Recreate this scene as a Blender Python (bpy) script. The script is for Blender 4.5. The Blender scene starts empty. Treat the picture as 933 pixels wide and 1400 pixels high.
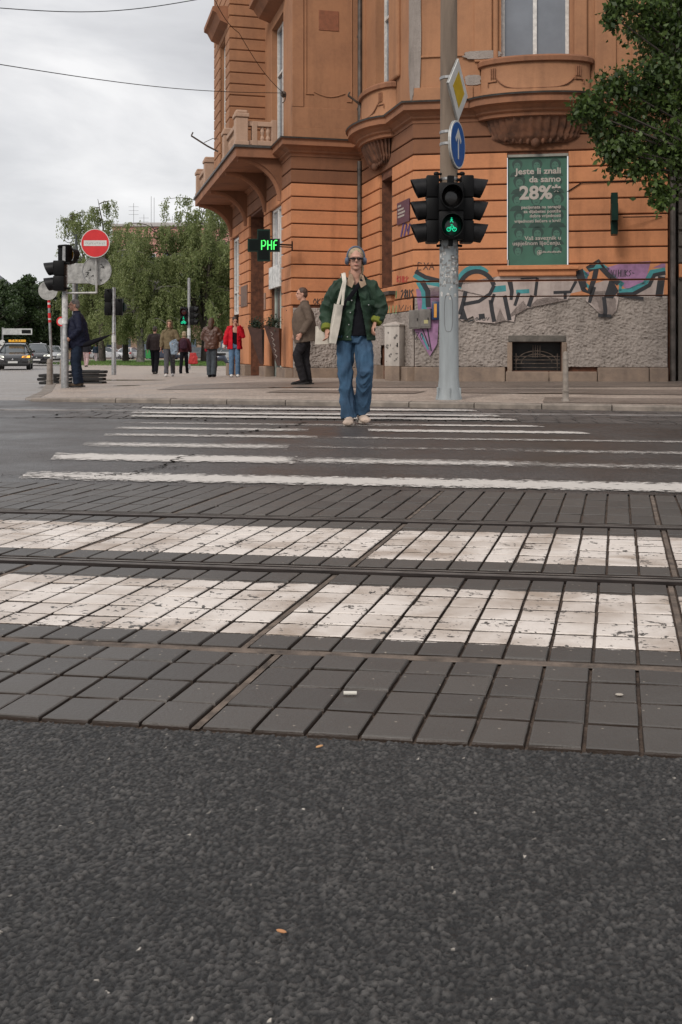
import bpy, bmesh, math, random
import numpy as np
from mathutils import Vector, Matrix, noise, geometry
R = math.radians
random.seed(7)
# ------------------------------------------------------------------ camera, world, sun, exposure
F, HZ, CX, H = 1440.0, 480.0, 466.5, 0.745
scene = bpy.context.scene
C = scene.collection
cam_d = bpy.data.cameras.new('camera'); cam = bpy.data.objects.new('camera', cam_d); C.objects.link(cam)
cam.location = (0, 0, H); cam.rotation_euler = (R(90), 0, 0)
cam_d.sensor_fit = 'VERTICAL'; cam_d.sensor_height = 36; cam_d.sensor_width = 24
cam_d.lens = 36 * F / 1400; cam_d.shift_y = -(700 - HZ) / 1400
cam_d.clip_start = 0.05; cam_d.clip_end = 4000
scene.camera = cam
scene.view_settings.view_transform = 'Standard'; scene.view_settings.look = 'None'
scene.view_settings.exposure = 0.0; scene.view_settings.gamma = 1
SUN_EL, SUN_AZ = 38, -30      # sun high, front-left behind the cloud
w = bpy.data.worlds.new('World'); scene.world = w; w.use_nodes = True
nt = w.node_tree; nt.nodes.clear()
def NN(t, typ, **kw):
    n = t.nodes.new(typ)
    for k, v in kw.items(): setattr(n, k, v)
    return n
sky = NN(nt, 'ShaderNodeTexSky', sky_type='NISHITA', sun_disc=False)
sky.sun_elevation = R(SUN_EL); sky.sun_rotation = R(180 + SUN_AZ)
tc = NN(nt, 'ShaderNodeTexCoord'); mp = NN(nt, 'ShaderNodeMapping'); mp.inputs['Scale'].default_value = (1.6, 1.6, 4.2)
mp.inputs['Location'].default_value = (3.1, 0.4, 0.2)
nz = NN(nt, 'ShaderNodeTexNoise'); nz.inputs['Scale'].default_value = 2.3; nz.inputs['Detail'].default_value = 8; nz.inputs['Roughness'].default_value = .52; nz.inputs['Distortion'].default_value = .35
cr = NN(nt, 'ShaderNodeValToRGB')
cr.color_ramp.elements[0].position = .30; cr.color_ramp.elements[0].color = (.60, .60, .62, 1)
cr.color_ramp.elements[1].position = .68; cr.color_ramp.elements[1].color = (.99, .98, .98, 1)
e = cr.color_ramp.elements.new(.5); e.color = (.76, .76, .775, 1)
mul = NN(nt, 'ShaderNodeVectorMath', operation='SCALE'); mul.inputs['Scale'].default_value = 10.0
mx = NN(nt, 'ShaderNodeMix', data_type='RGBA'); mx.inputs[0].default_value = .94
bg = NN(nt, 'ShaderNodeBackground'); bg.inputs['Strength'].default_value = .1
out = NN(nt, 'ShaderNodeOutputWorld')
L = nt.links.new
# an overcast sky is brighter overhead than at the horizon
sx = NN(nt, 'ShaderNodeSeparateXYZ'); mr = NN(nt, 'ShaderNodeMapRange'); mr.inputs[1].default_value = .25; mr.inputs[2].default_value = 1; mr.inputs[3].default_value = 10.0; mr.inputs[4].default_value = 13.5
L(tc.outputs['Generated'], sx.inputs[0]); L(sx.outputs['Z'], mr.inputs[0]); L(mr.outputs[0], mul.inputs['Scale'])
L(tc.outputs['Generated'], mp.inputs[0]); L(mp.outputs[0], nz.inputs['Vector']); L(nz.outputs['Fac'], cr.inputs[0])
L(cr.outputs[0], mul.inputs[0]); L(sky.outputs[0], mx.inputs[6]); L(mul.outputs[0], mx.inputs[7]); L(mx.outputs[2], bg.inputs['Color']); L(bg.outputs[0], out.inputs[0])
sl = bpy.data.lights.new('sun', 'SUN'); so = bpy.data.objects.new('sun', sl); C.objects.link(so)
sl.energy = 2.0; sl.angle = R(18); sl.color = (1, .93, .85)
so.rotation_euler = (R(90 - SUN_EL), 0, R(SUN_AZ))

# ------------------------------------------------------------------ helpers
def gz(Y):                                   # the street falls gently away beyond the near kerb
    return -0.0075 * min(max(Y - 14, 0), 37)
def G(px, py, z=0.0):                        # point of the place seen at a pixel, at height z
    Y = (H - z) * F / (py - HZ)
    return Vector(((px - CX) * Y / F, Y, z))
def W(px, py, Y): return Vector(((px - CX) * Y / F, Y, H + (HZ - py) * Y / F))
def XL(Y):                                   # left edge of the pavement at depth Y
    if Y < 15.4: return (14.02 - Y) / .305
    pts = [(15.4, -4.53), (15.9, -4.75), (16.5, -4.95), (17.7, -5.2), (19.6, -5.6), (21.8, -6.15), (24.3, -6.8), (150, -6.8 - .25 * 125.7)]
    for (a, xa), (b, xb) in zip(pts, pts[1:]):
        if Y <= b: return xa + (xb - xa) * (Y - a) / (b - a)
    return pts[-1][1]
def sst(a, b, x):
    t = min(max((x - a) / (b - a), 0), 1); return t * t * (3 - 2 * t)
def sz(X, Y):                                # pavement surface
    d = Y - (14.02 - .305 * X)
    return gz(Y) + .08 + .016 * min(max(d, 0), 8) * sst(-5, -1, X)

def material(name, col, rough=.7, var=.12, scale=6, col2=None, bump=0, bscale=40, metal=0, spec=.5, streak=0, detail=6, coat=0, emis=None, estr=1, trans=0, alpha=None):
    m = bpy.data.materials.get(name)
    if m: return m
    m = bpy.data.materials.new(name); m.use_nodes = True; t = m.node_tree; b = t.nodes['Principled BSDF']; l = t.links.new
    b.inputs['Roughness'].default_value = rough; b.inputs['Metallic'].default_value = metal; b.inputs['Specular IOR Level'].default_value = spec
    b.inputs['Coat Weight'].default_value = coat
    tc = NN(t, 'ShaderNodeTexCoord')
    n = NN(t, 'ShaderNodeTexNoise'); n.inputs['Scale'].default_value = scale; n.inputs['Detail'].default_value = detail; n.inputs['Roughness'].default_value = .6
    mp = NN(t, 'ShaderNodeMapping'); mp.inputs['Scale'].default_value = (1, 1, .12 if streak else 1)
    l(tc.outputs['Object'], mp.inputs[0]); l(mp.outputs[0], n.inputs['Vector'])
    r = NN(t, 'ShaderNodeValToRGB'); r.color_ramp.elements[0].position = .3; r.color_ramp.elements[1].position = .7
    c2 = col2 or tuple(c * (1 - var * 2) for c in col)
    c1 = tuple(min(1, c * (1 + var)) for c in col)
    r.color_ramp.elements[0].color = (*c2, 1); r.color_ramp.elements[1].color = (*c1, 1)
    l(n.outputs['Fac'], r.inputs[0]); l(r.outputs[0], b.inputs['Base Color'])
    rr = NN(t, 'ShaderNodeMapRange'); rr.inputs[3].default_value = max(0, rough - .1); rr.inputs[4].default_value = min(1, rough + .1)
    l(n.outputs['Fac'], rr.inputs[0]); l(rr.outputs[0], b.inputs['Roughness'])
    if bump:
        n2 = NN(t, 'ShaderNodeTexNoise'); n2.inputs['Scale'].default_value = bscale; n2.inputs['Detail'].default_value = 5
        l(tc.outputs['Object'], n2.inputs['Vector']); bp = NN(t, 'ShaderNodeBump'); bp.inputs['Strength'].default_value = .7; bp.inputs['Distance'].default_value = bump
        l(n2.outputs['Fac'], bp.inputs['Height']); l(bp.outputs[0], b.inputs['Normal'])
    if emis:
        b.inputs['Emission Color'].default_value = (*emis, 1); b.inputs['Emission Strength'].default_value = estr
    if trans:
        b.inputs['Transmission Weight'].default_value = trans
    m.diffuse_color = (*col, 1)
    return m

class MB:
    def __init__(s): s.v = []; s.f = []; s.smooth = False
    def add(s, verts, faces):
        o = len(s.v); s.v.extend([tuple(p) for p in verts]); s.f.extend([tuple(i + o for i in f) for f in faces]); return s
    def box(s, c, size, rz=0, M=None):
        x, y, z = [k / 2 for k in size]
        M = M or Matrix.Rotation(rz, 3, 'Z'); c = Vector(c)
        vs = [c + M @ Vector((a * x, b * y, d * z)) for a in (-1, 1) for b in (-1, 1) for d in (-1, 1)]
        return s.add(vs, [(0, 1, 3, 2), (4, 6, 7, 5), (0, 4, 5, 1), (2, 3, 7, 6), (0, 2, 6, 4), (1, 5, 7, 3)])
    def rbox(s, c, size, r=.01, rz=0, M=None):       # box with chamfered edges
        bm = bmesh.new(); bmesh.ops.create_cube(bm, size=1)
        for v in bm.verts: v.co = Vector((v.co.x * size[0], v.co.y * size[1], v.co.z * size[2]))
        bmesh.ops.bevel(bm, geom=bm.edges[:], offset=min(r, min(size) * .45), segments=2, affect='EDGES', profile=.5)
        M = M or Matrix.Rotation(rz, 3, 'Z')
        for v in bm.verts: v.co = M @ v.co + Vector(c)
        s.bm(bm); return s
    def bm(s, bm):
        bm.verts.index_update(); s.add([v.co.copy() for v in bm.verts], [[v.index for v in f.verts] for f in bm.faces]); bm.free()
    def prism(s, poly, z0, z1):                      # poly = [(x,y)]
        n = len(poly); vs = [(x, y, z0) for x, y in poly] + [(x, y, z1) for x, y in poly]
        return s.add(vs, [tuple(range(n))[::-1], tuple(range(n, 2 * n))] + [(i, (i + 1) % n, n + (i + 1) % n, n + i) for i in range(n)])
    def extr(s, pts, off):                           # extrude polygon pts (3D) by vector off
        n = len(pts); off = Vector(off); vs = [Vector(p) for p in pts] + [Vector(p) + off for p in pts]
        return s.add(vs, [tuple(range(n)), tuple(range(n, 2 * n))[::-1]] + [(i, n + i, n + (i + 1) % n, (i + 1) % n) for i in range(n)])
    def tube(s, pts, rad, n=10, cap=True, sq=1.0, up=None):
        pts = [Vector(p) for p in pts]
        if not hasattr(rad, '__len__'): rad = [rad] * len(pts)
        rings = []; ref = None
        for i, p in enumerate(pts):
            d = (pts[min(i + 1, len(pts) - 1)] - pts[max(i - 1, 0)]).normalized()
            if ref is None:
                ref = Vector(up) if up else (Vector((0, 0, 1)) if abs(d.z) < .9 else Vector((1, 0, 0)))
            a = d.cross(ref).normalized(); b = a.cross(d).normalized(); ref = b
            r = rad[i]; ra, rb = (r, r * sq) if not isinstance(r, tuple) else r
            rings.append([p + a * math.cos(2 * math.pi * k / n) * ra + b * math.sin(2 * math.pi * k / n) * rb for k in range(n)])
        vs = [q for r in rings for q in r]; fs = []
        for i in range(len(rings) - 1):
            for k in range(n): fs.append((i * n + k, i * n + (k + 1) % n, (i + 1) * n + (k + 1) % n, (i + 1) * n + k))
        if cap: fs += [tuple(range(n))[::-1], tuple(range((len(rings) - 1) * n, len(rings) * n))]
        return s.add(vs, fs)
    def lathe(s, prof, c=(0, 0, 0), n=20, M=None):   # prof = [(r,z)]
        c = Vector(c); vs = []; fs = []
        for r, z in prof:
            for k in range(n):
                p = Vector((r * math.cos(2 * math.pi * k / n), r * math.sin(2 * math.pi * k / n), z)); vs.append(c + (M @ p if M else p))
        m = len(prof)
        for i in range(m - 1):
            for k in range(n): fs.append((i * n + k, i * n + (k + 1) % n, (i + 1) * n + (k + 1) % n, (i + 1) * n + k))
        fs += [tuple(range(n))[::-1], tuple(range((m - 1) * n, m * n))]
        return s.add(vs, fs)
    def ell(s, c, r, n=14, M=None):
        c = Vector(c); vs = []; fs = []; m = max(6, n // 2 + 1)
        for i in range(1, m):
            a = math.pi * i / m
            for k in range(n):
                p = Vector((r[0] * math.sin(a) * math.cos(2 * math.pi * k / n), r[1] * math.sin(a) * math.sin(2 * math.pi * k / n), -r[2] * math.cos(a)))
                vs.append(c + (M @ p if M else p))
        for i in range(m - 2):
            for k in range(n): fs.append((i * n + k, i * n + (k + 1) % n, (i + 1) * n + (k + 1) % n, (i + 1) * n + k))
        b = Vector((0, 0, -r[2])); t_ = Vector((0, 0, r[2])); vs += [c + (M @ b if M else b), c + (M @ t_ if M else t_)]
        B, T = len(vs) - 2, len(vs) - 1
        for k in range(n): fs += [(B, (k + 1) % n, k), (T, (m - 2) * n + k, (m - 2) * n + (k + 1) % n)]
        return s.add(vs, fs)
    def grid(s, rows):                               # rows of equal length
        m = len(rows[0]); vs = [p for r in rows for p in r]
        return s.add(vs, [(i * m + j, i * m + j + 1, (i + 1) * m + j + 1, (i + 1) * m + j) for i in range(len(rows) - 1) for j in range(m - 1)])
    def build(s, name, mat, parent=None, smooth=None, loc=None, fixn=True):
        me = bpy.data.meshes.new(name); me.from_pydata(s.v, [], s.f)
        if fixn:
            bm = bmesh.new(); bm.from_mesh(me); bmesh.ops.recalc_face_normals(bm, faces=bm.faces[:]); bm.to_mesh(me); bm.free()
        if smooth is not None:
            me.polygons.foreach_set('use_smooth', [True] * len(me.polygons)); me.set_sharp_from_angle(angle=R(smooth))
        me.materials.append(mat); o = bpy.data.objects.new(name, me); C.objects.link(o)
        if parent: o.parent = parent
        if loc is not None: o.location = loc
        return o
def tag(o, label=None, cat=None, group=None, kind=None):
    if label: o['label'] = label
    if cat: o['category'] = cat
    if group: o['group'] = group
    if kind: o['kind'] = kind
    return o
def thing(name, label, cat, loc=(0, 0, 0), rz=0, group=None):
    o = bpy.data.objects.new(name, None); C.objects.link(o); o.location = loc; o.rotation_euler = (0, 0, rz); o.empty_display_size = .1
    return tag(o, label, cat, group)
KIDS = {}
def copy_tree(o, parent=None):
    kids = [c for c in bpy.data.objects if c.parent == o]
    c = o.copy(); C.objects.link(c); c.parent = parent
    for ch in kids: copy_tree(ch, c)
    return c
def structure(name, mb, mat, smooth=None, fixn=True):
    o = mb.build(name, mat, smooth=smooth, fixn=fixn); o['kind'] = 'structure'; return o
def text_mesh(txt, size, font_bold=False, align='CENTER', ext=.001, space=1.0, offset=0.0):
    cu = bpy.data.curves.new('t', 'FONT'); cu.body = txt; cu.size = size; cu.align_x = align; cu.align_y = 'CENTER'; cu.extrude = ext; cu.space_character = space; cu.offset = offset
    cu.resolution_u = 3
    o = bpy.data.objects.new('t', cu); C.objects.link(o); bpy.context.view_layer.update()
    me = bpy.data.meshes.new_from_object(o.evaluated_get(bpy.context.evaluated_depsgraph_get()))
    vs = [v.co.copy() for v in me.vertices]; fs = [list(p.vertices) for p in me.polygons]
    bpy.data.objects.remove(o); bpy.data.curves.remove(cu); bpy.data.meshes.remove(me)
    return vs, fs

# ------------------------------------------------------------------ ground materials
def asphalt_mat(name, base, rough, bumpd, sc, patch=None):
    m = bpy.data.materials.new(name); m.use_nodes = True; t = m.node_tree; b = t.nodes['Principled BSDF']; l = t.links.new
    tc = NN(t, 'ShaderNodeTexCoord')
    v = NN(t, 'ShaderNodeTexVoronoi'); v.inputs['Scale'].default_value = sc
    n = NN(t, 'ShaderNodeTexNoise'); n.inputs['Scale'].default_value = .9; n.inputs['Detail'].default_value = 7; n.inputs['Roughness'].default_value = .65
    n3 = NN(t, 'ShaderNodeTexNoise'); n3.inputs['Scale'].default_value = sc * .8; n3.inputs['Detail'].default_value = 4
    for x in (v, n, n3): l(tc.outputs['Object'], x.inputs['Vector'])
    r = NN(t, 'ShaderNodeValToRGB'); r.color_ramp.elements[0].position = .3; r.color_ramp.elements[1].position = .75
    r.color_ramp.elements[0].color = (*[c * .72 for c in base], 1); r.color_ramp.elements[1].color = (*[c * 1.25 for c in base], 1)
    l(n.outputs['Fac'], r.inputs[0])
    hs = NN(t, 'ShaderNodeMix', data_type='RGBA', blend_type='MULTIPLY'); hs.inputs[0].default_value = 1
    vr = NN(t, 'ShaderNodeMapRange'); vr.inputs[1].default_value = .0; vr.inputs[2].default_value = 1; vr.inputs[3].default_value = .55; vr.inputs[4].default_value = 1.6
    sp = NN(t, 'ShaderNodeSeparateColor'); l(v.outputs['Color'], sp.inputs[0]); l(sp.outputs[0], vr.inputs[0])
    l(r.outputs[0], hs.inputs[6]); l(vr.outputs[0], hs.inputs[7]); l(hs.outputs[2], b.inputs['Base Color'])
    rr = NN(t, 'ShaderNodeMapRange'); rr.inputs[1].default_value = .35; rr.inputs[2].default_value = .65; rr.inputs[3].default_value = rough - .16; rr.inputs[4].default_value = rough + .12
    l(n.outputs['Fac'], rr.inputs[0]); l(rr.outputs[0], b.inputs['Roughness'])
    bp = NN(t, 'ShaderNodeBump'); bp.inputs['Distance'].default_value = bumpd; bp.inputs['Strength'].default_value = .8
    ad = NN(t, 'ShaderNodeMath', operation='SUBTRACT'); l(n3.outputs['Fac'], ad.inputs[0]); l(v.outputs['Distance'], ad.inputs[1]); l(ad.outputs[0], bp.inputs['Height']); l(bp.outputs[0], b.inputs['Normal'])
    return m
M_far = asphalt_mat('asphalt far', (.047, .041, .038), .46, .004, 90)
M_side = asphalt_mat('pavement asphalt', (.30, .245, .205), .60, .003, 60)
M_road2 = asphalt_mat('worn light asphalt', (.215, .195, .18), .50, .003, 60)
M_stone = material('kerb granite', (.22, .185, .155), .7, .25, 5, bump=.004, bscale=60)
M_dirt = material('joint dirt', (.085, .058, .042), .9, .35, 22, bump=.006, bscale=120)
M_steel = material('rail steel', (.10, .088, .082), .55, .25, 9, metal=.0, bump=.001, bscale=60, spec=.2)
M_rust = material('groove rust', (.009, .007, .006), .95, .3, 12, spec=.05)

# base ground to the horizon (drops with the street)
mb = MB()
ys = [-200, 14, 51, 300, 3000]; xs = [-2500, -60, 60, 2500]
mb.grid([[(x, y, gz(y) - .03) for x in xs] for y in ys]); structure('ground', mb, M_road2)
# street beyond the near track: asphalt with light wear
def rowgrid(Ys, xl, xr, nx, zf):
    mb = MB(); mb.grid([[(lambda X: (X, Y, zf(X, Y)))(xl(Y) + (xr(Y) - xl(Y)) * i / nx) for i in range(nx + 1)] for Y in Ys]); return mb
T = .154                                        # the tracks run a little towards the camera on the right
V0, V1, V2 = 2.009, 5.62, 11.1                   # near slab edge, far slab edge, start of gutter setts (v = Y + T X)
mb = MB(); mb.add([(-30, V1 + 30 * T, .010), (30, V1 - 30 * T, .010), (30, 14.02 - .305 * 30 + .3, .010), (-4.53, 15.4 + .3, .010), (-30, 15.9, .010)], [(0, 1, 2, 3, 4)])
structure('road', mb, M_far)
mb = rowgrid([14 + 3 * i for i in range(13)] + [51, 80, 120, 200], lambda Y: -45, lambda Y: XL(Y) + .05, 6, lambda X, Y: gz(Y) - .004)
structure('side_road', mb, M_road2)

# --- near asphalt: real aggregate relief
def near_asphalt():
    x0, x1, y0, y1, st = -1.45, 1.45, .70, 2.50, .0031
    nx, ny = int((x1 - x0) / st), int((y1 - y0) / st)
    X, Yv = np.meshgrid(np.linspace(x0, x1, nx), np.linspace(y0, y1, ny))
    rng = np.random.default_rng(3); h = np.zeros_like(X); tone = np.zeros_like(X)
    for cell, amp in ((.0105, .0040), (.0058, .0018)):
        gx = int((x1 - x0) / cell) + 4; gy = int((y1 - y0) / cell) + 4
        jx, jy, hh, cc = rng.random((gy, gx)), rng.random((gy, gx)), rng.random((gy, gx)), rng.random((gy, gx))
        ci = ((X - x0) / cell + 1).astype(int); ri = ((Yv - y0) / cell + 1).astype(int)
        best = np.full(X.shape, 9.); bh = np.zeros_like(X); bc = np.zeros_like(X); sec = np.full(X.shape, 9.)
        for dy in (-1, 0, 1):
            for dx in (-1, 0, 1):
                c = np.clip(ci + dx, 0, gx - 1); r = np.clip(ri + dy, 0, gy - 1)
                d = np.hypot((X - x0) / cell + 1 - (c + jx[r, c]), (Yv - y0) / cell + 1 - (r + jy[r, c]))
                up = d < best; sec = np.where(up, best, np.minimum(sec, d)); bh = np.where(up, hh[r, c], bh); bc = np.where(up, cc[r, c], bc); best = np.where(up, d, best)
        dome = np.clip((sec - best) * 5.0, 0, 1) * (.8 + .2 * np.sin(bc * 40 + X * 300))
        h += amp * dome * (.45 + .55 * bh); tone = tone + (bc if cell > .01 else bc * .45)
        if cell < .01: fleck = np.where(bh > .9982, 1.0, 0.0)
    f = np.clip(np.minimum.reduce([(X - x0), (x1 - X)]) / .1, 0, 1)
    z = .003 + h * f * 1.35
    v = Yv + T * X
    z = np.where(v > V0 - .004, -.02, z)
    co = np.stack([X, Yv, z], -1).reshape(-1, 3)
    idx = np.arange(nx * ny).reshape(ny, nx); q = np.stack([idx[:-1, :-1], idx[:-1, 1:], idx[1:, 1:], idx[1:, :-1]], -1).reshape(-1, 4)
    keep = (v.reshape(-1)[q] < V0 + .03).all(1); q = q[keep]
    me = bpy.data.meshes.new('asphalt'); me.vertices.add(len(co)); me.vertices.foreach_set('co', co.ravel().astype(np.float32))
    me.loops.add(len(q) * 4); me.loops.foreach_set('vertex_index', q.ravel().astype(np.int32))
    me.polygons.add(len(q)); me.polygons.foreach_set('loop_start', (np.arange(len(q)) * 4).astype(np.int32)); me.polygons.foreach_set('loop_total', np.full(len(q), 4, np.int32))
    me.update(); me.polygons.foreach_set('use_smooth', np.ones(len(q), bool))
    a = me.attributes.new('tone', 'FLOAT', 'POINT'); a.data.foreach_set('value', np.where(fleck > .5, 1.2, tone / 1.45 * .97).ravel().astype(np.float32))
    a = me.attributes.new('dome', 'FLOAT', 'POINT'); a.data.foreach_set('value', (h / .006).ravel().astype(np.float32))
    m = bpy.data.materials.new('coarse asphalt'); m.use_nodes = True; t = m.node_tree; b = t.nodes['Principled BSDF']; l = t.links.new
    at = NN(t, 'ShaderNodeAttribute', attribute_name='tone'); ad = NN(t, 'ShaderNodeAttribute', attribute_name='dome')
    r = NN(t, 'ShaderNodeValToRGB'); els = r.color_ramp.elements
    els[0].position = 0; els[0].color = (.030, .0285, .027, 1); els[1].position = .80; els[1].color = (.076, .070, .065, 1)
    for p, c in ((.965, (.080, .075, .070, 1)), (.985, (.42, .38, .33, 1))): e = els.new(p); e.color = c
    l(at.outputs['Fac'], r.inputs[0])
    mx = NN(t, 'ShaderNodeMix', data_type='RGBA'); mx.inputs[6].default_value = (.006, .0056, .0053, 1)
    mr = NN(t, 'ShaderNodeMapRange'); mr.inputs[1].default_value = .30; mr.inputs[2].default_value = .72; l(ad.outputs['Fac'], mr.inputs[0]); l(mr.outputs[0], mx.inputs[0]); l(r.outputs[0], mx.inputs[7])
    tc = NN(t, 'ShaderNodeTexCoord'); n = NN(t, 'ShaderNodeTexNoise'); n.inputs['Scale'].default_value = 1.6; n.inputs['Detail'].default_value = 5; l(tc.outputs['Object'], n.inputs['Vector'])
    mr2 = NN(t, 'ShaderNodeMapRange'); mr2.inputs[1].default_value = .3; mr2.inputs[2].default_value = .7; mr2.inputs[3].default_value = .75; mr2.inputs[4].default_value = 1.25; l(n.outputs['Fac'], mr2.inputs[0])
    mm = NN(t, 'ShaderNodeMix', data_type='RGBA', blend_type='MULTIPLY'); mm.inputs[0].default_value = 1; l(mx.outputs[2], mm.inputs[6]); l(mr2.outputs[0], mm.inputs[7]); l(mm.outputs[2], b.inputs['Base Color'])
    n2 = NN(t, 'ShaderNodeTexNoise'); n2.inputs['Scale'].default_value = 420; n2.inputs['Detail'].default_value = 3; l(tc.outputs['Object'], n2.inputs['Vector'])
    bp = NN(t, 'ShaderNodeBump'); bp.inputs['Distance'].default_value = .0012; l(n2.outputs['Fac'], bp.inputs['Height']); l(bp.outputs[0], b.inputs['Normal'])
    b.inputs['Roughness'].default_value = .50
    me.materials.append(m); o = bpy.data.objects.new('asphalt', me); C.objects.link(o); o['kind'] = 'structure'
    return m
M_near = near_asphalt()
mb = MB()      # the same lane outside the part seen close up
for a in (-1, 1): mb.add([(a * 1.40, -6, .006), (a * 30, -6, .006), (a * 30, V0 - T * a * 30, .006), (a * 1.40, V0 - T * a * 1.40, .006)], [(0, 1, 2, 3)])
mb.add([(-1.40, -6, .006), (1.40, -6, .006), (1.40, .72, .006), (-1.40, .72, .006)], [(0, 1, 2, 3)])
structure('lane', mb, asphalt_mat('lane asphalt', (.042, .039, .037), .55, .004, 90))

# --- tram track: slabs with joints, filler, rails
JT = .263
def CV(c, v, z=0):
    X = (c + JT * v) / (1 + JT * T) if False else (c + JT * v) / (1 + JT * T)
    return Vector((X, v - T * X, z))
def slabs():
    rng = random.Random(5)
    mb = MB(); mort = slabs.mort
    def slab(c0, c1, v0, v1, top=.012, g=.005):
        top += rng.uniform(-.0015, .0015); tl = rng.uniform(-.0012, .0012)
        w_ = c1 - c0
        rings = []
        for ins, z in ((0, -.012), (0, top - .006), (.0010, top - .0016), (.0034, top)):
            a = g + ins; av = g * 1.5 + ins
            rings.append([CV(c0 + a, v0 + av, z + tl), CV(c1 - a, v0 + av, z), CV(c1 - a, v1 - av, z), CV(c0 + a, v1 - av, z + tl)])
        vs = [p + Vector((rng.uniform(-.001, .001), rng.uniform(-.001, .001), 0)) for r in rings for p in r]
        fs = [(12, 13, 14, 15)]
        for i in range(3):
            for k in range(4): fs.append((i * 4 + k, i * 4 + (k + 1) % 4, i * 4 + 4 + (k + 1) % 4, i * 4 + 4 + k))
        mb.add(vs, fs)
    W_ = .1033 * (1 + JT * T) * 1.0
    zones = [([2.012, 2.151, 2.292, 2.424, 2.535], -.836, .0038), ([2.575, 2.700, 2.818, 2.945, 3.072, 3.198, 3.325, 3.466], -.940, .0038),
             ([3.600, 3.745, 3.885, 4.015, 4.145, 4.275, 4.400, 4.530], -.918, .0040), ([4.663, 4.90, 5.14, 5.38, 5.62], -.933, .0044)]
    WJ = .020
    for vs_, wide0, g in zones:
        col = []; per = W_ * 10 + WJ; x = wide0 + (int((-7 - wide0) / per) - 1) * per
        while x < 7.5:
            mort.add([CV(x + .002, vs_[0], .0075), CV(x + WJ - .002, vs_[0], .0075), CV(x + WJ - .002, vs_[-1], .0075), CV(x + .002, vs_[-1], .0075)], [(0, 1, 2, 3)]); x += WJ
            for i in range(10): col.append((x, x + W_)); x += W_
        lo, hi = vs_[0], vs_[-1]
        for c0, c1 in col:
            for a, b in zip(vs_, vs_[1:]):
                slab(c0, c1, a + rng.uniform(-.0015, .0015), b, g=g)
    return mb
def slab_mat():
    m = bpy.data.materials.new('tram slabs'); m.use_nodes = True; t = m.node_tree; b = t.nodes['Principled BSDF']; l = t.links.new
    tc = NN(t, 'ShaderNodeTexCoord'); geo = NN(t, 'ShaderNodeNewGeometry'); sp = NN(t, 'ShaderNodeSeparateXYZ'); l(geo.outputs['Position'], sp.inputs[0])
    def M(op, a, b_=None, c=None):
        n = NN(t, 'ShaderNodeMath', operation=op)
        for i, x in enumerate((a, b_, c)):
            if x is None: continue
            if isinstance(x, (int, float)): n.inputs[i].default_value = x
            else: l(x, n.inputs[i])
        return n.outputs[0]
    def noise_(s, d=5, rg=.6, dist=0):
        n = NN(t, 'ShaderNodeTexNoise'); n.inputs['Scale'].default_value = s; n.inputs['Detail'].default_value = d; n.inputs['Roughness'].default_value = rg; n.inputs['Distortion'].default_value = dist; l(tc.outputs['Object'], n.inputs['Vector']); return n.outputs['Fac']
    v = M('MULTIPLY_ADD', sp.outputs['X'], T, sp.outputs['Y'])
    wob = M('MULTIPLY', M('SUBTRACT', noise_(22, 6), .5), .05)
    v = M('ADD', v, wob)
    def band(a, b_): return M('MULTIPLY', M('GREATER_THAN', v, a), M('LESS_THAN', v, b_))
    mask = M('MAXIMUM', band(2.69, 3.30), band(3.745, 4.345))
    # wear: flakes where noise is high, plus patches
    wr = M('GREATER_THAN', M('ADD', M('MULTIPLY', noise_(9, 8, .75, .6), .6), M('MULTIPLY', noise_(60, 4), .4)), .425)
    rnd = geo.outputs['Random Per Island']
    mask = M('MULTIPLY', mask, wr)
    mask = M('MULTIPLY', mask, M('GREATER_THAN', sp.outputs['Z'], .0028))
    stone = NN(t, 'ShaderNodeValToRGB'); stone.color_ramp.elements[0].color = (.043, .039, .036, 1); stone.color_ramp.elements[1].color = (.082, .073, .065, 1)
    l(M('MULTIPLY_ADD', rnd, .5, M('MULTIPLY', noise_(5, 8, .7), .6)), stone.inputs[0])
    sk = NN(t, 'ShaderNodeTexVoronoi'); sk.inputs['Scale'].default_value = 55; l(tc.outputs['Object'], sk.inputs['Vector'])
    skc = NN(t, 'ShaderNodeSeparateColor'); l(sk.outputs['Color'], skc.inputs[0])
    spk = M('MULTIPLY', M('LESS_THAN', sk.outputs['Distance'], .16), M('GREATER_THAN', skc.outputs[0], .88))
    s2 = NN(t, 'ShaderNodeMix', data_type='RGBA'); l(M('MULTIPLY', spk, .55), s2.inputs[0]); l(stone.outputs[0], s2.inputs[6]); s2.inputs[7].default_value = (.36, .31, .25, 1)
    paint = NN(t, 'ShaderNodeValToRGB'); paint.color_ramp.elements[0].position = .35; paint.color_ramp.elements[0].color = (.33, .265, .215, 1); paint.color_ramp.elements[1].position = .60; paint.color_ramp.elements[1].color = (.64, .58, .53, 1)
    l(M('MULTIPLY_ADD', rnd, .12, M('MULTIPLY', noise_(3.2, 8, .6, .4), .92)), paint.inputs[0])
    f = NN(t, 'ShaderNodeMix', data_type='RGBA'); l(mask, f.inputs[0]); l(s2.outputs[2], f.inputs[6]); l(paint.outputs[0], f.inputs[7])
    dj = NN(t, 'ShaderNodeMix', data_type='RGBA'); l(M('LESS_THAN', sp.outputs['Z'], M('MULTIPLY_ADD', noise_(60), .004, .0076)), dj.inputs[0]); l(f.outputs[2], dj.inputs[6]); dj.inputs[7].default_value = (.036, .025, .019, 1); l(dj.outputs[2], b.inputs['Base Color'])
    l(M('MULTIPLY_ADD', noise_(5), .3, .34), b.inputs['Roughness'])
    bp = NN(t, 'ShaderNodeBump'); bp.inputs['Distance'].default_value = .0035; bp.inputs['Strength'].default_value = .8
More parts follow.
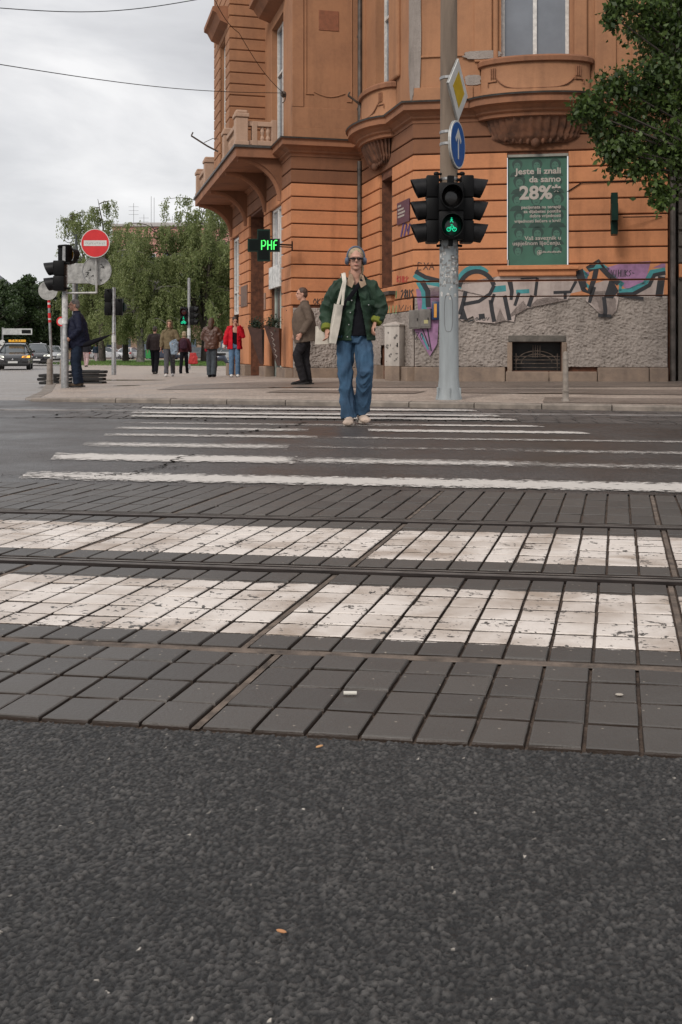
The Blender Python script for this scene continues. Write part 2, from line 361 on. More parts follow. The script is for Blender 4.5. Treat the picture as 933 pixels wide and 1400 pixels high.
    l(M('ADD', M('MULTIPLY', noise_(130, 5), .5), M('MULTIPLY', mask, .45)), bp.inputs['Height']); l(bp.outputs[0], b.inputs['Normal'])
    return m
M_slab = slab_mat()
slabs.mort = MB(); structure('tram_paving', slabs(), M_slab)
M_mort = material('sandy joint mortar', (.130, .098, .076), .9, .35, 18, bump=.004, bscale=120); structure('mortar_joints', slabs.mort, M_mort)
m_ = MB(); m_.add([(-30, 2.536 + 30 * T, .0080), (30, 2.536 - 30 * T, .0080), (30, 2.576 - 30 * T, .0080), (-30, 2.576 + 30 * T, .0080)], [(0, 1, 2, 3)]); structure('mortar_line', m_, M_mort)
mb = MB(); mb.add([(-30, V0 + 30 * T, .001), (30, V0 - 30 * T, .001), (30, V1 - 30 * T, .001), (-30, V1 + 30 * T, .001)], [(0, 1, 2, 3)])
structure('paving_joints', mb, M_dirt)
def along(v, x0=-12, x1=12, z=0, dv=0): return [Vector((x0, v - T * x0, z)), Vector((x1, v - T * x1, z))]
def strip(v0, v1, z0, z1, x0=-12, x1=12):
    mb = MB(); mb.prism([(x0, v0 - T * x0), (x1, v0 - T * x1), (x1, v1 - T * x1), (x0, v1 - T * x0)], z0, z1); return mb
M_lip_ = material('polished rail edge', (.20, .18, .165), .45, .25, 9, metal=.3)
for v in (3.529, 4.592):
    t_ = thing('tram_rail', 'grooved tram rail %s' % ('nearer the camera, between the two white painted slab bands' if v < 4 else 'farther from the camera, beyond both white painted slab bands'), 'tram rail', (0, v, 0), group='rails of the tram track')
    bt = strip(-.060, .062, -.012, .0110); bt.build('rail_bed', material('rail groove iron', (.020, .015, .013), .9, .3, 12, bump=.002, spec=.08), t_)
    mb = strip(-.020, -.004, -.01, .0130); mb.build('rail_head', M_steel, t_)
    mb = strip(.034, .041, -.01, .0125); mb.build('guard_lip', M_lip_, t_); mb = strip(-.002, .003, -.01, .0135); mb.build('polished_edge', M_lip_, t_)
# gutter setts near the far kerb and a disused rail
mb = MB(); rg = random.Random(9)
v = V2
while v < 13.9:
    x = -3.2 + rg.uniform(0, .1)
    while x < 12:
        wd = rg.uniform(.17, .22); v1 = v + .24
        if v1 - T * x < 14.0 - .305 * x and v1 - T * (x + wd) < 14.0 - .305 * (x + wd):
            z = .018 + rg.uniform(-.003, .003)
            q = [(x + .008, v + .01), (x + wd - .008, v + .01), (x + wd - .008, v1 - .01), (x + .008, v1 - .01)]
            q = [(a, b - T * a) for a, b in q]
            mb.prism(q, .0, z)
        x += wd
    v += .25
structure('gutter_setts', mb, material('dark setts', (.085, .075, .07), .55, .3, 3, bump=.003, bscale=60))
mb = strip(12.42, 12.50, .0, .026, -9, 12); structure('old_rail', mb, material('worn rail', (.32, .30, .29), .35, .2, 4, metal=.5))

# --- painted crossing bars on the asphalt
def paint_mat(name, thr, soft=.05, col=(.58, .54, .50), sc=24):
    m = bpy.data.materials.new(name); m.use_nodes = True; t = m.node_tree; b = t.nodes['Principled BSDF']; l = t.links.new
    tc = NN(t, 'ShaderNodeTexCoord'); n = NN(t, 'ShaderNodeTexNoise'); n.inputs['Scale'].default_value = sc; n.inputs['Detail'].default_value = 12; n.inputs['Roughness'].default_value = .78
    mp = NN(t, 'ShaderNodeMapping'); mp.inputs['Scale'].default_value = (.75, 1, 1); mp.inputs['Rotation'].default_value = (0, 0, .15)
    l(tc.outputs['Object'], mp.inputs[0]); l(mp.outputs[0], n.inputs['Vector'])
    uv = NN(t, 'ShaderNodeAttribute', attribute_name='edge')
    ad = NN(t, 'ShaderNodeMath', operation='MULTIPLY_ADD'); ad.inputs[1].default_value = .22; l(uv.outputs['Fac'], ad.inputs[0]); l(n.outputs['Fac'], ad.inputs[2])
    mr = NN(t, 'ShaderNodeMapRange'); mr.inputs[1].default_value = thr; mr.inputs[2].default_value = thr + soft; l(ad.outputs[0], mr.inputs[0])
    tr = NN(t, 'ShaderNodeBsdfTransparent'); ms = NN(t, 'ShaderNodeMixShader'); l(mr.outputs[0], ms.inputs[0]); l(tr.outputs[0], ms.inputs[1]); l(b.outputs[0], ms.inputs[2])
    l(ms.outputs[0], t.nodes['Material Output'].inputs[0])
    r = NN(t, 'ShaderNodeValToRGB'); r.color_ramp.elements[0].color = (*[c * .72 for c in col], 1); r.color_ramp.elements[1].color = (*col, 1); l(n.outputs['Fac'], r.inputs[0]); l(r.outputs[0], b.inputs['Base Color'])
    b.inputs['Roughness'].default_value = .6
    return m
PM = {k: paint_mat('road paint ' + k, t, s) for k, t, s in (('fresh', .52, .07), ('worn', .53, .20), ('faint', .60, .22), ('ghost', .67, .2))}
def bar(v0, v1, x0, x1, kind, k0=0, k1=0):
    nx = max(4, int((x1 - x0) / .12)); ny = 6; mb = MB()
    mb.grid([[(x0 + k0 * j / ny + (x1 + k1 * j / ny - x0 - k0 * j / ny) * i / nx, 0, .016) for i in range(nx + 1)] for j in range(ny + 1)])
    n = nx + 1; vv = []
    for j in range(ny + 1):
        for i in range(n):
            x = mb.v[j * n + i][0]; vv.append((x, v0 + (v1 - v0) * j / ny - T * x, .016))
    mb.v = vv
    o = mb.build('crossing_stripe', PM[kind]); o['kind'] = 'structure'
    a = o.data.attributes.new('edge', 'FLOAT', 'POINT')
    a.data.foreach_set('value', [min(1, 2.2 * min(j / ny, 1 - j / ny) + .0) * min(1, 6 * min(i / nx, 1 - i / nx) + .35) for j in range(ny + 1) for i in range(n)])
    return o
bar(5.71, 6.14, -1.85, 7, 'fresh', -.05)
bar(6.76, 7.26, -1.95, -.3, 'fresh', -.1); bar(6.80, 7.22, -.32, 1.3, 'worn'); bar(6.76, 7.18, 1.1, 5, 'faint')
bar(7.75, 8.20, -2.0, -.4, 'worn', -.05); bar(7.8, 8.2, -.4, 1.5, 'ghost'); bar(7.75, 8.10, 1.2, 4.4, 'faint')
bar(8.74, 9.10, -2.05, -.2, 'worn', -.05); bar(8.75, 9.05, -.2, 3.2, 'faint')
bar(9.50, 9.90, -2.12, -.3, 'worn', -.05); bar(9.60, 9.92, .25, 2.24, 'fresh', 0, -.1)
bar(10.22, 10.62, -2.2, .8, 'faint', -.05); bar(10.42, 10.66, .2, 1.98, 'fresh', 0, -.1)
bar(11.12, 11.5, -2.3, 1.86, 'fresh', -.05, -.08)
bar(11.75, 12.15, -2.42, 1.78, 'fresh', -.05, -.08)
bar(12.75, 13.2, -2.5, 1.66, 'fresh', -.05, -.08)
for o in bpy.data.objects:
    if o.name.startswith('crossing_stripe') and o.data.vertices[0].co.y + T * o.data.vertices[0].co.x > 11: o.location.z = .014
o = MB().box((-4.3, 8.95, .016), (3.4, .09, .002)).build('lane_line', PM['worn']); o['kind'] = 'structure'

# cracks and tar seams
def crack(pts, wd, seed):
    mb = MB(); rg = random.Random(seed); P_ = []
    for a, b in zip(pts, pts[1:]):
        for k in range(14): f = k / 14; P_.append(G(a[0] + (b[0] - a[0]) * f, a[1] + (b[1] - a[1]) * f, .012))
    L_, R_ = [], []
    for i in range(len(P_) - 1):
        d = (P_[i + 1] - P_[i]).normalized(); n = V2_(-d.y, d.x); o = n * rg.uniform(-.05, .05); w_ = wd * rg.uniform(.3, 1.2); L_.append(P_[i] + o + n * w_ + Vector((0, 0, .006))); R_.append(P_[i] + o - n * w_ + Vector((0, 0, .006)))
    mb.grid([L_, R_]); structure('road_crack', mb, M_rust)
V2_ = lambda x, y: Vector((x, y, 0))
crack([(128, 652), (178, 649), (216, 640), (243, 629), (268, 621)], .011, 1); crack([(216, 640), (236, 641), (262, 637)], .006, 2); crack([(0, 571.5), (120, 571), (250, 574), (330, 577)], .02, 3); crack([(30, 572), (120, 563), (190, 556)], .014, 4); crack([(272, 596), (330, 592), (395, 583), (420, 577)], .016, 5); crack([(0, 650), (60, 652), (120, 655)], .005, 6)
# --- kerb and pavement
def kerb_pts():
    return [Vector((XL(y), y, 0)) for y in [8.5, 9, 10, 11, 12, 13, 14, 15.0, 15.4, 15.9, 16.5, 17.7, 19.6, 21.8, 24.3, 30, 40, 60, 90, 130]]
kp = kerb_pts(); mb = MB()
dense = []
for a, b in zip(kp, kp[1:]):
    n = max(1, round((b - a).length / .95))
    for i in range(n): dense.append((a.lerp(b, i / n), a.lerp(b, (i + 1) / n)))
for i, (a, b) in enumerate(dense):
    d = (b - a).normalized(); nn = Vector((d.y, -d.x, 0)); a2 = a + d * .006; b2 = b - d * .006
    def hz(p): return gz(p.y) + .082 - .045 * sst(15.0, 16.0, p.y) * (1 - sst(19, 22, p.y)) + random.uniform(-.004, .004)
    za, zb = hz(a), hz(b); q = []
    wdt = .22
    for p, z in ((a2, za), (b2, zb)):
        q += [(p.x, p.y, gz(p.y) - .02), (p.x, p.y, z - .018), (p.x + nn.x * .018, p.y + nn.y * .018, z), (p.x + nn.x * wdt, p.y + nn.y * wdt, z), (p.x + nn.x * wdt, p.y + nn.y * wdt, z - .15)]
    mb.add(q, [(0, 1, 6, 5), (1, 2, 7, 6), (2, 3, 8, 7), (3, 4, 9, 8), (0, 1, 2, 3, 4), (5, 6, 7, 8, 9)])
structure('kerb', mb, M_stone)
Ysr = [8.5 + .5 * i for i in range(60)] + [40, 42, 45, 48, 51, 55, 60, 66, 75, 90, 110, 130]
def pave_z(X, Y):
    z = sz(X, Y); d = abs(X - XL(Y)) 
    z -= .045 * sst(15.0, 16.0, Y) * (1 - sst(19, 22, Y)) * (1 - sst(0, 1.5, d))
    return z - .004 - .03 * 0
mb = MB(); nx = 44
mb.grid([[(lambda X: (X, Y, pave_z(X, Y)))(XL(Y) + .10 + (22 - XL(Y)) * (i / nx) ** 1.7) for i in range(nx + 1)] for Y in Ysr])
structure('pavement', mb, M_side, smooth=60)
# dark asphalt apron along the walls
mb = MB(); rows = []
for i in range(30):
    x = -3.2 + i * .45; rows.append([(x, y0, sz(x, y0) + .003) for y0 in [max(14.3 - .305 * x, 18.1 - .05 * x) + k * .35 for k in range(9)]])
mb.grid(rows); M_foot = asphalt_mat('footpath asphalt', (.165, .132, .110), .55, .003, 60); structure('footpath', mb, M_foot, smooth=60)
# shade painted as dark strips on pavement by the mast and along the right
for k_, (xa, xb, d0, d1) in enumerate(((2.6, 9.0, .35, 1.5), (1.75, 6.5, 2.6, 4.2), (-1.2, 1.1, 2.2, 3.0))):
    mb = MB(); mb.grid([[(xa + (xb - xa) * i / 24 + .25 * j / 8, 14.02 - .305 * (xa + (xb - xa) * i / 24) + d0 + (d1 - d0) * j / 8 + (.03 * noise.noise((i * .7, k_, 0)) if j in (0, 8) else 0), 0) for i in range(25)] for j in range(9)]); mb.v = [(x, y, sz(x, y) + .0025 + .0012 * k_) for x, y, z in mb.v]; structure('shade_strip', mb, M_foot)
# puddles
M_pud = material('puddle water', (.05, .043, .035), .06, .1, 3, spec=.6)
def puddle(px, py, a, b):
    Y = G(px, py, sz(-4, 22)).y
    for _ in range(4):
        X = (px - CX) * Y / F; Y = (H - sz(X, Y) - .006) * F / (py - HZ)
    mb = MB(); n = 40
    mb.add([(X + a * math.cos(2 * math.pi * k / n) * (1 + .25 * noise.noise((k * .45, px, 0))), Y + b * math.sin(2 * math.pi * k / n) * (1 + .5 * noise.noise((k * .6, 3, px))), sz(X + a * math.cos(2 * math.pi * k / n), Y) + .006) for k in range(n)], [tuple(range(n))])
    o = mb.build('puddle', M_pud); o['kind'] = 'structure'
puddle(160, 519.5, 1.25, .30); puddle(174, 527, .30, .16); puddle(405, 529.5, .50, .14); puddle(760, 537.5, .60, .10)
# ------------------------------------------------------------------ the corner building
def V2(x, y): return Vector((x, y, 0))
dA = Vector((.988, -.153, 0)); dL = Vector((-.243, .970, 0)); dC = Vector((.970, .243, 0))
C1 = V2(1.473, 21.0); E1 = C1 + dA * 4.86; P2 = V2(.50, 24.88); P3 = P2 - dC * 1.67; P4 = P3 + dL * 10.07
def nrm(d): return Vector((d.y, -d.x, 0))
def offs(poly, k):
    out = []
    for i, p in enumerate(poly):
        ns = []
        if i > 0: ns.append(nrm((p - poly[i - 1]).normalized()))
        if i < len(poly) - 1: ns.append(nrm((poly[i + 1] - p).normalized()))
        if len(ns) == 1: out.append(p + ns[0] * k)
        else:
            b = (ns[0] + ns[1]).normalized(); out.append(p + b * (k / max(.3, b.dot(ns[0]))))
    return out
def plaster(name, col, dirt, amt=.45, streak=.5, sc=1.1, bump=.004, flake=None, ft=.66):
    m = bpy.data.materials.new(name); m.use_nodes = True; t = m.node_tree; b = t.nodes['Principled BSDF']; l = t.links.new
    tc = NN(t, 'ShaderNodeTexCoord'); b.inputs['Roughness'].default_value = .82; b.inputs['Specular IOR Level'].default_value = .3
    def nz_(s, d=7, rg=.62, zs=1, dist=0):
        mp = NN(t, 'ShaderNodeMapping'); mp.inputs['Scale'].default_value = (1, 1, zs); n = NN(t, 'ShaderNodeTexNoise'); n.inputs['Scale'].default_value = s; n.inputs['Detail'].default_value = d; n.inputs['Roughness'].default_value = rg; n.inputs['Distortion'].default_value = dist
        l(tc.outputs['Object'], mp.inputs[0]); l(mp.outputs[0], n.inputs['Vector']); return n.outputs['Fac']
    def ramp(f, a, b_, c0=0., c1=1.):
        mr = NN(t, 'ShaderNodeMapRange'); mr.inputs[1].default_value = a; mr.inputs[2].default_value = b_; mr.inputs[3].default_value = c0; mr.inputs[4].default_value = c1; l(f, mr.inputs[0]); return mr.outputs[0]
    def mixc(f, a, b_):
        x = NN(t, 'ShaderNodeMix', data_type='RGBA'); l(f, x.inputs[0])
        for i, c in ((6, a), (7, b_)):
            if isinstance(c, tuple): x.inputs[i].default_value = (*c, 1)
            else: l(c, x.inputs[i])
        return x.outputs[2]
    c = mixc(ramp(nz_(sc), .35, .7, 0, amt), col, dirt)
    c = mixc(ramp(nz_(3.2, 6, .6, .10), .5, .78, 0, streak), c, tuple(k * .55 for k in dirt))
    c = mixc(ramp(nz_(14, 5), .3, .75, 0, .22), c, tuple(min(1, k * 1.35) for k in col))
    if flake: c = mixc(ramp(nz_(2.6, 9, .7, 1, .5), ft, ft + .015), c, flake)
    l(c, b.inputs['Base Color'])
    bp = NN(t, 'ShaderNodeBump'); bp.inputs['Distance'].default_value = bump; l(nz_(45, 6), bp.inputs['Height']); l(bp.outputs[0], b.inputs['Normal'])
    return m
M_or = plaster('bright orange plaster', (.55, .235, .110), (.36, .155, .078), .9, .65)
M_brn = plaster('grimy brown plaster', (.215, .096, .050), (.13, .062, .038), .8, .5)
M_up = plaster('faded orange plaster', (.365, .180, .094), (.250, .124, .070), .9, .6, flake=(.33, .29, .26), ft=.745)
M_up2 = plaster('dull moulding plaster', (.30, .135, .072), (.16, .08, .05), .8, .6)
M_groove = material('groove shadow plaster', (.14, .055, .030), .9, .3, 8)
M_rough = plaster('grey rough render', (.34, .295, .265), (.21, .18, .16), .9, .7, 1.3, .02, flake=(.36, .22, .14), ft=.70)
M_plinth = plaster('granite plinth', (.27, .20, .15), (.13, .10, .085), .9, .5, 2.2, .01)
M_dark = material('dark interior', (.012, .011, .011), .6, .2, 3)
M_glass = material('window glass', (.10, .13, .17), .08, .25, 1.5, spec=.8)
M_white = material('white painted frame', (.62, .60, .57), .5, .15, 12)
M_metalroof = material('dark flashing', (.05, .045, .04), .5, .3, 6)
BL = 'orange corner building with banded plaster, curved bays, stone balcony and graffiti on its base'
bld = thing('corner_building', BL, 'building', (1.473, 21.0, .12))
def bpart(name, mb, mat, parent=bld, smooth=None, fixn=True):
    p0 = bld.location
    mb.v = [(v[0] - p0.x, v[1] - p0.y, v[2] - p0.z) for v in mb.v] if parent is bld or parent.parent is bld else mb.v
    return mb.build(name, mat, parent, smooth, fixn=fixn)
# materials use object coordinates, so the whole facade shares one space
def wall_seg(mb, P, Q, z0, z1, ops=(), back=.30, d0=0.0):
    """flat wall with rectangular openings (u0,u1,z0,z1) and reveals"""
    d = (Q - P).normalized(); ln = (Q - P).length; n = nrm(d)
    us = sorted({0, ln, *[o[0] for o in ops], *[o[1] for o in ops]}); zs = sorted({z0, z1, *[min(max(o[2], z0), z1) for o in ops], *[min(max(o[3], z0), z1) for o in ops]})
    pt = lambda u, z, k=0: P + d * u + n * (d0 - k) + Vector((0, 0, z))
    for a, b in zip(us, us[1:]):
        for c, e_ in zip(zs, zs[1:]):
            if any(o[0] <= a + 1e-5 and o[1] >= b - 1e-5 and o[2] <= c + 1e-5 and o[3] >= e_ - 1e-5 for o in ops): continue
            mb.add([pt(a, c), pt(b, c), pt(b, e_), pt(a, e_)], [(0, 1, 2, 3)])
    for o in ops:
        a, b, c, e_ = o[:4]; c = max(c, z0); e_ = min(e_, z1); k = o[4] if len(o) > 4 else back
        mb.add([pt(a, c), pt(a, c, k), pt(a, e_, k), pt(a, e_)], [(0, 1, 2, 3)]); mb.add([pt(b, c), pt(b, c, k), pt(b, e_, k), pt(b, e_)], [(0, 1, 2, 3)])
        mb.add([pt(a, c), pt(a, c, k), pt(b, c, k), pt(b, c)], [(0, 1, 2, 3)]); mb.add([pt(a, e_), pt(a, e_, k), pt(b, e_, k), pt(b, e_)], [(0, 1, 2, 3)])
def courses(mb, poly, segs_ops, zs, dep=.05, gap=.028, skip=None):
    """rusticated courses: chamfered blocks mitred round the corners"""
    O = offs(poly, dep); I = offs(poly, -.02)
    for i in range(len(poly) - 1):
        if skip and i in skip: continue
        ops = segs_ops.get(i, ()); P, Q = poly[i], poly[i + 1]; ln = (Q - P).length
        for z0, z1 in zip(zs, zs[1:]):
            cuts = [(o[0], o[1]) for o in ops if o[2] < (z0 + z1) / 2 < o[3]]
            ivs = []; u = 0
            for a, b in sorted(cuts): ivs.append((u, a)); u = b
            ivs.append((u, ln))
            for a, b in ivs:
                if b - a < .04: continue
                fa, fb = a / ln, b / ln
                def pt(f, k):          # k 0 inner 1 outer
                    A = (O if k else I)[i]; B = (O if k else I)[i + 1]
                    if f <= 0: return A
                    if f >= 1: return B
                    base = P.lerp(Q, f); d = (Q - P).normalized(); return base + nrm(d) * (dep if k else -.02)
                ai, ao, bi, bo = pt(fa, 0), pt(fa, 1), pt(fb, 0), pt(fb, 1)
                za, zb = z0 + gap / 2, z1 - gap / 2; ch = .012; V = Vector
                ao2, bo2 = ai.lerp(ao, .84), bi.lerp(bo, .84)
                up = lambda p, z: p + V((0, 0, z))
                vs = [up(ai, za), up(bi, za), up(bo2, za), up(ao2, za), up(ao, za + ch), up(bo, za + ch), up(bo, zb - ch), up(ao, zb - ch), up(ao2, zb), up(bo2, zb), up(bi, zb), up(ai, zb)]
                mb.add(vs, [(0, 1, 2, 3), (3, 2, 5, 4), (4, 5, 6, 7), (7, 6, 9, 8), (8, 9, 10, 11), (0, 3, 4, 7, 8, 11), (1, 10, 9, 6, 5, 2)])
def sweep(mb, poly, prof):
    rings = []
    for k, z in prof: rings.append([p + Vector((0, 0, z)) for p in offs(poly, k)])
    mb.grid(rings)
    for e_ in (0, -1): mb.add([r[e_] for r in rings], [tuple(range(len(rings)))])
PZ = .3156; ZS = [1.81 + PZ * k for k in range(10)]; ZB = [ZS[-1], ZS[-1] + .315, 5.28]
E2 = E1 + nrm(dA) * -3.0; PB = P4 + dC * 6
GP = [P4, P3, P2, C1, E1]
# openings, measured along each wall run (left to right as seen from the street)
LB = (C1 - P2).length; LD = (P3 - P4).length
opB = [(LB - 2.34, LB - 1.40, 2.02, 4.50, .32)]
opA = [(1.815, 3.0, 2.39, 4.60, .09)]
opAb = [(1.92, 2.86, .36, .92, .35)]
u_ = lambda t: LD - t
opD = [(u_(2.75), u_(1.15), .05, 4.35, .45), (u_(6.1), u_(3.65), .05, 4.6, 1.1), (u_(9.55), u_(8.1), .0, 4.3, .3)]
ops = {0: opD, 2: opB, 3: opA}
mb = MB(); wall_seg(mb, P4, P3, -.3, 5.4, opD); wall_seg(mb, P3, P2, -.3, 5.4); wall_seg(mb, P2, C1, -.3, 5.4, opB + [(LB - 2.2, LB - 1.55, .32, .86, .3)]); wall_seg(mb, C1, E1, -.3, 5.4, opA + opAb)
wall_seg(mb, E1, E2, -.3, 13); wall_seg(mb, PB, P4, -.3, 13)
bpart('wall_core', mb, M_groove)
mb = MB(); courses(mb, GP, ops, ZS[:-1] + [ZS[-1]]); W_or = bpart('banded_wall', mb, M_or)
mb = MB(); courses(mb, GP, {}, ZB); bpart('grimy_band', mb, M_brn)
# side returns with courses inside the narrow window
# --- rough render base with real relief
def rough_base(P, Q, z0, z1, ops_, k=.06, step=.015, seed=0, amp=.055):
    d = (Q - P).normalized(); n = nrm(d); ln = (Q - P).length; nu = int(ln / step); nz_ = int((z1 - z0) / step)
    mb = MB(); vs = []; 
    for j in range(nz_ + 1):
        for i in range(nu + 1):
            u = ln * i / nu; z = z0 + (z1 - z0) * j / nz_
            w2 = noise.noise((u * 6, z * 6, seed + 9)) * .6
            h = .55 * noise.noise(Vector((u * 5.5 + 2 * noise.noise((u * 3, z * 3, seed)), z * 8 + u * 3, seed))) + .9 * (1 - 2.4 * abs(noise.noise(Vector((u * 14 + w2, z * 19 + u * 6 + w2, seed + 3))))) + .8 * noise.noise((u * 30 + w2, z * 34, seed))
            edge = min(1, min(i, nu - i, nz_ - j) / 2)
            vs.append(P + d * u + n * (k + amp * h * edge * .42 - (0 if edge else .03)) + Vector((0, 0, z)))
    fs = []
    for j in range(nz_):
        for i in range(nu):
            u = ln * (i + .5) / nu; z = z0 + (z1 - z0) * (j + .5) / nz_
            if any(o[0] - .02 < u < o[1] + .02 and o[2] - .02 < z < o[3] + .02 for o in ops_): continue
            a = j * (nu + 1) + i; fs.append((a, a + 1, a + nu + 2, a + nu + 1))
    mb.add(vs, fs); return mb
bpart('rough_render', rough_base(C1, E1, .44, 1.80, opAb, .07, seed=1), M_rough, smooth=80)
bpart('rough_render', rough_base(P2, C1, .44, 1.55, [(LB - 2.2, LB - 1.55, .32, .86)], .05, seed=5, amp=.04), M_rough, smooth=80)
bpart('rough_render', rough_base(P3, P2, .36, 1.75, [], .06, seed=8), M_rough, smooth=80)
mb = MB()
for (P, Q, a, b) in ((P2, C1, 1.56, 1.80),): 
    d = (Q - P).normalized(); wall_seg(mb, P, Q, a, b, d0=.045)
bpart('base_band', mb, M_or)
mb = MB(); courses(mb, [P4, P3], {0: [(a, b, -1, 9) for a, b, *_ in opD]}, [.36, .36 + 1.44], gap=.0, dep=.055); bpart('pilaster_base', mb, M_or)
# granite plinth blocks
mb = MB()
for P, Q, z0, z1, cut in ((C1, E1, .08, .43, opAb), (P2, C1, .04, .43, [(LB - 2.2, LB - 1.55, 0, 9)]), (P3, P2, .0, .35, []), (P4, P3, -.12, .35, opD)):
    d = (Q - P).normalized(); ln = (Q - P).length; u = 0; rg = random.Random(int(ln * 9))
    while u < ln - .02:
        wd = min(rg.uniform(.8, 1.05), ln - u)
        for o in cut:
            if o[0] - .01 <= u < o[1] - .01 and o[2] < .3: u = o[1]; wd = min(wd, ln - u)
            elif u < o[0] < u + wd and o[2] < .3: wd = o[0] - u
        if wd < .03: break
        top = z1
        for o in cut:
            if o[2] >= .3 and u < o[1] and u + wd > o[0]: top = o[2] - .012
        c = P + d * (u + wd / 2) + nrm(d) * .06; mb.rbox((c.x, c.y, (z0 + top) / 2), (wd - .012, .24, top - z0), .018, rz=math.atan2(d.y, d.x)); u += wd
bpart('plinth', mb, M_plinth)
# cornice with bulges for the two bays
def arc(P, d, c, hw, dep, n=14):
    return [P + d * (c - hw * math.cos(math.pi * k / n)) + nrm(d) * (dep * math.sin(math.pi * k / n)) for k in range(n + 1)]
cA, hA, bA = 2.36, 1.06, .42
arcA = arc(C1, dA, cA, hA, bA); dB = (C1 - P2).normalized(); cB, hB, bB = LB - 2.25, .98, .42
arcB = arc(P2, dB, cB, hB, bB)
UP = [P4, P3, P2] + arcB + [C1] + arcA + [E1]
mb = MB(); sweep(mb, UP, [(-.05, 5.26), (.06, 5.27), (.06, 5.33), (.12, 5.36), (.12, 5.40), (.20, 5.46), (.30, 5.49), (.30, 5.62), (.34, 5.63)]); bpart('cornice', mb, M_up2)
mb = MB(); sweep(mb, UP, [(.345, 5.625), (.355, 5.66), (-.05, 5.70)]); bpart('cornice_flashing', mb, M_metalroof)
# parapets of the two bays
def bay(A, P, d, c, hw, dep):
    mb = MB(); mid = [A[0]] + A[1:-1] + [A[-1]]
    sweep(mb, A, [(-.05, 5.66), (.03, 5.67), (.03, 5.80), (0, 5.84), (0, 6.30), (.02, 6.31)]); p = bpart('bay_parapet', mb, M_up, smooth=40)
    mb = MB(); sweep(mb, A, [(.0, 6.30), (.06, 6.32), (.07, 6.40), (.03, 6.44), (-.05, 6.45)]); top = offs(A, 0); mb.add([q + Vector((0, 0, 6.44)) for q in top], [tuple(range(len(top)))]); bpart('bay_sill', mb, M_up2)
    # relief panel and short triple bars on the parapet
    mb = MB(); k = len(A)
    def onarc(f, z, o=.02):
        th = math.pi * f; return P + d * (c - hw * math.cos(th)) + nrm(d) * (dep * math.sin(th) + o) + Vector((0, 0, z))
    for f0, s_ in ((.22, 1), (.78, -1)):
        for i in range(3): mb.tube([onarc(f0 + s_ * .018 * (i - 1), 6.24), onarc(f0 + s_ * .018 * (i - 1), 6.04)], .014, 6)
        mb.tube([onarc(f0 - s_ * .05, 5.90), onarc(f0 - s_ * .05, 5.98), onarc(f0 + s_ * .03, 5.98), onarc(f0 + s_ * .03, 6.04)], .012, 6)
    mb.tube([onarc(.26 + .48 * i / 20, 5.80 + .20 * (abs(i / 10 - 1)) ** 4) for i in range(21)], .014, 6)
    bpart('parapet_relief', mb, M_up2)
    mb = MB(); rows = []          # fluted shell console
    ns, na = 12, 72
    for s in range(ns + 1):
        q = s / ns; Rr = (hw - .16) * (1 - q ** 2.6 * .30); zz = 5.30 - .50 * q; dd = (dep - .02) * (1 - q ** 1.4 * .66)
        row = []
        for a in range(na + 1):
            th = math.pi * a / na; rb = 1 + .055 * math.cos(a / na * 2 * math.pi * 17) * (1 if q < .95 else .3)
            if .70 < q < .88: rb += .07
            row.append(P + d * (c - Rr * rb * math.cos(th)) + nrm(d) * (dd * rb * math.sin(th) + .03) + Vector((0, 0, zz)))
        rows.append(row)
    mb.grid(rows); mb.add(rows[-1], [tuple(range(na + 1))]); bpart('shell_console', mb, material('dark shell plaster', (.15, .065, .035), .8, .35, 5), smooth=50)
    mb = MB()
    for a in range(-4, 5):
        x = c + a * .135 * hw; mb.ell(P + d * x + nrm(d) * (.17 - .02 * abs(a) * .6) + Vector((0, 0, 4.84 + .004 * a * a)), (.045, .07, .085), 10)
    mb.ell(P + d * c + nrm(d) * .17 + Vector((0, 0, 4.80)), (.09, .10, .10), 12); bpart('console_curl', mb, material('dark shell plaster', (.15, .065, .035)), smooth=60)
bay(arcA, C1, dA, cA, hA, bA); bay(arcB, P2, dB, cB, hB, bB)
# --- upper storeys
ZT = 13.0
B1 = V2(-2.03, 28.1); B2 = V2(-2.92, 27.88); B3 = V2(-3.62, 30.67) + dL * .3; B4 = B3 + dC * .9
opUA = [(1.70, 3.02, 6.46, 9.3, .28)]; opUB = [(LB - 2.85, LB - 1.65, 6.46, 9.4, .30)]
LBA = (P3 - B1).length; opUD = [(LBA - 2.7, LBA - 1.15, 5.75, 9.0, .25)]
LBL = (B2 - B3).length; opBL = [(LBL - 1.9, LBL - .75, 6.0, 9.3, .2)]
mb = MB(); wall_seg(mb, B1, P3, 5.6, ZT, opUD); wall_seg(mb, P3, P2, 5.6, ZT); wall_seg(mb, P2, C1, 5.6, ZT, opUB); wall_seg(mb, C1, E1, 5.6, ZT, opUA)
wall_seg(mb, B2, B1, 5.6, ZT); wall_seg(mb, B3, B2, 5.6, ZT, opBL); wall_seg(mb, B4, B3, 5.6, ZT); wall_seg(mb, P4, B4, 5.6, ZT)
bpart('upper_wall', mb, M_up)
mb = MB(); n_ = int((ZT - 5.7) / .30); courses(mb, [B3, B2, B1], {0: opBL}, [5.72 + .30 * k for k in range(n_)], dep=.04, gap=.03); bpart('upper_banding', mb, M_up)
mb = MB(); mb.add([p + Vector((0, 0, ZT)) for p in (P4, P3, P2, C1, E1, E2, PB)], [tuple(range(7))]); mb.add([p + Vector((0, 0, ZT - .01)) for p in (B4, B3, B2, B1)], [(0, 1, 2, 3)]); bpart('roof', mb, M_metalroof)
mb = MB(); sweep(mb, [P4, B4, B3, B2, B1, P3, P2, C1, E1], [(-.02, 12.5), (.1, 12.55), (.35, 12.8), (.4, 13.0), (-.1, 13.05)]); bpart('eaves', mb, M_up2)
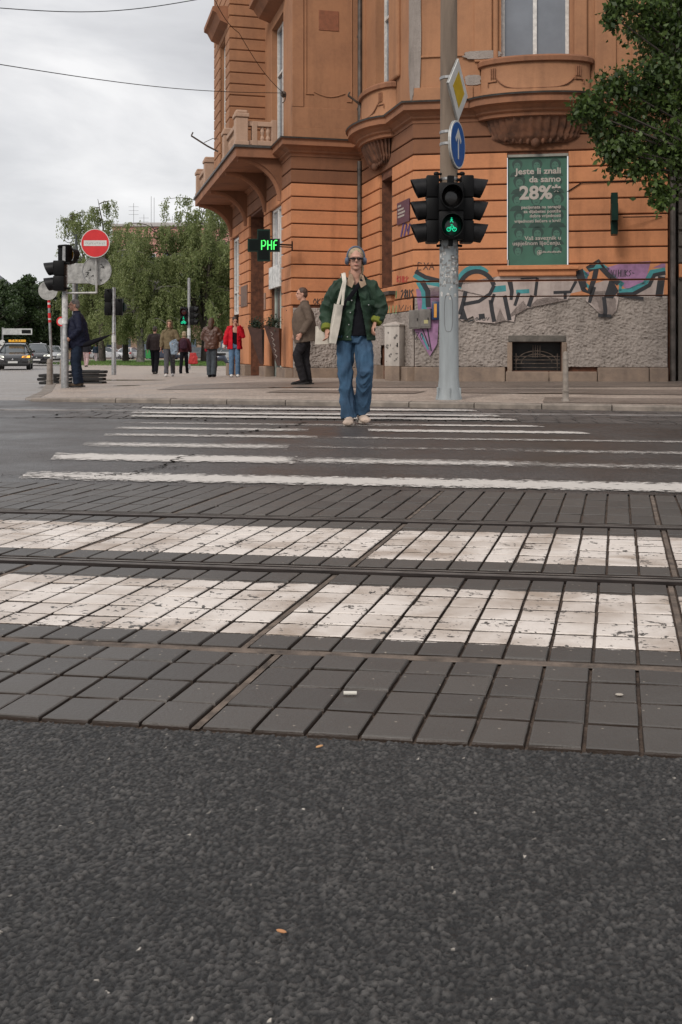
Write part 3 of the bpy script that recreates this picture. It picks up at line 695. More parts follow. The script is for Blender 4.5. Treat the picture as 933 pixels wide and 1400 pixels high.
# raised panels and string courses upstairs
def slab_on(mb, P, d, u0, u1, z0, z1, k, r=.008):
    c = P + d * ((u0 + u1) / 2) + nrm(d) * (k / 2 - .01); mb.rbox((c.x, c.y, (z0 + z1) / 2), (u1 - u0, k + .02, z1 - z0), r, rz=math.atan2(d.y, d.x))
mb = MB(); LC = (P2 - P3).length
slab_on(mb, P3, dC, -.03, LC, 5.72, 5.95, .05); slab_on(mb, P3, dC, -.02, LC, 5.95, 6.42, .035); 
slab_on(mb, P3, dC, -.015, .25, 6.43, 12.4, .03); slab_on(mb, P3, dC, .30, .325, 6.75, 12, .025); slab_on(mb, P3, dC, LC - .27, LC - .245, 6.62, 12, .025); slab_on(mb, P3, dC, LC - .12, LC, 6.43, 12.4, .03)
slab_on(mb, P3, dC, LC - .38, LC - .245, 6.60, 6.62, .025); slab_on(mb, P3, dC, .30, .50, 6.73, 6.75, .025)
mb.tube([P3 + dC * (.50 + .75 * i / 16) + nrm(dC) * .01 + Vector((0, 0, 6.80 - .10 * math.sin(math.pi * i / 16))) for i in range(17)], .014, 6)
slab_on(mb, C1, dA, -.01, 1.15, 5.72, 5.98, .045); slab_on(mb, C1, dA, -.01, .10, 6.62, 12.4, .03); slab_on(mb, C1, dA, .12, 1.1, 6.58, 6.62, .035)
slab_on(mb, C1, dA, 1.18, 1.52, 6.45, 12.4, .05); slab_on(mb, C1, dA, 1.55, 1.64, 6.45, 12.4, .10, .03); slab_on(mb, C1, dA, 3.10, 3.35, 6.45, 12.4, .10, .03); slab_on(mb, C1, dA, 3.5, 3.9, 5.7, 12.4, .05); slab_on(mb, C1, dA, 4.2, 4.8, 5.7, 12.4, .05)
slab_on(mb, P2, dB, .05, .35, 5.7, 12.4, .05); slab_on(mb, P2, dB, LB - 1.6, LB - .95, 6.46, 12.4, .08, .06)
bpart('raised_panel', mb, M_up)
mb = MB(); slab_on(mb, P3, dC, .62, 1.10, 8.25, 8.72, .015); bpart('brick_vent', mb, plaster('brick vent', (.26, .10, .055), (.16, .07, .04), .8, .3, 12, .01))
mb = MB()   # bare patches where the plaster has fallen off
def patchq(P, d, u0, u1, z0, z1, k, seed, n=60):
    c = P + d * ((u0 + u1) / 2) + nrm(d) * k + Vector((0, 0, (z0 + z1) / 2)); vs = []
    for i in range(n):
        a = 2 * math.pi * i / n; q = 1 + .22 * noise.noise((math.cos(a) * 3, math.sin(a) * 3, seed)) + .12 * noise.noise((math.cos(a) * 9, math.sin(a) * 9, seed))
        ca, sa = math.cos(a), math.sin(a); p4 = (abs(ca) ** 4 + abs(sa) ** 4) ** -.25
        vs.append(c + d * (ca * p4 * q * (u1 - u0) / 2) + Vector((0, 0, sa * p4 * (1 + (q - 1) * .3) * (z1 - z0) / 2)))
    mb.extr(vs, nrm(d) * -.03)
patchq(C1, dA, -.02, .12, 5.85, 9.8, .038, 1.); patchq(P2, dB, LB - .36, LB + .0, 5.8, 9.4, .012, 2.); patchq(C1, dA, .98, 1.7, 6.50, 6.66, .062, 4.); patchq(C1, dA, 1.0, 1.3, 6.0, 6.2, .02, 6.)
bpart('bare_render_patch', mb, M_rough)
# windows: frame, pane
def window(P, d, u0, u1, z0, z1, rec, mull=1, fw=.07, mat=M_white, glass=M_glass, trans=()):
    n = nrm(d); mb = MB(); rz = math.atan2(d.y, d.x)
    def bar(a, b, c, e_, k=.06): q = P + d * ((a + b) / 2) - n * (rec - .03); mb.rbox((q.x, q.y, (c + e_) / 2), (b - a, k, e_ - c), .006, rz=rz)
    bar(u0, u0 + fw, z0, z1); bar(u1 - fw, u1, z0, z1); bar(u0 + fw, u1 - fw, z0, z0 + fw); bar(u0 + fw, u1 - fw, z1 - fw, z1)
    for i in range(mull): m_ = u0 + (u1 - u0) * (i + 1) / (mull + 1); bar(m_ - fw * .55, m_ + fw * .55, z0 + fw, z1 - fw, .08)
    for z in trans: bar(u0 + fw, u1 - fw, z - .03, z + .03, .07)
    w_ = bpart('window', mb, mat)
    mb = MB(); q = [P + d * u - n * rec + Vector((0, 0, z)) for u, z in ((u0, z0), (u1, z0), (u1, z1), (u0, z1))]; mb.extr(q, n * .008); bpart('pane', mb, glass, w_)
    mb = MB(); q = [P + d * u - n * (rec + .25) + Vector((0, 0, z)) for u, z in ((u0, z0), (u1, z0), (u1, z1), (u0, z1))]
    return w_
M_curt = material('pale blind behind glass', (.16, .175, .20), .12, .12, 1.2, spec=.8)
window(C1, dA, 1.70, 3.02, 6.46, 9.3, .24, 1, .07, glass=M_curt); window(P2, dB, LB - 2.85, LB - 1.65, 6.46, 9.4, .26, 1, .08, trans=(8.2,))
window(B1, -dL, LBA - 2.7, LBA - 1.15, 5.75, 9.0, .2, 1, .07, trans=(7.8,)); window(B3, -dL, LBL - 1.9, LBL - .75, 6.0, 9.3, .15, 1, .06)
M_bfr = material('brown timber frame', (.16, .085, .055), .6, .25, 6)
window(P2, dB, LB - 2.34, LB - 1.40, 2.02, 4.50, .28, 1, .10, M_bfr, M_dark)
window(P4, -dL, u_(9.55), u_(8.1), 1.9, 4.3, .08, 1, .08, trans=(2.6,), glass=M_glass)
window(P4, -dL, u_(2.75), u_(1.15), 2.35, 4.35, .09, 1, .07, glass=material('bright shop pane', (.42, .45, .48), .1, .2, 2, spec=.8))
# door leaves and deep entrance
mb = MB(); mb.box((0, 0, 0), (.01, .01, .01)); mb = MB(); q = P4 - dL * ((u_(9.55) + u_(8.1)) / 2) + nrm(-dL) * -.2; mb.rbox((q.x, q.y, .9), (1.45, .06, 1.96), .01, rz=math.atan2(-dL.y, -dL.x)); bpart('shutter', mb, material('grey timber', (.18, .15, .13), .7, .3, 5))
mb = MB(); q = P4 - dL * ((u_(2.75) + u_(1.15)) / 2) + nrm(-dL) * -.14; mb.rbox((q.x, q.y, 1.2), (1.6, .05, 2.3), .01, rz=math.atan2(-dL.y, -dL.x)); d_ = bpart('door', mb, material('shop door glass', (.11, .12, .12), .12, .2, 2, spec=.8))
mb = MB()
for du in (-.78, -.02, .74): q2 = q - dL * du + nrm(-dL) * .04; mb.rbox((q2.x, q2.y, 1.2), (.07, .04, 2.3), .006, rz=math.atan2(-dL.y, -dL.x))
bpart('door_frame', mb, material('pale green metal', (.42, .47, .42), .5, .1, 5), d_)
mb = MB(); q = P4 - dL * ((u_(6.1) + u_(3.65)) / 2) + nrm(-dL) * -1.05; mb.rbox((q.x, q.y, 2.2), (2.5, .05, 4.6), .01, rz=math.atan2(-dL.y, -dL.x)); bpart('entrance_back', mb, M_bfr)
# pale sign above the shop door, brown blind panel
mb = MB(); q = P4 - dL * ((u_(2.75) + u_(1.15)) / 2) + nrm(-dL) * .06; mb.rbox((q.x, q.y, 2.60), (1.5, .05, .55), .01, rz=math.atan2(-dL.y, -dL.x)); sg = mb.build('shop_sign', material('white sign board', (.62, .62, .60), .5, .25, 8))
tag(sg, 'white board above the shop door just below the green cross', 'sign')
# sills
mb = MB(); slab_on(mb, C1, dA, 1.66, 3.14, 2.21, 2.33, .13, .02); slab_on(mb, C1, dA, 1.62, 3.18, 2.33, 2.385, .19, .01); bpart('window_sill', mb, M_or)
mb = MB(); slab_on(mb, P2, dB, LB - 2.60, LB - 1.15, 1.93, 2.01, .20, .01); bpart('window_sill', mb, M_metalroof)
mb = MB(); slab_on(mb, P2, dB, LB - 2.5, LB - 1.25, 1.80, 1.93, .13, .02); bpart('window_sill', mb, M_or)
# basement openings
mb = MB(); q = [C1 + dA * u - nrm(dA) * .30 + Vector((0, 0, z)) for u, z in ((1.9, .3), (2.9, .3), (2.9, .95), (1.9, .95))]; mb.extr(q, nrm(dA) * .01)
q = [P2 + dB * u - nrm(dB) * .22 + Vector((0, 0, z)) for u, z in ((LB - 2.25, .3), (LB - 1.5, .3), (LB - 1.5, .9), (LB - 2.25, .9))]; mb.extr(q, nrm(dB) * .01); bpart('cellar_dark', mb, M_dark)
mb = MB(); n = nrm(dA)
for a in range(4): u = 2.32 + a * .045; mb.tube([C1 + dA * u - n * .06 + Vector((0, 0, .62)), C1 + dA * u - n * .06 + Vector((0, 0, .86))], .010, 6)
for rr in (.40, .30):
    mb.tube([C1 + dA * (2.39 + rr * math.cos(math.pi * k / 18)) - n * .06 + Vector((0, 0, .50 + (rr * .62) * math.sin(math.pi * k / 18))) for k in range(19)], .010, 6)
for z in (.42, .50, .57, .64): mb.tube([C1 + dA * 1.94 - n * .06 + Vector((0, 0, z)), C1 + dA * 2.84 - n * .06 + Vector((0, 0, z))], .009, 6)
for u in (1.99, 2.79): mb.tube([C1 + dA * u - n * .06 + Vector((0, 0, .37)), C1 + dA * u - n * .06 + Vector((0, 0, .70))], .010, 6)
bpart('cellar_grille', mb, material('rusty iron', (.09, .065, .05), .7, .4, 10))
mb = MB(); slab_on(mb, C1, dA, 1.84, 2.94, .925, 1.05, .13, .012); bpart('cellar_lintel', mb, material('dark concrete lintel', (.12, .105, .09), .8, .3, 6))
mb = MB(); slab_on(mb, C1, dA, 2.865, 2.96, .33, .92, .12, .012); slab_on(mb, C1, dA, 1.82, 1.915, .33, .92, .12, .012); slab_on(mb, C1, dA, 1.82, 2.96, .22, .34, .16, .01); bpart('cellar_surround', mb, M_plinth)
mb = MB(); n = nrm(dB)
for k in range(5): mb.tube([P2 + dB * (LB - 2.1 + k * .11) - n * .08 + Vector((0, 0, .34)), P2 + dB * (LB - 2.1 + k * .11) - n * .08 + Vector((0, 0, .86))], .012, 6)
bpart('cellar_grille', mb, material('rusty iron', (.09, .065, .05)))
# downpipes
M_pipe = material('dark zinc pipe', (.10, .085, .075), .5, .3, 5, metal=.4)
mb = MB(); q = P2 + nrm(dC) * .13 - dC * .10; mb.tube([q + Vector((0, 0, .1)), q + Vector((0, 0, 5.2))], .055, 14); q2 = P2 + nrm(dC) * .16 - dC * .10; mb.tube([q2 + Vector((0, 0, 5.6)), q2 + Vector((0, 0, 12.6))], .055, 14)
for z in (1.2, 2.6, 3.9, 5.0, 6.4, 8.1, 9.8): mb.tube([(q.x, q.y, z), (q.x, q.y, z + .05)], .064, 14)
bpart('downpipe', mb, M_pipe, smooth=40)
mb = MB(); q = E1 + dA * .10 + nrm(dA) * .02; mb.tube([q + Vector((0, 0, .1)), q + Vector((0, 0, 1.7)), q + Vector((0.0, .0, 13))], .055, 14); bpart('downpipe', mb, M_pipe, smooth=40)
mb = MB(); q = E1 + dA * .045 + nrm(dA) * -.1; mb.rbox((q.x, q.y, 6.5), (.14, .1, 13), .01, rz=math.atan2(dA.y, dA.x)); bpart('seam', mb, M_groove)
# --- balcony: slab, consoles, balustrade
SL = [P3 + dL * 1.0, P3 + dL * 1.0 + nrm(-dL) * 1.18, P3 + dL * 10.0 + nrm(-dL) * 1.18, P3 + dL * 10.0]
for p in SL: p.z = 0
mb = MB(); mb.prism([(p.x, p.y) for p in SL], 5.40, 5.62); bal = bpart('balcony', mb, M_up2)
mb = MB(); big = [SL[0] + dL * -.03, SL[1] + dL * -.05 + nrm(-dL) * .05, SL[2] + dL * .05 + nrm(-dL) * .05, SL[3] + dL * .05]; mb.prism([(p.x, p.y) for p in big], 5.622, 5.68); bpart('slab_edge', mb, M_metalroof, bal)
for t_ in (1.25, 3.35, 6.6, 9.6):
    mb = MB(); base = P3 + dL * t_; n = nrm(-dL); prof = []
    for k in range(13):
        a = k / 12 * math.pi / 2; prof.append((.05 + 1.05 * (1 - math.cos(a)) , 5.40 - .98 * (1 - math.sin(a)) ** 1.0))
    poly = [(0, 5.395), (0, 4.30)] + [(o, z) for o, z in prof] + [(1.10, 5.395)]
    pts = [base + n * o + Vector((0, 0, z)) for o, z in poly]; mb.extr([p - dL * .11 for p in pts], dL * .22); bpart('console', mb, M_brn, bal)
    mb = MB(); mb.tube([base + n * o + Vector((0, 0, z - .01)) for o, z in prof], .05, 8, sq=1.6); bpart('console_roll', mb, M_up2, bal, smooth=50)
M_bal = plaster('cream stone', (.44, .30, .22), (.30, .19, .13), .7, .5)
def balus(t0, t1, front=True):
    n = nrm(-dL); rz = math.atan2(-dL.y, -dL.x); mb = MB(); o = 1.02
    def P_(t, k, z): q = P3 + dL * t + n * k; return (q.x, q.y, z)
    for t_ in (t0, t1):
        mb.rbox(P_(t_, o, 6.02), (.34, .30, .68), .015, rz=rz); mb.rbox(P_(t_, o, 6.42), (.40, .36, .10), .02, rz=rz); mb.rbox(P_(t_, o, 6.50), (.34, .30, .10), .04, rz=rz); mb.rbox(P_(t_, o, 5.74), (.38, .34, .12), .01, rz=rz)
    mid = (t0 + t1) / 2; ln = t1 - t0 - .34
    mb.rbox(P_(mid, o, 6.27), (ln, .18, .11), .015, rz=rz); mb.rbox(P_(mid, o, 5.76), (ln, .18, .10), .01, rz=rz)
    k = max(2, int(ln / .17))
    for i in range(k):
        q = Vector(P_(t0 + .17 + ln * (i + .5) / k, o, 0)); mb.lathe([(.045, 5.81), (.06, 5.86), (.035, 5.94), (.055, 6.06), (.04, 6.16), (.05, 6.21)], q, 8)
    if front:
        rz2 = math.atan2(dC.y, dC.x)
        for k_, z_ in ((.55, 6.24), (.55, 5.78)): mb.rbox(P_(t0 - .02, k_, z_), (.64, .16, .12), .012, rz=rz2)
        mb.rbox(P_(t0 - .02, .70, 6.0), (.13, .18, .6), .012, rz=rz2); mb.rbox(P_(t0 - .02, .22, 6.0), (.13, .18, .7), .012, rz=rz2)
        for k_ in (.36, .50): q = Vector(P_(t0 - .02, k_, 0)); mb.lathe([(.045, 5.84), (.06, 5.90), (.035, 5.97), (.055, 6.06), (.04, 6.18)], q, 8)
    bpart('balustrade', mb, M_bal, bal)
balus(1.28, 3.4); balus(7.6, 9.75, False)
# window hoods upstairs
def hood(P, d, u0, u1, z, dep):
    mb = MB(); n = nrm(d)
    prof = [(0, z), (dep * .55, z + .10), (dep * .8, z + .30), (dep, z + .34), (dep, z + .46), (0, z + .50)]
    a = [P + d * u0 + n * k + Vector((0, 0, h_)) for k, h_ in prof]; mb.extr(a, d * (u1 - u0)); bpart('window_hood', mb, M_up2)
hood(B1, -dL, LBA - 2.95, LBA - .9, 9.25, .55); hood(B3, -dL, LBL - 2.2, LBL - .2, 9.45, .45)

# ------------------------------------------------------------------ graffiti, cut course by course so the grooves stay open
def facade_pt(px, py, P, d, k):
    n = nrm(d); O = P + n * k; r_ = Vector(((px - CX) / F, 1, (HZ - py) / F)); t_ = O.dot(n) / (r_.x * n.x + r_.y * n.y); q = Vector((0, 0, H)) + r_ * t_; return q
def graf(polys, mat, P, d, layer=0, segs=None):
    """polys: list of pixel-traced outlines on the wall; placed on the wall plane, 1 layer = 1.5 mm"""
    mb = MB(); n = nrm(d)
    zones_ = [(ZS[i] + .018, ZS[i + 1] - .018, .0515) for i in range(9)] + [(.5, 1.80, .125 if d is dA else .09)]
    for pl in polys:
        for z0, z1, k in zones_:
            kk = k + .0015 * layer; pts = [facade_pt(x, y, P, d, kk) for x, y in pl]
            if max(p.z for p in pts) < z0 or min(p.z for p in pts) > z1: continue
            bm = bmesh.new(); vs = [bm.verts.new(p) for p in pts]
            try: f = bm.faces.new(vs)
            except ValueError: bm.free(); continue
            bmesh.ops.triangulate(bm, faces=[f])
            for co, no in ((z0, -1), (z1, 1)):
                bmesh.ops.bisect_plane(bm, geom=bm.verts[:] + bm.edges[:] + bm.faces[:], plane_co=(0, 0, co), plane_no=(0, 0, no), clear_outer=True)
            if bm.faces: mb.bm(bm)
            else: bm.free()
    if mb.v: return bpart('graffiti', mb, mat, fixn=False)
def stroke(pts, w0, w1=None, n=None):
    """closed outline of a brush stroke through pixel points"""
    w1 = w0 if w1 is None else w1; L_, R_ = [], []; m = len(pts)
    for i, p in enumerate(pts):
        a = pts[max(i - 1, 0)]; b = pts[min(i + 1, m - 1)]; dx, dy = b[0] - a[0], b[1] - a[1]; q = math.hypot(dx, dy) or 1
        w_ = (w0 + (w1 - w0) * i / max(1, m - 1)) / 2; L_.append((p[0] - dy / q * w_, p[1] + dx / q * w_)); R_.append((p[0] + dy / q * w_, p[1] - dx / q * w_))
    return L_ + R_[::-1]
def quads(pts, w0, w1=None):
    if w0 >= 3: w0 *= 1.4; w1 = w1 * 1.4 if w1 else None
    o = stroke(pts, w0, w1); m = len(pts); return [[o[i], o[i + 1], o[2 * m - 2 - i], o[2 * m - 1 - i]] for i in range(m - 1)]
def arcp(cx, cy, rx, ry, a0, a1, n=14): return [(cx + rx * math.cos(R(a0 + (a1 - a0) * i / n)), cy - ry * math.sin(R(a0 + (a1 - a0) * i / n))) for i in range(n + 1)]
G_blk = material('black spray paint', (.022, .022, .026), .7, .2, 8); G_wht = plaster('silver white spray paint', (.43, .365, .335), (.30, .24, .22), .9, .7, 2.5)
G_teal = material('teal spray paint', (.045, .235, .25), .7, .15, 8); G_lil = material('lilac spray paint', (.30, .155, .28), .7, .2, 6); G_red = material('red tag paint', (.50, .06, .04), .7, .2, 9); G_pur = material('purple marker', (.10, .05, .16), .7, .2, 9); G_grn = material('green marker', (.10, .28, .12), .7, .2, 9)
A_ = (C1, dA)
graf([[(569, 395), (603, 392), (606, 420), (572, 424)], [(570, 424), (601, 424), (598, 470), (588, 487), (566, 450)]], G_lil, *A_)
graf([[(572, 382), (600, 392), (672, 385), (680, 378), (790, 378), (795, 398), (781, 401), (776, 410), (752, 406), (735, 409), (728, 420), (722, 421), (716, 411), (707, 419), (703, 440), (691, 438), (684, 421), (677, 442), (651, 440), (647, 432), (632, 439), (624, 432), (603, 426), (596, 414), (585, 410)],
      [(812, 388), (832, 382), (846, 408), (843, 425), (834, 434), (822, 430), (806, 412)], [(885, 376), (910, 374), (907, 405), (850, 406), (880, 392)]], G_wht, *A_)
graf(quads([(567, 375), (580, 384), (600, 388), (622, 386)], 6) + quads([(572, 385), (579, 398), (581, 412), (580, 424)], 5) + quads(arcp(650, 397, 24, 30, 175, 50), 7) +
     quads([(818, 360), (832, 370), (842, 382), (852, 390)], 5) + quads([(816, 361), (812, 385), (806, 393), (797, 385), (803, 376), (795, 370)], 4) + quads([(846, 399), (862, 397), (882, 388), (891, 372), (910, 369)], 5) + quads([(848, 398), (849, 386), (842, 384)], 3) +
     quads([(576, 455), (586, 478)], 2.5) + quads([(672, 396), (692, 394)], 6) + quads([(706, 399), (724, 398)], 4), G_teal, *A_, layer=1)
graf([[(800, 410), (812, 398), (832, 398), (843, 410), (843, 425), (834, 434), (822, 430)]], G_wht, *A_)
graf([[(822, 368), (850, 360), (890, 357), (882, 388), (858, 396), (842, 384)], [(797, 372), (806, 372), (802, 386)], [(893, 366), (910, 358), (910, 366)]], G_lil, *A_, layer=1)
graf(quads([(568, 371), (582, 379), (602, 384)], 4) + quads([(577, 384), (585, 398), (586, 420)], 5) + quads(arcp(652, 400, 25, 29, 165, 20, 18), 4.5) + quads([(676, 390), (670, 402), (655, 412), (634, 416)], 3.5) +
     quads([(637, 398), (634, 412), (629, 430)], 4) + [[(634, 420), (640, 438), (628, 436)]] + quads([(671, 410), (673, 425), (676, 440)], 4) + quads([(676, 402), (672, 415)], 3) +
     quads([(690, 404), (697, 438)], 4) + quads([(697, 383), (700, 398), (699, 410)], 5, 3) + quads([(710, 400), (704, 418)], 3) + quads([(728, 404), (723, 419)], 4) +
     quads([(712, 381), (735, 380)], 2) + quads([(735, 380), (732, 404)], 3) + quads([(757, 400), (780, 399), (788, 384)], 3) + quads([(773, 400), (773, 409)], 3) + [[(786, 372), (797, 367), (803, 392), (795, 397)]] +
     quads([(797, 395), (806, 400), (813, 380), (817, 360)], 5) + quads([(812, 392), (806, 414)], 5, 3) + [[(835, 378), (846, 398), (838, 408), (826, 407)]] + quads([(817, 360), (832, 376), (846, 388)], 5) +
     quads([(826, 406), (828, 425), (827, 433)], 4) + quads([(818, 431), (836, 432)], 3) + quads([(844, 403), (866, 402), (888, 390), (895, 376), (910, 373)], 4) + quads([(905, 378), (901, 406)], 7) + quads([(846, 404), (880, 408)], 3) +
     quads([(655, 433), (663, 432)], 5) + quads([(640, 440), (648, 437)], 2) + [[(801, 365), (811, 362), (819, 354), (828, 366), (820, 366), (806, 372)]], G_blk, *A_, layer=2)
graf([[(803, 368), (812, 366), (818, 358), (824, 366), (812, 368)]], G_teal, *A_, layer=3)
graf(quads([(578, 450), (587, 474)], 1.6) + quads([(584, 445), (590, 480)], 1.6), G_blk, *A_, layer=3)
def scrib(txt, x, y, wpx, hpx, mat, P, d, layer=4, slant=.1):
    """hand-drawn letters as strokes"""
    GL = {'E': ['0,0 0,1', '0,0 .8,.05', '0,.5 .6,.5', '0,1 .8,.95'], 'X': ['0,0 1,1', '1,0 0,1'], 'A': ['0,1 .5,0 1,1', '.2,.65 .8,.6'], 'T': ['0,0 1,0', '.5,0 .45,1'], 'R': ['0,1 0,0 .8,.2 0,.5 .9,1'], 'M': ['0,1 .1,0 .5,.6 .9,0 1,1'],
          'S': ['.9,0 .1,.2 .8,.6 .1,1'], '2': ['0,.2 .5,0 .8,.3 0,1 .9,.95'], '8': ['.5,0 .1,.25 .8,.7 .4,1 .1,.7 .8,.25 .5,0'], '0': ['.5,0 .1,.4 .4,1 .8,.6 .5,0'], 'C': ['.9,.1 .2,.1 .1,.8 .9,.9'], 'V': ['0,0 .4,1 .9,0'], 'I': ['.4,0 .4,1'], 'H': ['0,0 0,1', '.8,0 .8,1', '0,.5 .8,.5'], 'U': ['0,0 .1,1 .8,1 .8,0'], 'K': ['0,0 0,1', '.8,0 0,.6 .9,1'], 'B': ['0,1 0,0 .7,.25 0,.5 .8,.75 0,1'], 'O': ['.5,0 .05,.5 .5,1 .95,.5 .5,0'], 'N': ['0,1 0,0 .9,1 .9,0'], 'P': ['0,1 0,0 .8,.25 0,.55'], 'Z': ['0,0 .9,0 0,1 .9,1'], '-': ['0,.5 .8,.5'], 'W': ['0,0 .2,1 .5,.4 .8,1 1,0'], ' ': []}
    polys = []; cw = wpx / len(txt)
    for i, ch in enumerate(txt):
        for st in GL.get(ch, []):
            pts = [tuple(map(float, q.split(','))) for q in st.split()]; pts = [(x + i * cw + (p[0] * .8 + slant * (1 - p[1])) * cw, y + p[1] * hpx + random.uniform(-.5, .5)) for p in pts]
            polys += quads(pts, max(1.1, hpx * .11))
    graf(polys, mat, P, d, layer)
scrib('EXA', 571, 359, 24, 10, G_blk, *A_); scrib('VIHUKS-', 836, 369, 33, 9, G_blk, *A_); scrib('ZO', 568, 455, 12, 9, G_blk, *A_); scrib('OBUV', 650, 434, 20, 4, G_blk, *A_)
Bw = (P2, dB)
scrib('RUBP', 543, 377, 17, 9, G_red, *Bw); scrib('28US', 548, 396, 18, 13, G_blk, *Bw); scrib('SC', 524, 401, 16, 11, G_blk, *Bw); scrib('TM', 546, 306, 13, 18, G_pur, *Bw, slant=.5); scrib('I', 540, 398, 5, 10, G_grn, *Bw); scrib('VM', 545, 417, 18, 8, G_blk, *Bw); scrib('IU', 530, 418, 14, 10, G_grn, *Bw)
scrib('OKE', 428, 408, 18, 9, G_blk, P3, dC); scrib('CS', 392, 424, 0.1, 1, G_blk, P3, dC)

# ------------------------------------------------------------------ neighbour on the right
mb = MB(); N0 = E1 + dA * .22 - nrm(dA) * .10
nb = thing('neighbour_building', 'dark grey rough plastered building beyond the downpipe at the right edge', 'building', (N0.x, N0.y, .1))
def npart(name, mb, mat, parent=nb, **k):
    p0 = nb.location; mb.v = [(v[0] - p0.x, v[1] - p0.y, v[2] - p0.z) for v in mb.v]; return mb.build(name, mat, parent, **k)
M_ng = plaster('dark grey render', (.13, .115, .10), (.08, .07, .062), .9, .6, 2.0, .02)
N1 = N0 + dA * 9
wm = MB(); wall_seg(wm, N0, N1, -.2, 12, [(1.6, 2.8, 2.4, 4.5, .2), (4.6, 5.8, 2.4, 4.5, .2), (1.6, 2.8, 6.4, 9, .2), (4.6, 5.8, 6.4, 9, .2)]); wall_seg(wm, N1, N1 - nrm(dA) * 5, -.2, 12); wall_seg(wm, N0 - nrm(dA) * 5, N0, -.2, 12); wm.add([p + Vector((0, 0, 12)) for p in (N0, N1, N1 - nrm(dA) * 5, N0 - nrm(dA) * 5)], [(0, 1, 2, 3)]); npart('wall', wm, M_ng)
mb = MB(); courses(mb, [N0, N1], {0: [(1.6, 2.8, 2.4, 4.5), (4.6, 5.8, 2.4, 4.5)]}, [2.1 + .32 * k for k in range(9)], dep=.05, gap=.05); npart('banding', mb, M_ng)
mb = MB(); courses(mb, [N0, N1], {}, [2.16, 2.42], dep=.09, gap=.0); npart('orange_strip', mb, M_or)
for u in (1.6, 4.6):
    for z0, z1 in ((2.4, 4.5), (6.4, 9)):
        mb = MB(); q = [N0 + dA * a - nrm(dA) * .15 + Vector((0, 0, z)) for a, z in ((u, z0), (u + 1.2, z0), (u + 1.2, z1), (u, z1))]; mb.extr(q, nrm(dA) * .02); w_ = npart('window', mb, M_glass)
        mb = MB()
        for a in (u + .04, u + .6, u + 1.16): q = N0 + dA * a - nrm(dA) * .1; mb.rbox((q.x, q.y, (z0 + z1) / 2), (.08, .06, z1 - z0), .008, rz=math.atan2(dA.y, dA.x))
        npart('window_frame', mb, M_white, w_)
# ------------------------------------------------------------------ street furniture
def onwall(vs, P, d, u, z, k):            # flat drawing (x right, y up, z out) on a wall
    n = nrm(d); return [P + d * (u + v[0]) + n * (k + v[2]) + Vector((0, 0, z + v[1])) for v in vs]
def solve(px, py, dz=0):                  # pavement point under a pixel
    Y = 20.
    for _ in range(30):
        X = (px - CX) * Y / F; Y = .5 * Y + .5 * (H - sz(X, Y) - dz) * F / (py - HZ)
    X = (px - CX) * Y / F; return Vector((X, Y, sz(X, Y)))
M_gal = material('galvanised steel', (.33, .33, .33), .45, .2, 14, metal=.6, bump=.001)
M_back = material('grey sign back', (.34, .335, .32), .5, .25, 9, metal=.3)
M_blk = material('black signal plastic', (.0045, .0045, .005), .5, .2, 10, bump=.001, spec=.14)
M_blk2 = material('faded black visor', (.010, .010, .011), .5, .3, 14, spec=.18)
M_lens = {'off': material('unlit dark lens', (.008, .007, .007), .15), 'red': material('unlit red lens', (.06, .006, .006), .15), 'amber': material('unlit amber lens', (.07, .035, .006), .15), 'green': material('unlit green lens', (.006, .035, .025), .15), 'redlit': material('glowing red lens', (.3, .01, .01), .3, emis=(1, .03, .02), estr=.5)}
M_glow = material('lit green signal', (.0, .5, .3), .3, emis=(.02, .80, .38), estr=.75)
M_conc = material('weathered concrete mast', (.185, .138, .102), .8, .25, 5, bump=.003, streak=1)
M_pole = material('chipped grey pole paint', (.27, .295, .305), .55, .14, 7, bump=.001, streak=1)
mastp = Vector((1.475, 14.40, .088))
mast = thing('street_mast', 'tall thick mast at the kerb, pale grey below and brown concrete above', 'mast', mastp)
mb = MB(); mb.lathe([(.185, -.01), (.175, .03), (.150, .16), (.135, .30), (.132, .9), (.125, 2.84)], n=28); mb.build('painted_base', M_pole, mast, 50)
mb = MB()
for k in range(6): a = k * 1.047 + .52; mb.box((.155 * math.cos(a), .155 * math.sin(a), .09), (.05, .010, .14), rz=a)
mb.build('base_fin', M_pole, mast)
mb = MB(); mb.lathe([(.1225, 2.80), (.113, 5.6), (.10, 9.0)], n=28); mb.build('shaft', M_conc, mast, 50)
mb = MB(); pts = []
for k in range(25):
    a = 2 * math.pi * k / 24; x = .055 * (abs(math.cos(a)) ** .6) * math.copysign(1, math.cos(a)); z = 1.17 + .25 * (abs(math.sin(a)) ** .6) * math.copysign(1, math.sin(a)); th = -math.pi / 2 - .15 + x / .13; pts.append((.134 * math.cos(th), .134 * math.sin(th), z))
mb.tube(pts, .004, 6); mb.build('access_hatch', material('hatch seam', (.16, .165, .17), .6), mast)
mb = MB()
for z in (2.98, 3.46, 3.62, 4.36): mb.lathe([(.124, z), (.128, z + .005), (.128, z + .035), (.124, z + .04)], n=24)
mb.build('clamp_band', M_gal, mast)
rg = random.Random(11); mb = MB()
for i in range(70):
    th = rg.uniform(-math.pi * .98, -.02); z = rg.gauss(1.72, .17); wd = rg.uniform(.012, .05); h_ = rg.uniform(.008, .045); r_ = .132; z = min(max(z, 1.35), 2.1)
    mb.add([(r_ * math.cos(th + a), r_ * math.sin(th + a), z + b + rg.uniform(-.01, .01)) for a, b in ((0, 0), (wd / r_, 0), (wd / r_ * .9, h_), (wd / r_ * .1, h_))], [(0, 1, 2, 3)])
mb.build('torn_paper', material('torn white paper', (.50, .49, .47), .8, .35, 30), mast)
mb = MB()
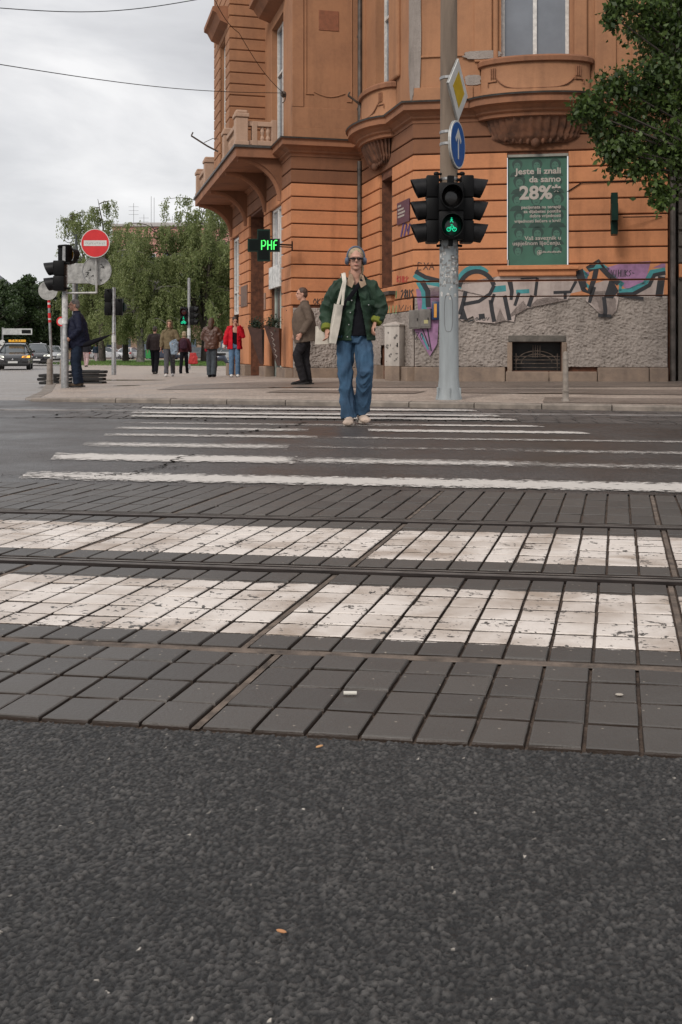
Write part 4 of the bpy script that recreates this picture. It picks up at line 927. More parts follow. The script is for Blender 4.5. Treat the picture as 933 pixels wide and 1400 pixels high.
for i in range(46):
    th = rg.uniform(-math.pi * .98, -.02); z = rg.uniform(1.50, 2.05); wd = rg.uniform(.03, .09); h_ = rg.uniform(.02, .08)
    mb.add([(.1305 * math.cos(th + a), .1305 * math.sin(th + a), z + b) for a, b in ((0, 0), (wd / .13 * .5, .01), (wd / .13, 0), (wd / .13, h_), (0, h_ * .8))], [(0, 1, 2, 3, 4)])
mb.build('bare_patch', material('exposed grey primer', (.19, .185, .18), .8, .3, 20), mast)

def signal(label, loc, rz, lenses, sec=.30, wdt=.29, dep=.15, group=None, sym=None, vis=.19, cat='traffic light'):
    """signal head looking along local -Y, its top at loc"""
    t = thing('traffic_light', label, cat, loc, rz, group); n = len(lenses); hh = sec * n
    mb = MB(); 
    for i in range(n): mb.rbox((0, 0, -sec * (i + .5)), (wdt, dep, sec - .006), .018)
    mb.box((0, 0, -hh / 2), (wdt * .8, dep * .8, hh - .02)); mb.build('housing', M_blk, t, 30)
    for i, c in enumerate(lenses):
        zc = -sec * (i + .5); r_ = sec * .36; Mx = Matrix.Rotation(R(90), 3, 'X')
        mb = MB(); mb.lathe([(r_, 0), (r_ * .9, .012), (r_ * .5, .022), (.002, .026)], (0, -dep / 2 - .002, zc), 24, Mx); ln = mb.build('lens', M_lens.get(c, M_lens['green']), t, 60)
        mb = MB(); rows = []; na = 22
        for s, l_ in ((0, 0), (1, 1)):
            rows.append([((r_ + .018) * math.sin(a) * (1 - .06 * s), -dep / 2 - l_ * (.02 + vis * (.42 + .58 * (.5 + .5 * math.cos(a)))), zc + (r_ + .018) * math.cos(a) - .02 * s) for a in [math.pi * (-.93 + 1.86 * k / na) for k in range(na + 1)]])
        inner = [[(p[0] * .955, p[1], zc + (p[2] - zc) * .955) for p in r2] for r2 in rows]
        mb.grid([rows[0], rows[1], inner[1], inner[0]]); mb.build('visor', M_blk2, t, 50)
    mb = MB(); mb.rbox((0, dep / 2 + .04, -.05), (.05, .10, .04), .006); mb.rbox((0, dep / 2 + .04, -hh + .05), (.05, .10, .04), .006); mb.build('mounting_arm', M_blk, t)
    return t
def cyclist_symbol(t, zc, s, y, walker=True):
    mb = MB(); Rr = .0055 * s / .1
    T3 = lambda pts, r=Rr: mb.tube([(x * s, y, zc + z * s) for x, z in pts], r, 6)
    if walker:
        T3([(0, .98), (0, .90)], Rr * 1.8); T3([(0, .84), (-.02, .62)], Rr * 1.3); T3([(-.02, .62), (-.2, .40)]); T3([(-.02, .62), (.10, .52), (.2, .36)]); T3([(.0, .8), (-.14, .66)]); T3([(0, .8), (.14, .68)])
    for cx_ in (-.36, .36): T3([(cx_ + .24 * math.cos(k * .524), -.5 + .24 * math.sin(k * .524)) for k in range(13)])
    T3([(-.36, -.5), (-.15, -.15), (.25, -.15), (.05, -.5), (-.15, -.15)]); T3([(.36, -.5), (.2, -.05), (.1, -.05)]); T3([(0, -.05), (-.1, .1), (.12, .1)])
    mb.build('lit_symbol', M_glow, t)
sg_t = 'traffic lights on the tall mast'
sc_ = signal('two-lamp signal on the front of the mast showing a green walker and bicycle', (mastp.x + .0, mastp.y - .24, H + (HZ - 250) * 14.16 / F), 0, ['off', 'green'], sec=.385, wdt=.33, dep=.16, group=sg_t, vis=.19)
cyclist_symbol(sc_, -.385 * 1.52, .105, -.115)
mb = MB(); mb.rbox((0, .02, -.79), (.06, .06, .12), .01); mb.rbox((0, .02, .05), (.09, .06, .10), .01); mb.build('pole_clip', M_blk, sc_)
s1 = signal('three-lamp black signal on the left side of the tall mast, its visors pointing left', (mastp.x - .235, mastp.y - .05, H + (HZ - 241) * 14.35 / F), R(-90), ['red', 'amber', 'green'], sec=.305, wdt=.28, dep=.17, group=sg_t)
s2 = signal('three-lamp black signal on the right side of the tall mast, its visors pointing right', (mastp.x + .235, mastp.y - .05, H + (HZ - 241) * 14.35 / F), R(90), ['redlit', 'amber', 'green'], sec=.305, wdt=.28, dep=.17, group=sg_t)
mb = MB(); mb.box((.02, -.10, -.5), (.02, .02, .02))
for s_, sgn in ((s1, 1), (s2, -1)):
    mb = MB(); mb.tube([(0, .06, .03), (0, .20, .03), (0, .24, .0)], .018, 8); mb.tube([(0, .06, -.95), (0, .24, -.93)], .018, 8); mb.ell((0, .06, .035), (.03, .04, .03), 8); mb.build('bracket', M_blk, s_)
# diamond and arrow signs turned to the right
def plate(t, name, pts, th, mat, y0=0.0): mb = MB(); mb.extr([(x, y0, z) for x, z in pts], (0, th, 0)); return mb.build(name, mat, t)
M_yel = material('yellow sign film', (.50, .33, .015), .4, .1, 6); M_sw = material('white sign film', (.55, .55, .53), .4, .08, 6); M_blu = material('blue sign film', (.008, .085, .30), .4, .1, 6); M_redf = material('red sign film', (.55, .012, .015), .4, .08, 6)
def diam(s, c=0.03, n=1):
    o = []
    for k in range(4):
        a = math.pi / 2 * k + math.pi / 2; b = a + math.pi / 2
        o += [((s - c) * math.cos(a) + c * math.cos(a - .78) * .6, (s - c) * math.sin(a) + c * math.sin(a - .78) * .6), (s * math.cos(a), s * math.sin(a)), ((s - c) * math.cos(a) + c * math.cos(a + .78) * .6, (s - c) * math.sin(a) + c * math.sin(a + .78) * .6)]
    return o
def circ(r_, n=40): return [(r_ * math.cos(2 * math.pi * k / n), r_ * math.sin(2 * math.pi * k / n)) for k in range(n)]
dsg = thing('priority_sign', 'yellow diamond sign with white border turned sideways on the right of the tall mast', 'road sign', (1.600, 14.33, H + (HZ - 122) * 14.3 / F), R(66))
plate(dsg, 'panel', diam(.425), .012, M_sw); plate(dsg, 'yellow_field', diam(.255), .003, M_yel, -.004); plate(dsg, 'back', diam(.43), .02, M_back, .014)
asg = thing('arrow_sign', 'round blue sign with a white upward arrow, turned sideways just below the yellow diamond', 'road sign', (1.592, 14.33, H + (HZ - 197) * 14.3 / F), R(66))
plate(asg, 'panel', circ(.325), .012, M_sw); plate(asg, 'blue_field', circ(.300), .003, M_blu, -.004)
plate(asg, 'arrow', [(-.022, -.20), (.022, -.20), (.022, .10), (.10, .02), (.13, .07), (0, .22), (-.13, .07), (-.10, .02), (-.022, .10)], .003, M_sw, -.008); plate(asg, 'back', circ(.33), .02, M_back, .014)

# poster in the window
pst = thing('window_poster', 'green pharmacy poster with large 28% and faint portraits filling the ground floor window', 'poster', C1 + dA * 1.83 + Vector((0, 0, 2.43)), math.atan2(dA.y, dA.x))
PWd, PHt = 1.145, 2.13; M_pg = material('green poster print', (.038, .125, .085), .55, .12, 2.2); M_pd = material('dark green portrait print', (.020, .055, .042), .55, .15, 3); M_pm = material('mid green portrait print', (.052, .14, .10), .55, .1, 3); M_pt = material('white poster lettering', (.42, .375, .335), .55, .05, 5)
mb = MB(); mb.box((PWd / 2, .045, PHt / 2), (PWd, .006, PHt)); mb.build('sheet', M_pg, pst)
mb = MB(); mb.box((PWd / 2, .02, -.02), (PWd + .04, .05, .04)); mb.box((.0, .02, .05), (.03, .05, .12)); mb.build('bottom_rail', M_white, pst); mb = MB(); mb.box((PWd / 2, .02, PHt + .02), (PWd + .04, .05, .05)); mb.build('top_rail', material('grey rail', (.25, .25, .22), .5), pst)
rg = random.Random(4); dk = MB(); lt = MB()
for r_ in range(6):
    for c_ in range(3):
        cx_, cz_ = .20 + c_ * .37 + rg.uniform(-.03, .03), PHt - .17 - r_ * .335; hs_ = rg.uniform(.085, .105)
        dk.add([(cx_ + hs_ * 1.15 * math.cos(a) * (1.0 + .08 * math.sin(3 * a + c_)), .0405, cz_ + .02 + hs_ * 1.25 * math.sin(a)) for a in [k * .314 for k in range(20)]], [tuple(range(20))])
        if r_ != 5: dk.add([(cx_ - hs_ * 1.7, .0405, cz_ - .22), (cx_ - hs_ * 1.2, .0405, cz_ - .14), (cx_ - hs_ * .4, .0405, cz_ - .11), (cx_ + hs_ * .4, .0405, cz_ - .11), (cx_ + hs_ * 1.2, .0405, cz_ - .14), (cx_ + hs_ * 1.7, .0405, cz_ - .22)], [tuple(range(6))])
        lt.add([(cx_ + hs_ * .72 * math.cos(a), .0395, cz_ - .015 + hs_ * .92 * math.sin(a)) for a in [k * .314 for k in range(20)]], [tuple(range(20))])
        dk.add([(cx_ + hs_ * .5, .0388, cz_ + .01), (cx_ + hs_ * .15, .0388, cz_ + .01), (cx_ + hs_ * .15, .0388, cz_ + .022), (cx_ + hs_ * .5, .0388, cz_ + .022)], [(0, 1, 2, 3)]); dk.add([(cx_ - hs_ * .5, .0388, cz_ + .01), (cx_ - hs_ * .15, .0388, cz_ + .01), (cx_ - hs_ * .15, .0388, cz_ + .022), (cx_ - hs_ * .5, .0388, cz_ + .022)], [(0, 1, 2, 3)])
        dk.add([(cx_ - hs_ * .3, .0388, cz_ - .06), (cx_ + hs_ * .3, .0388, cz_ - .06), (cx_ + hs_ * .2, .0388, cz_ - .048), (cx_ - hs_ * .2, .0388, cz_ - .048)], [(0, 1, 2, 3)])
dk.build('portrait', M_pd, pst, fixn=False); lt.build('portrait_face', M_pm, pst, fixn=False)
for txt, yc, hgt, wid, b in (('Jeste li znali', 210, .165, .89, .004), ('da samo', 265, .165, .61, .004), ('28%*', 357, .36, .80, .012), ('pacijenata na terapiji', 450, .085, .76, .0015), ('za dijabetes postiže', 479, .085, .72, .0015), ('dobre vrijednosti', 509, .085, .60, .0015), ('vrijednosti šećera u krvi?', 543, .085, .90, .0015), ('Vaš saveznik u', 658, .11, .70, .001), ('uspješnom liječenju.', 692, .11, .93, .001)):
    vs, fs = text_mesh(txt, hgt, align='RIGHT', offset=b); x0 = min(v.x for v in vs); x1 = max(v.x for v in vs); k = wid / (x1 - x0)
    mb = MB(); mb.add([(PWd - .12 + (v.x - x1) * k, .034 - v.z, PHt - (yc - 112) * .00293 + v.y) for v in vs], fs); mb.build('lettering', M_pt, pst, fixn=False)
mb = MB(); 
for a, b in ((.07, .022), (.022, .07)): mb.box((.62, .034, .24), (a, .004, b))
mb.tube([(.62 + .05 * math.cos(k * .35), .034, .24 + .05 * math.sin(k * .35)) for k in range(13)], .006, 5)
for k in range(11): mb.box((.70 + k * .032, .034, .25 + (.004 if k % 3 else .01)), (.020, .003, .022 if k % 3 else .035))
mb.build('logo', M_pt, pst)

# pharmacy crosses
M_cg = material('dark green cross casing', (.003, .022, .015), .4, .2, 6, spec=.2); M_scr = material('black display', (.003, .006, .005), .4, spec=.12); M_led = material('lit green diodes', (.05, .6, .1), .4, emis=(.08, 1.0, .16), estr=1.15)
def cross(label, loc, rz, s=.365, lit=True, group='green pharmacy crosses'):
    t = thing('pharmacy_cross', label, 'pharmacy sign', loc, rz, group); a = s * .40
    out = [(-a, -s), (a, -s), (a, -a), (s, -a), (s, a), (a, a), (a, s), (-a, s), (-a, a), (-s, a), (-s, -a), (-a, -a)]
    mb = MB(); mb.extr([(x, -.06, z) for x, z in out], (0, .12, 0)); mb.build('casing', M_cg, t)
    k = .90; ins = [(x * k if abs(x) > a * 1.1 else x * .84, z * k if abs(z) > a * 1.1 else z * .84) for x, z in out]
    for y in (-.064, .060): mb = MB(); mb.extr([(x, y, z) for x, z in ins], (0, .004, 0)); mb.build('display', M_scr, t)
    if lit:
        mb = MB(); hh = .105
        def st(p): mb.tube([(x, -.068, z) for x, z in p], .0135, 6)
        x = -.045; st([(x, -hh), (x, hh), (x + .065, hh), (x + .09, hh * .7), (x + .09, .25 * hh), (x + .065, -.02), (x, -.02)])
        x = .095; st([(x, -hh), (x, hh)]); st([(x + .085, -hh), (x + .085, hh)]); st([(x, 0), (x + .085, 0)])
        x = .235; st([(x, -hh), (x, hh * .7), (x + .03, hh), (x + .075, hh)]); st([(x, 0), (x + .06, 0)]); mb.build('lit_letters', M_led, t)
    return t
pc = cross('green pharmacy cross with lit letters PHF on an arm at the wall corner', W(361, 335.5, 24.0), 0)
mb = MB(); mb.tube([(.36, 0, .02), (.62, .12, .02)], .018, 8); mb.tube([(.36, 0, -.03), (.62, .12, -.03)], .012, 8); mb.rbox((.64, .13, 0), (.03, .10, .22), .01); mb.build('bracket', M_blk, pc)
wq = facade_pt(840, 293, C1, dA, .50)
pc2 = cross('dark unlit pharmacy cross seen edge-on, sticking out of the wall right of the poster', wq, math.atan2(dA.y, dA.x) + R(90) - R(4), s=.39, lit=False)
mb = MB(); mb.tube([(.39, .0, 0), (.46, 0, 0)], .03, 8); mb.build('bracket', M_blk, pc2)
mb = MB(); qa = facade_pt(776, 262, C1, dA, .07); qb = facade_pt(795, 250, C1, dA, .07); qc = facade_pt(868, 247, C1, dA, .07); mb.tube([qa, qb, qc], .011, 6); mb.tube([facade_pt(852, 297, C1, dA, .3), facade_pt(905, 296, C1, dA, .07)], .011, 6)
tag(mb.build('wall_cable', M_blk), 'thin black cables stapled along the orange wall right of the poster', 'cable')

# street name plaque, meter boxes, cabinet
q = facade_pt(551.5, 290, P2, dB, .07)
pq = thing('street_plaque', 'small maroon plaque with white lines on the side wall left of the mast signals', 'plaque', q, math.atan2(dB.y, dB.x))
mb = MB(); mb.rbox((0, 0, 0), (.92, .02, .46), .006); mb.rbox((0, 0, 0), (.9, .02, .44), .006); mb = MB(); mb.rbox((0, 0, 0), (.82, .02, .46), .006); mb.build('plate', material('maroon enamel', (.075, .022, .045), .4, .15, 5), pq)
mb = MB()
for z, a, b in ((.15, -.33, -.15), (.07, -.33, .05), (0.0, -.33, .12), (-.07, -.33, .08)):
    x = a
    while x < b: mb.box((x + .02, -.013, z), (.028, .004, .04)); x += .045
mb.build('plaque_lines', M_pt, pq)
def wallbox(name, label, cat, px, py, w_, h_, dp, mat, P=C1, d=dA, k=.10):
    q = facade_pt(px, py, P, d, k); t = thing(name, label, cat, q, math.atan2(d.y, d.x)); mb = MB(); mb.rbox((0, -dp / 2, 0), (w_, dp, h_), .012); mb.build('casing', mat, t, 30); return t
M_box = plaster('scribbled grey box', (.20, .185, .17), (.10, .09, .085), .9, .7, 6, .002)
b1 = wallbox('meter_box', 'square grey meter box on the graffiti wall, left of the two', 'meter box', 567.5, 437, .22, .37, .12, M_box); b2 = wallbox('meter_box', 'square grey meter box on the graffiti wall with a pale sticker, right of the two', 'meter box', 582, 436, .22, .38, .12, M_box)
for b_ in (b1, b2):
    mb = MB(); mb.rbox((0, -.123, 0), (.17, .008, .31), .003); mb.build('door', M_box, b_); mb = MB(); mb.rbox((.06, -.135, 0), (.015, .02, .05), .004); mb.build('latch', M_blk, b_)
mb = MB(); mb.box((.02, -.129, -.06), (.08, .002, .07)); mb.build('sticker', material('pale sticker', (.42, .38, .18), .6), b2)
b3 = wallbox('letter_box', 'narrow blue box with an orange stripe on the wall beside the mast', 'box', 596, 425, .15, .36, .12, material('blue enamel', (.012, .03, .09), .4, .1, 6)); mb = MB(); mb.box((0, -.123, 0), (.055, .004, .27)); mb.build('stripe', material('orange sticker', (.60, .27, .04), .5), b3)
cabp = solve(541, 520); M_cab = plaster('cream cabinet', (.46, .42, .38), (.34, .30, .27), .8, .7, 3, .001)
cab = thing('utility_cabinet', 'scribbled cream utility cabinet on a mossy concrete base against the side wall', 'utility cabinet', cabp, R(-32))
mb = MB(); mb.rbox((0, 0, .14), (.34, .30, .30), .012); mb.build('concrete_base', M_plinth, cab); mb = MB(); mb.rbox((0, 0, .70), (.345, .31, .82), .012); mb.build('body', M_cab, cab, 30)
mb = MB(); mb.add([(-.19, -.175, 1.11), (.19, -.175, 1.11), (.19, .175, 1.11), (-.19, .175, 1.11), (-.19, -.175, 1.14), (.19, -.175, 1.14), (.19, .175, 1.14), (-.19, .175, 1.14), (0, -.02, 1.20), (0, .02, 1.20)], [(0, 1, 2, 3), (0, 1, 5, 4), (1, 2, 6, 5), (2, 3, 7, 6), (3, 0, 4, 7), (4, 5, 8), (5, 6, 9, 8), (6, 7, 9), (7, 4, 8, 9)]); mb.build('lid', M_cab, cab)
mb = MB(); rg = random.Random(2)
for i in range(34):
    f_ = rg.random() < .6; x = rg.uniform(-.14, .14); z = rg.uniform(.36, 1.05); a = rg.uniform(.008, .035); b = rg.uniform(.008, .03)
    c = (x, -.158, z) if f_ else (-.175, x, z); ax = Vector((1, 0, 0)) if f_ else Vector((0, 1, 0))
    mb.add([Vector(c) + ax * (a * math.cos(k * .9)) + Vector((0, 0, b * math.sin(k * .9))) for k in range(7)], [tuple(range(7))])
mb.build('sticker_marks', M_box, cab, fixn=False); mb = MB(); mb.rbox((.13, -.16, .72), (.02, .02, .08), .005); mb.build('handle', M_blk, cab)
# planters hanging by the entrance
M_choc = material('dark brown planter', (.055, .022, .015), .5, .25, 8); M_herb = material('planter leaves', (.020, .040, .018), .7, .4, 30)
def leafcloud(cs, size, rng, droop=0.0, flat=.3, asp=.55, fold=.18):
    """cs (N,3) -> verts, faces of small folded leaves"""
    n = len(cs); a = rng.normal(size=(n, 3)); a[:, 2] -= droop; a /= np.linalg.norm(a, axis=1)[:, None]
    b = rng.normal(size=(n, 3)); b -= (b * a).sum(1)[:, None] * a; b /= np.linalg.norm(b, axis=1)[:, None]; c = np.cross(a, b)
    s = (size * rng.uniform(.65, 1.25, n))[:, None]
    p = [cs, cs + a * s * .45 + b * s * asp * .5 + c * s * fold, cs + a * s, cs + a * s * .45 - b * s * asp * .5 + c * s * fold]
    return np.stack(p, 1).reshape(-1, 3), np.arange(n * 4).reshape(n, 4)
def np_mesh(name, co, q, mat, parent=None, smooth=False):
    me = bpy.data.meshes.new(name); me.vertices.add(len(co)); me.vertices.foreach_set('co', co.ravel().astype(np.float32)); k = q.shape[1]
    me.loops.add(len(q) * k); me.loops.foreach_set('vertex_index', q.ravel().astype(np.int32)); me.polygons.add(len(q)); me.polygons.foreach_set('loop_start', (np.arange(len(q)) * k).astype(np.int32)); me.polygons.foreach_set('loop_total', np.full(len(q), k, np.int32)); me.update()
    me.materials.append(mat); o = bpy.data.objects.new(name, me); C.objects.link(o)
    if parent: o.parent = parent
    return o
for px, py, lab, sc, yy in ((386, 500, 'dark brown tapered planter with white scrawl hanging right of the shop door', 1.0, 24.9), (357, 498, 'dark brown tapered planter without scrawl hanging left of the shop door', 1.0, 26.6)):
    q = W(px - (12 if px > 370 else 6), py, yy); t = thing('hanging_planter', lab, 'planter', q, R(-12), 'planters by the shop door')
    mb = MB(); mb.add([(-.04 + .14, -.04, 0), (.04 + .14, -.04, 0), (.04 + .14, .04, 0), (-.04 + .14, .04, 0), (-.20, -.13, .95), (.17, -.13, .88), (.17, .13, .88), (-.20, .13, .95)], [(0, 1, 2, 3), (4, 5, 6, 7), (0, 1, 5, 4), (1, 2, 6, 5), (2, 3, 7, 6), (3, 0, 4, 7)]); mb.build('pot', M_choc, t)
    rn = np.random.default_rng(int(px)); cs = rn.normal(size=(420, 3)) * [.085, .07, .08] + [-.02, 0, 1.0]; co, fq = leafcloud(cs, .055, rn); np_mesh('plant', co, fq, M_herb, t)
    if px > 370:
        mb = MB(); 
        for k in range(5): mb.tube([(-.03 + k * .02, -.125 + k * .016 - .003, .80 - k * .13), (.03 + k * .02, -.125 + k * .016 - .003, .74 - k * .13), (-.01 + k * .022, -.123 + k * .018 - .003, .70 - k * .13)], .006, 5)
        mb.build('scrawl', M_pt, t)
# small door plates
mb = MB(); mb.rbox(W(309.5 + 53, 412, 26.3), (.03, .16, .42), .006, rz=R(14)); tag(mb.build('door_plate', material('bronze plate', (.25, .14, .09), .5)), 'small bronze plate on the pilaster between the two door openings', 'plaque')
mb = MB(); q = W(334.5, 405, 31.2); mb.rbox(q, (.05, 1.2, .62), .01, rz=R(14)); tag(mb.build('information_board', M_bfr), 'brown board on the far door above the woman in the red jacket', 'board')

# bollards
M_bol = material('beige grey iron bollard', (.24, .205, .175), .6, .2, 12, bump=.001)
def bollard(label, loc, h_, r_, group):
    t = thing('bollard', label, 'bollard', loc, 0, group)
    mb = MB(); mb.lathe([(r_ * 1.5, 0), (r_ * 1.45, .012), (r_ * 1.12, .03), (r_ * 1.1, h_ * .19)], n=20); mb.build('foot', M_bol, t, 40)
    mb = MB(); mb.lathe([(r_ * 1.28, h_ * .19), (r_ * 1.32, h_ * .205), (r_ * 1.28, h_ * .22)], n=20); mb.build('ring', M_bol, t, 40)
    mb = MB(); mb.lathe([(r_, h_ * .22), (r_ * .95, h_ * .83)], n=20); mb.build('shaft', M_bol, t, 40)
    mb = MB(); mb.lathe([(r_ * 1.05, h_ * .83), (r_ * 1.05, h_ * .85), (r_ * .92, h_ * .86), (r_ * .92, h_ * .93), (r_ * .7, h_ * .98), (r_ * .05, h_)], n=20); mb.build('cap', M_bol, t, 40); return t
bollard('single bollard standing on the kerb in front of the cellar window', solve(773.5, 548.5), .655, .037, 'bollards on the pavement edge')
bollard('left one of the two bollards beside the red-striped pole', Vector((-6.42, 23.2, gz(23.2) + .05)), .60, .062, 'bollards on the pavement edge')
bollard('right one of the two bollards beside the red-striped pole', Vector((-6.32, 23.9, gz(23.9) + .05)), .60, .062, 'bollards on the pavement edge')
# stacked rubber sign bases
M_rub = material('black rubber', (.012, .011, .011), .75, .3, 10, bump=.002)
lay = ['bottom', 'second', 'third', 'top']
for st_, (bx, by, nst, nm) in enumerate(((-6.72, 24.4, 3, 'small stack left of the navy jacket man'), (-5.85, 24.4, 4, 'big stack behind the navy jacket man'))):
    for k in range(nst):
        zb = gz(24.4) + .05 + .085 * k; L2 = .82 if st_ else .48
        mb = MB(); mb.rbox((0, 0, .038), (L2, .42, .066), .02); mb.rbox((0, 0, .070), (L2 * .6, .26, .02), .008); mb.rbox((-L2 / 2 + .04, 0, .03), (.10, .2, .05), .01); mb.rbox((L2 / 2 - .04, 0, .03), (.10, .2, .05), .01)
        o = mb.build('rubber_base', M_rub, None, 30, loc=(bx + random.uniform(-.04, .04), by + random.uniform(-.03, .03), zb)); o.rotation_euler.z = random.uniform(-.08, .08)
        tag(o, 'black rubber sign base, %s of the %s' % (lay[k] if k < nst - 1 else 'top', nm), 'sign base', 'stacked black rubber bases')
# --- left signal cluster
lp = Vector(((89 - CX) * 20.9 / F, 20.9, sz(-5.45, 20.9) - .02)); zt = lambda py, Y=20.9: H + (HZ - py) * Y / F
lpole = thing('signal_pole', 'grey signal pole wrapped in white paper beside the man in the navy jacket', 'pole', lp)
mb = MB(); mb.lathe([(.075, 0), (.072, 1.0), (.052, 1.06), (.050, zt(337) - lp.z)], n=18); mb.build('shaft', M_gal, lpole, 40)
mb = MB(); mb.lathe([(.056, zt(443) - lp.z), (.058, zt(442) - lp.z), (.058, zt(404) - lp.z), (.056, zt(403) - lp.z)], n=18); mb.build('paper_wrap', material('white paper notices', (.55, .54, .53), .8, .3, 12), lpole)
mb = MB(); mb.tube([(0.03, -.05, zt(401) - lp.z), ((133 - 89) * 20.9 / F, -.05, zt(400.5) - lp.z)], .022, 8); mb.tube([((133 - 89) * 20.9 / F, -.05, zt(401) - lp.z), ((131.5 - 89) * 20.9 / F, -.05, zt(312) - lp.z)], .024, 8); mb.build('sign_arm', M_back, lpole, 40)
signal('two-lamp black signal with stickers on the left pole, visors pointing left above the kerb', (lp.x - .04 - .03, 20.80, zt(357)), R(-90), ['red', 'green'], sec=.30, wdt=.24, dep=.22, group='traffic lights at the left crossing')
signal('small black signal box at the very top of the paper-wrapped pole, seen from behind', (lp.x - .02, 20.98, zt(334)), R(150), ['amber'], sec=.40, wdt=.22, dep=.18, group='traffic lights at the left crossing')
X_ = lambda px, Y: (px - CX) * Y / F
ne = thing('no_entry_sign', 'round red no entry sign with a white bar on the bracket beside the left pole', 'road sign', (X_(130.5, 20.75), 20.75, zt(332.5, 20.75)))
plate(ne, 'panel', circ(.285), .012, M_sw); plate(ne, 'red_field', circ(.270), .004, M_redf, -.004); plate(ne, 'white_bar', [(-.225, -.055), (.225, -.055), (.225, .055), (-.225, .055)], .003, M_sw, -.008)
mb = MB(); 
for k in range(12): mb.tube([(-.19 + k * .033, -.009, random.uniform(-.03, 0)), (-.175 + k * .033, -.009, random.uniform(0, .03))], .003, 4)
mb.build('scribble', M_back, ne)
rb = thing('round_sign', 'back of a round grey sign with black scribbles, directly below the no entry sign', 'road sign', (X_(132.5, 20.9), 20.92, zt(370)))
plate(rb, 'panel', circ(.285), .012, M_back); mb = MB(); mb.tube([(.285 * math.cos(k * .262), 0, .285 * math.sin(k * .262)) for k in range(25)], .009, 6); mb.build('rim', M_gal, rb)
mb = MB()
for dx, dz, s_ in ((.10, .09, .05), (-.14, .03, .035), (-.18, -.08, .06), (-.12, -.14, .06), (.09, -.2, .03)):
    for k in range(4): mb.tube([(dx + random.uniform(-s_, s_), -.003, dz + random.uniform(-s_, s_)), (dx + random.uniform(-s_, s_), -.003, dz + random.uniform(-s_, s_))], .005, 4)
mb.build('scribble', M_blk, rb)
rs = thing('sign_panel', 'grey back of a wide rectangular sign between the left signal and the round sign', 'road sign', (X_(106, 22.5), 22.5, sz(-5.6, 22.5)))
mb = MB(); mb.rbox((0, 0, zt(374, 22.5) - rs.location.z), (.66 * 22.5 / 22, .02, .43), .01); mb.build('panel', M_back, rs); mb = MB(); mb.tube([(-.08, .03, 0), (-.08, .03, zt(348, 22.5) - rs.location.z)], .035, 10); mb.build('post', M_gal, rs)
sp_ = thing('striped_post', 'thin leaning post with red and white bands and a round sign back, behind the bollards', 'post', (-6.50, 23.9, gz(23.9) + .05))
Yp = 23.9; tp = Vector((X_(66, Yp) - sp_.location.x, 0, zt(384, Yp) - sp_.location.z)); bt_ = Vector((X_(72, Yp) - sp_.location.x, 0, .0))
mb = MB(); mb.tube([bt_, tp], .030, 10); mb.build('shaft', M_gal, sp_)
for a, b in ((405, 421), (428, 441)):
    f0, f1 = [(zt(v, Yp) - sp_.location.z) / tp.z for v in (b, a)]; mb = MB(); p0, p1 = bt_.lerp(tp, f0), bt_.lerp(tp, f1); mb.tube([p0, p0.lerp(p1, .28)], .033, 10); mb.tube([p0.lerp(p1, .45), p1], .033, 10); mb.build('red_band', M_redf, sp_); mb = MB(); mb.tube([p0.lerp(p1, .28), p0.lerp(p1, .45)], .033, 10); mb.build('white_band', M_sw, sp_)
mb = MB(); mb.extr([(tp.x + .22 * math.cos(k * .262) + .01, -.05 + .0, tp.z - .22 + .22 * math.sin(k * .262)) for k in range(24)], (0, .012, 0)); mb.build('round_plate', M_back, sp_)
# ornate lamp
lm = thing('ornate_lamp_post', 'dark ornate lamp post with spiral scrolls above the sign panel', 'street lamp', (X_(104.5, 40), 40, sz(-10, 40)))
zl = lambda py: H + (HZ - py) * 40 / F - lm.location.z; M_iron = material('dark green iron', (.045, .055, .05), .5, .2, 8)
mb = MB(); mb.lathe([(.16, 0), (.13, .4), (.08, .9), (.06, zl(350)), (.09, zl(345)), (.05, zl(340)), (.06, zl(334)), (.03, zl(320))], n=12); mb.build('post', M_iron, lm, 40)
mb = MB()
def spiral(cx_, cz_, r_, turns, a0): mb.tube([(cx_ + r_ * (1 - k / 40 * .8) * math.cos(a0 + k / 40 * turns * 6.28), 0, cz_ + r_ * (1 - k / 40 * .8) * math.sin(a0 + k / 40 * turns * 6.28)) for k in range(41)], .014, 5)
xl = lambda px: (px - 104.5) * 40 / F
spiral(xl(95), zl(326), .24, 1.7, .2); spiral(xl(98), zl(340), .12, 1.5, .3); spiral(xl(98.5), zl(354), .13, 1.5, 1); spiral(xl(109), zl(354), .10, 1.5, 2); mb.build('scrollwork', M_iron, lm)
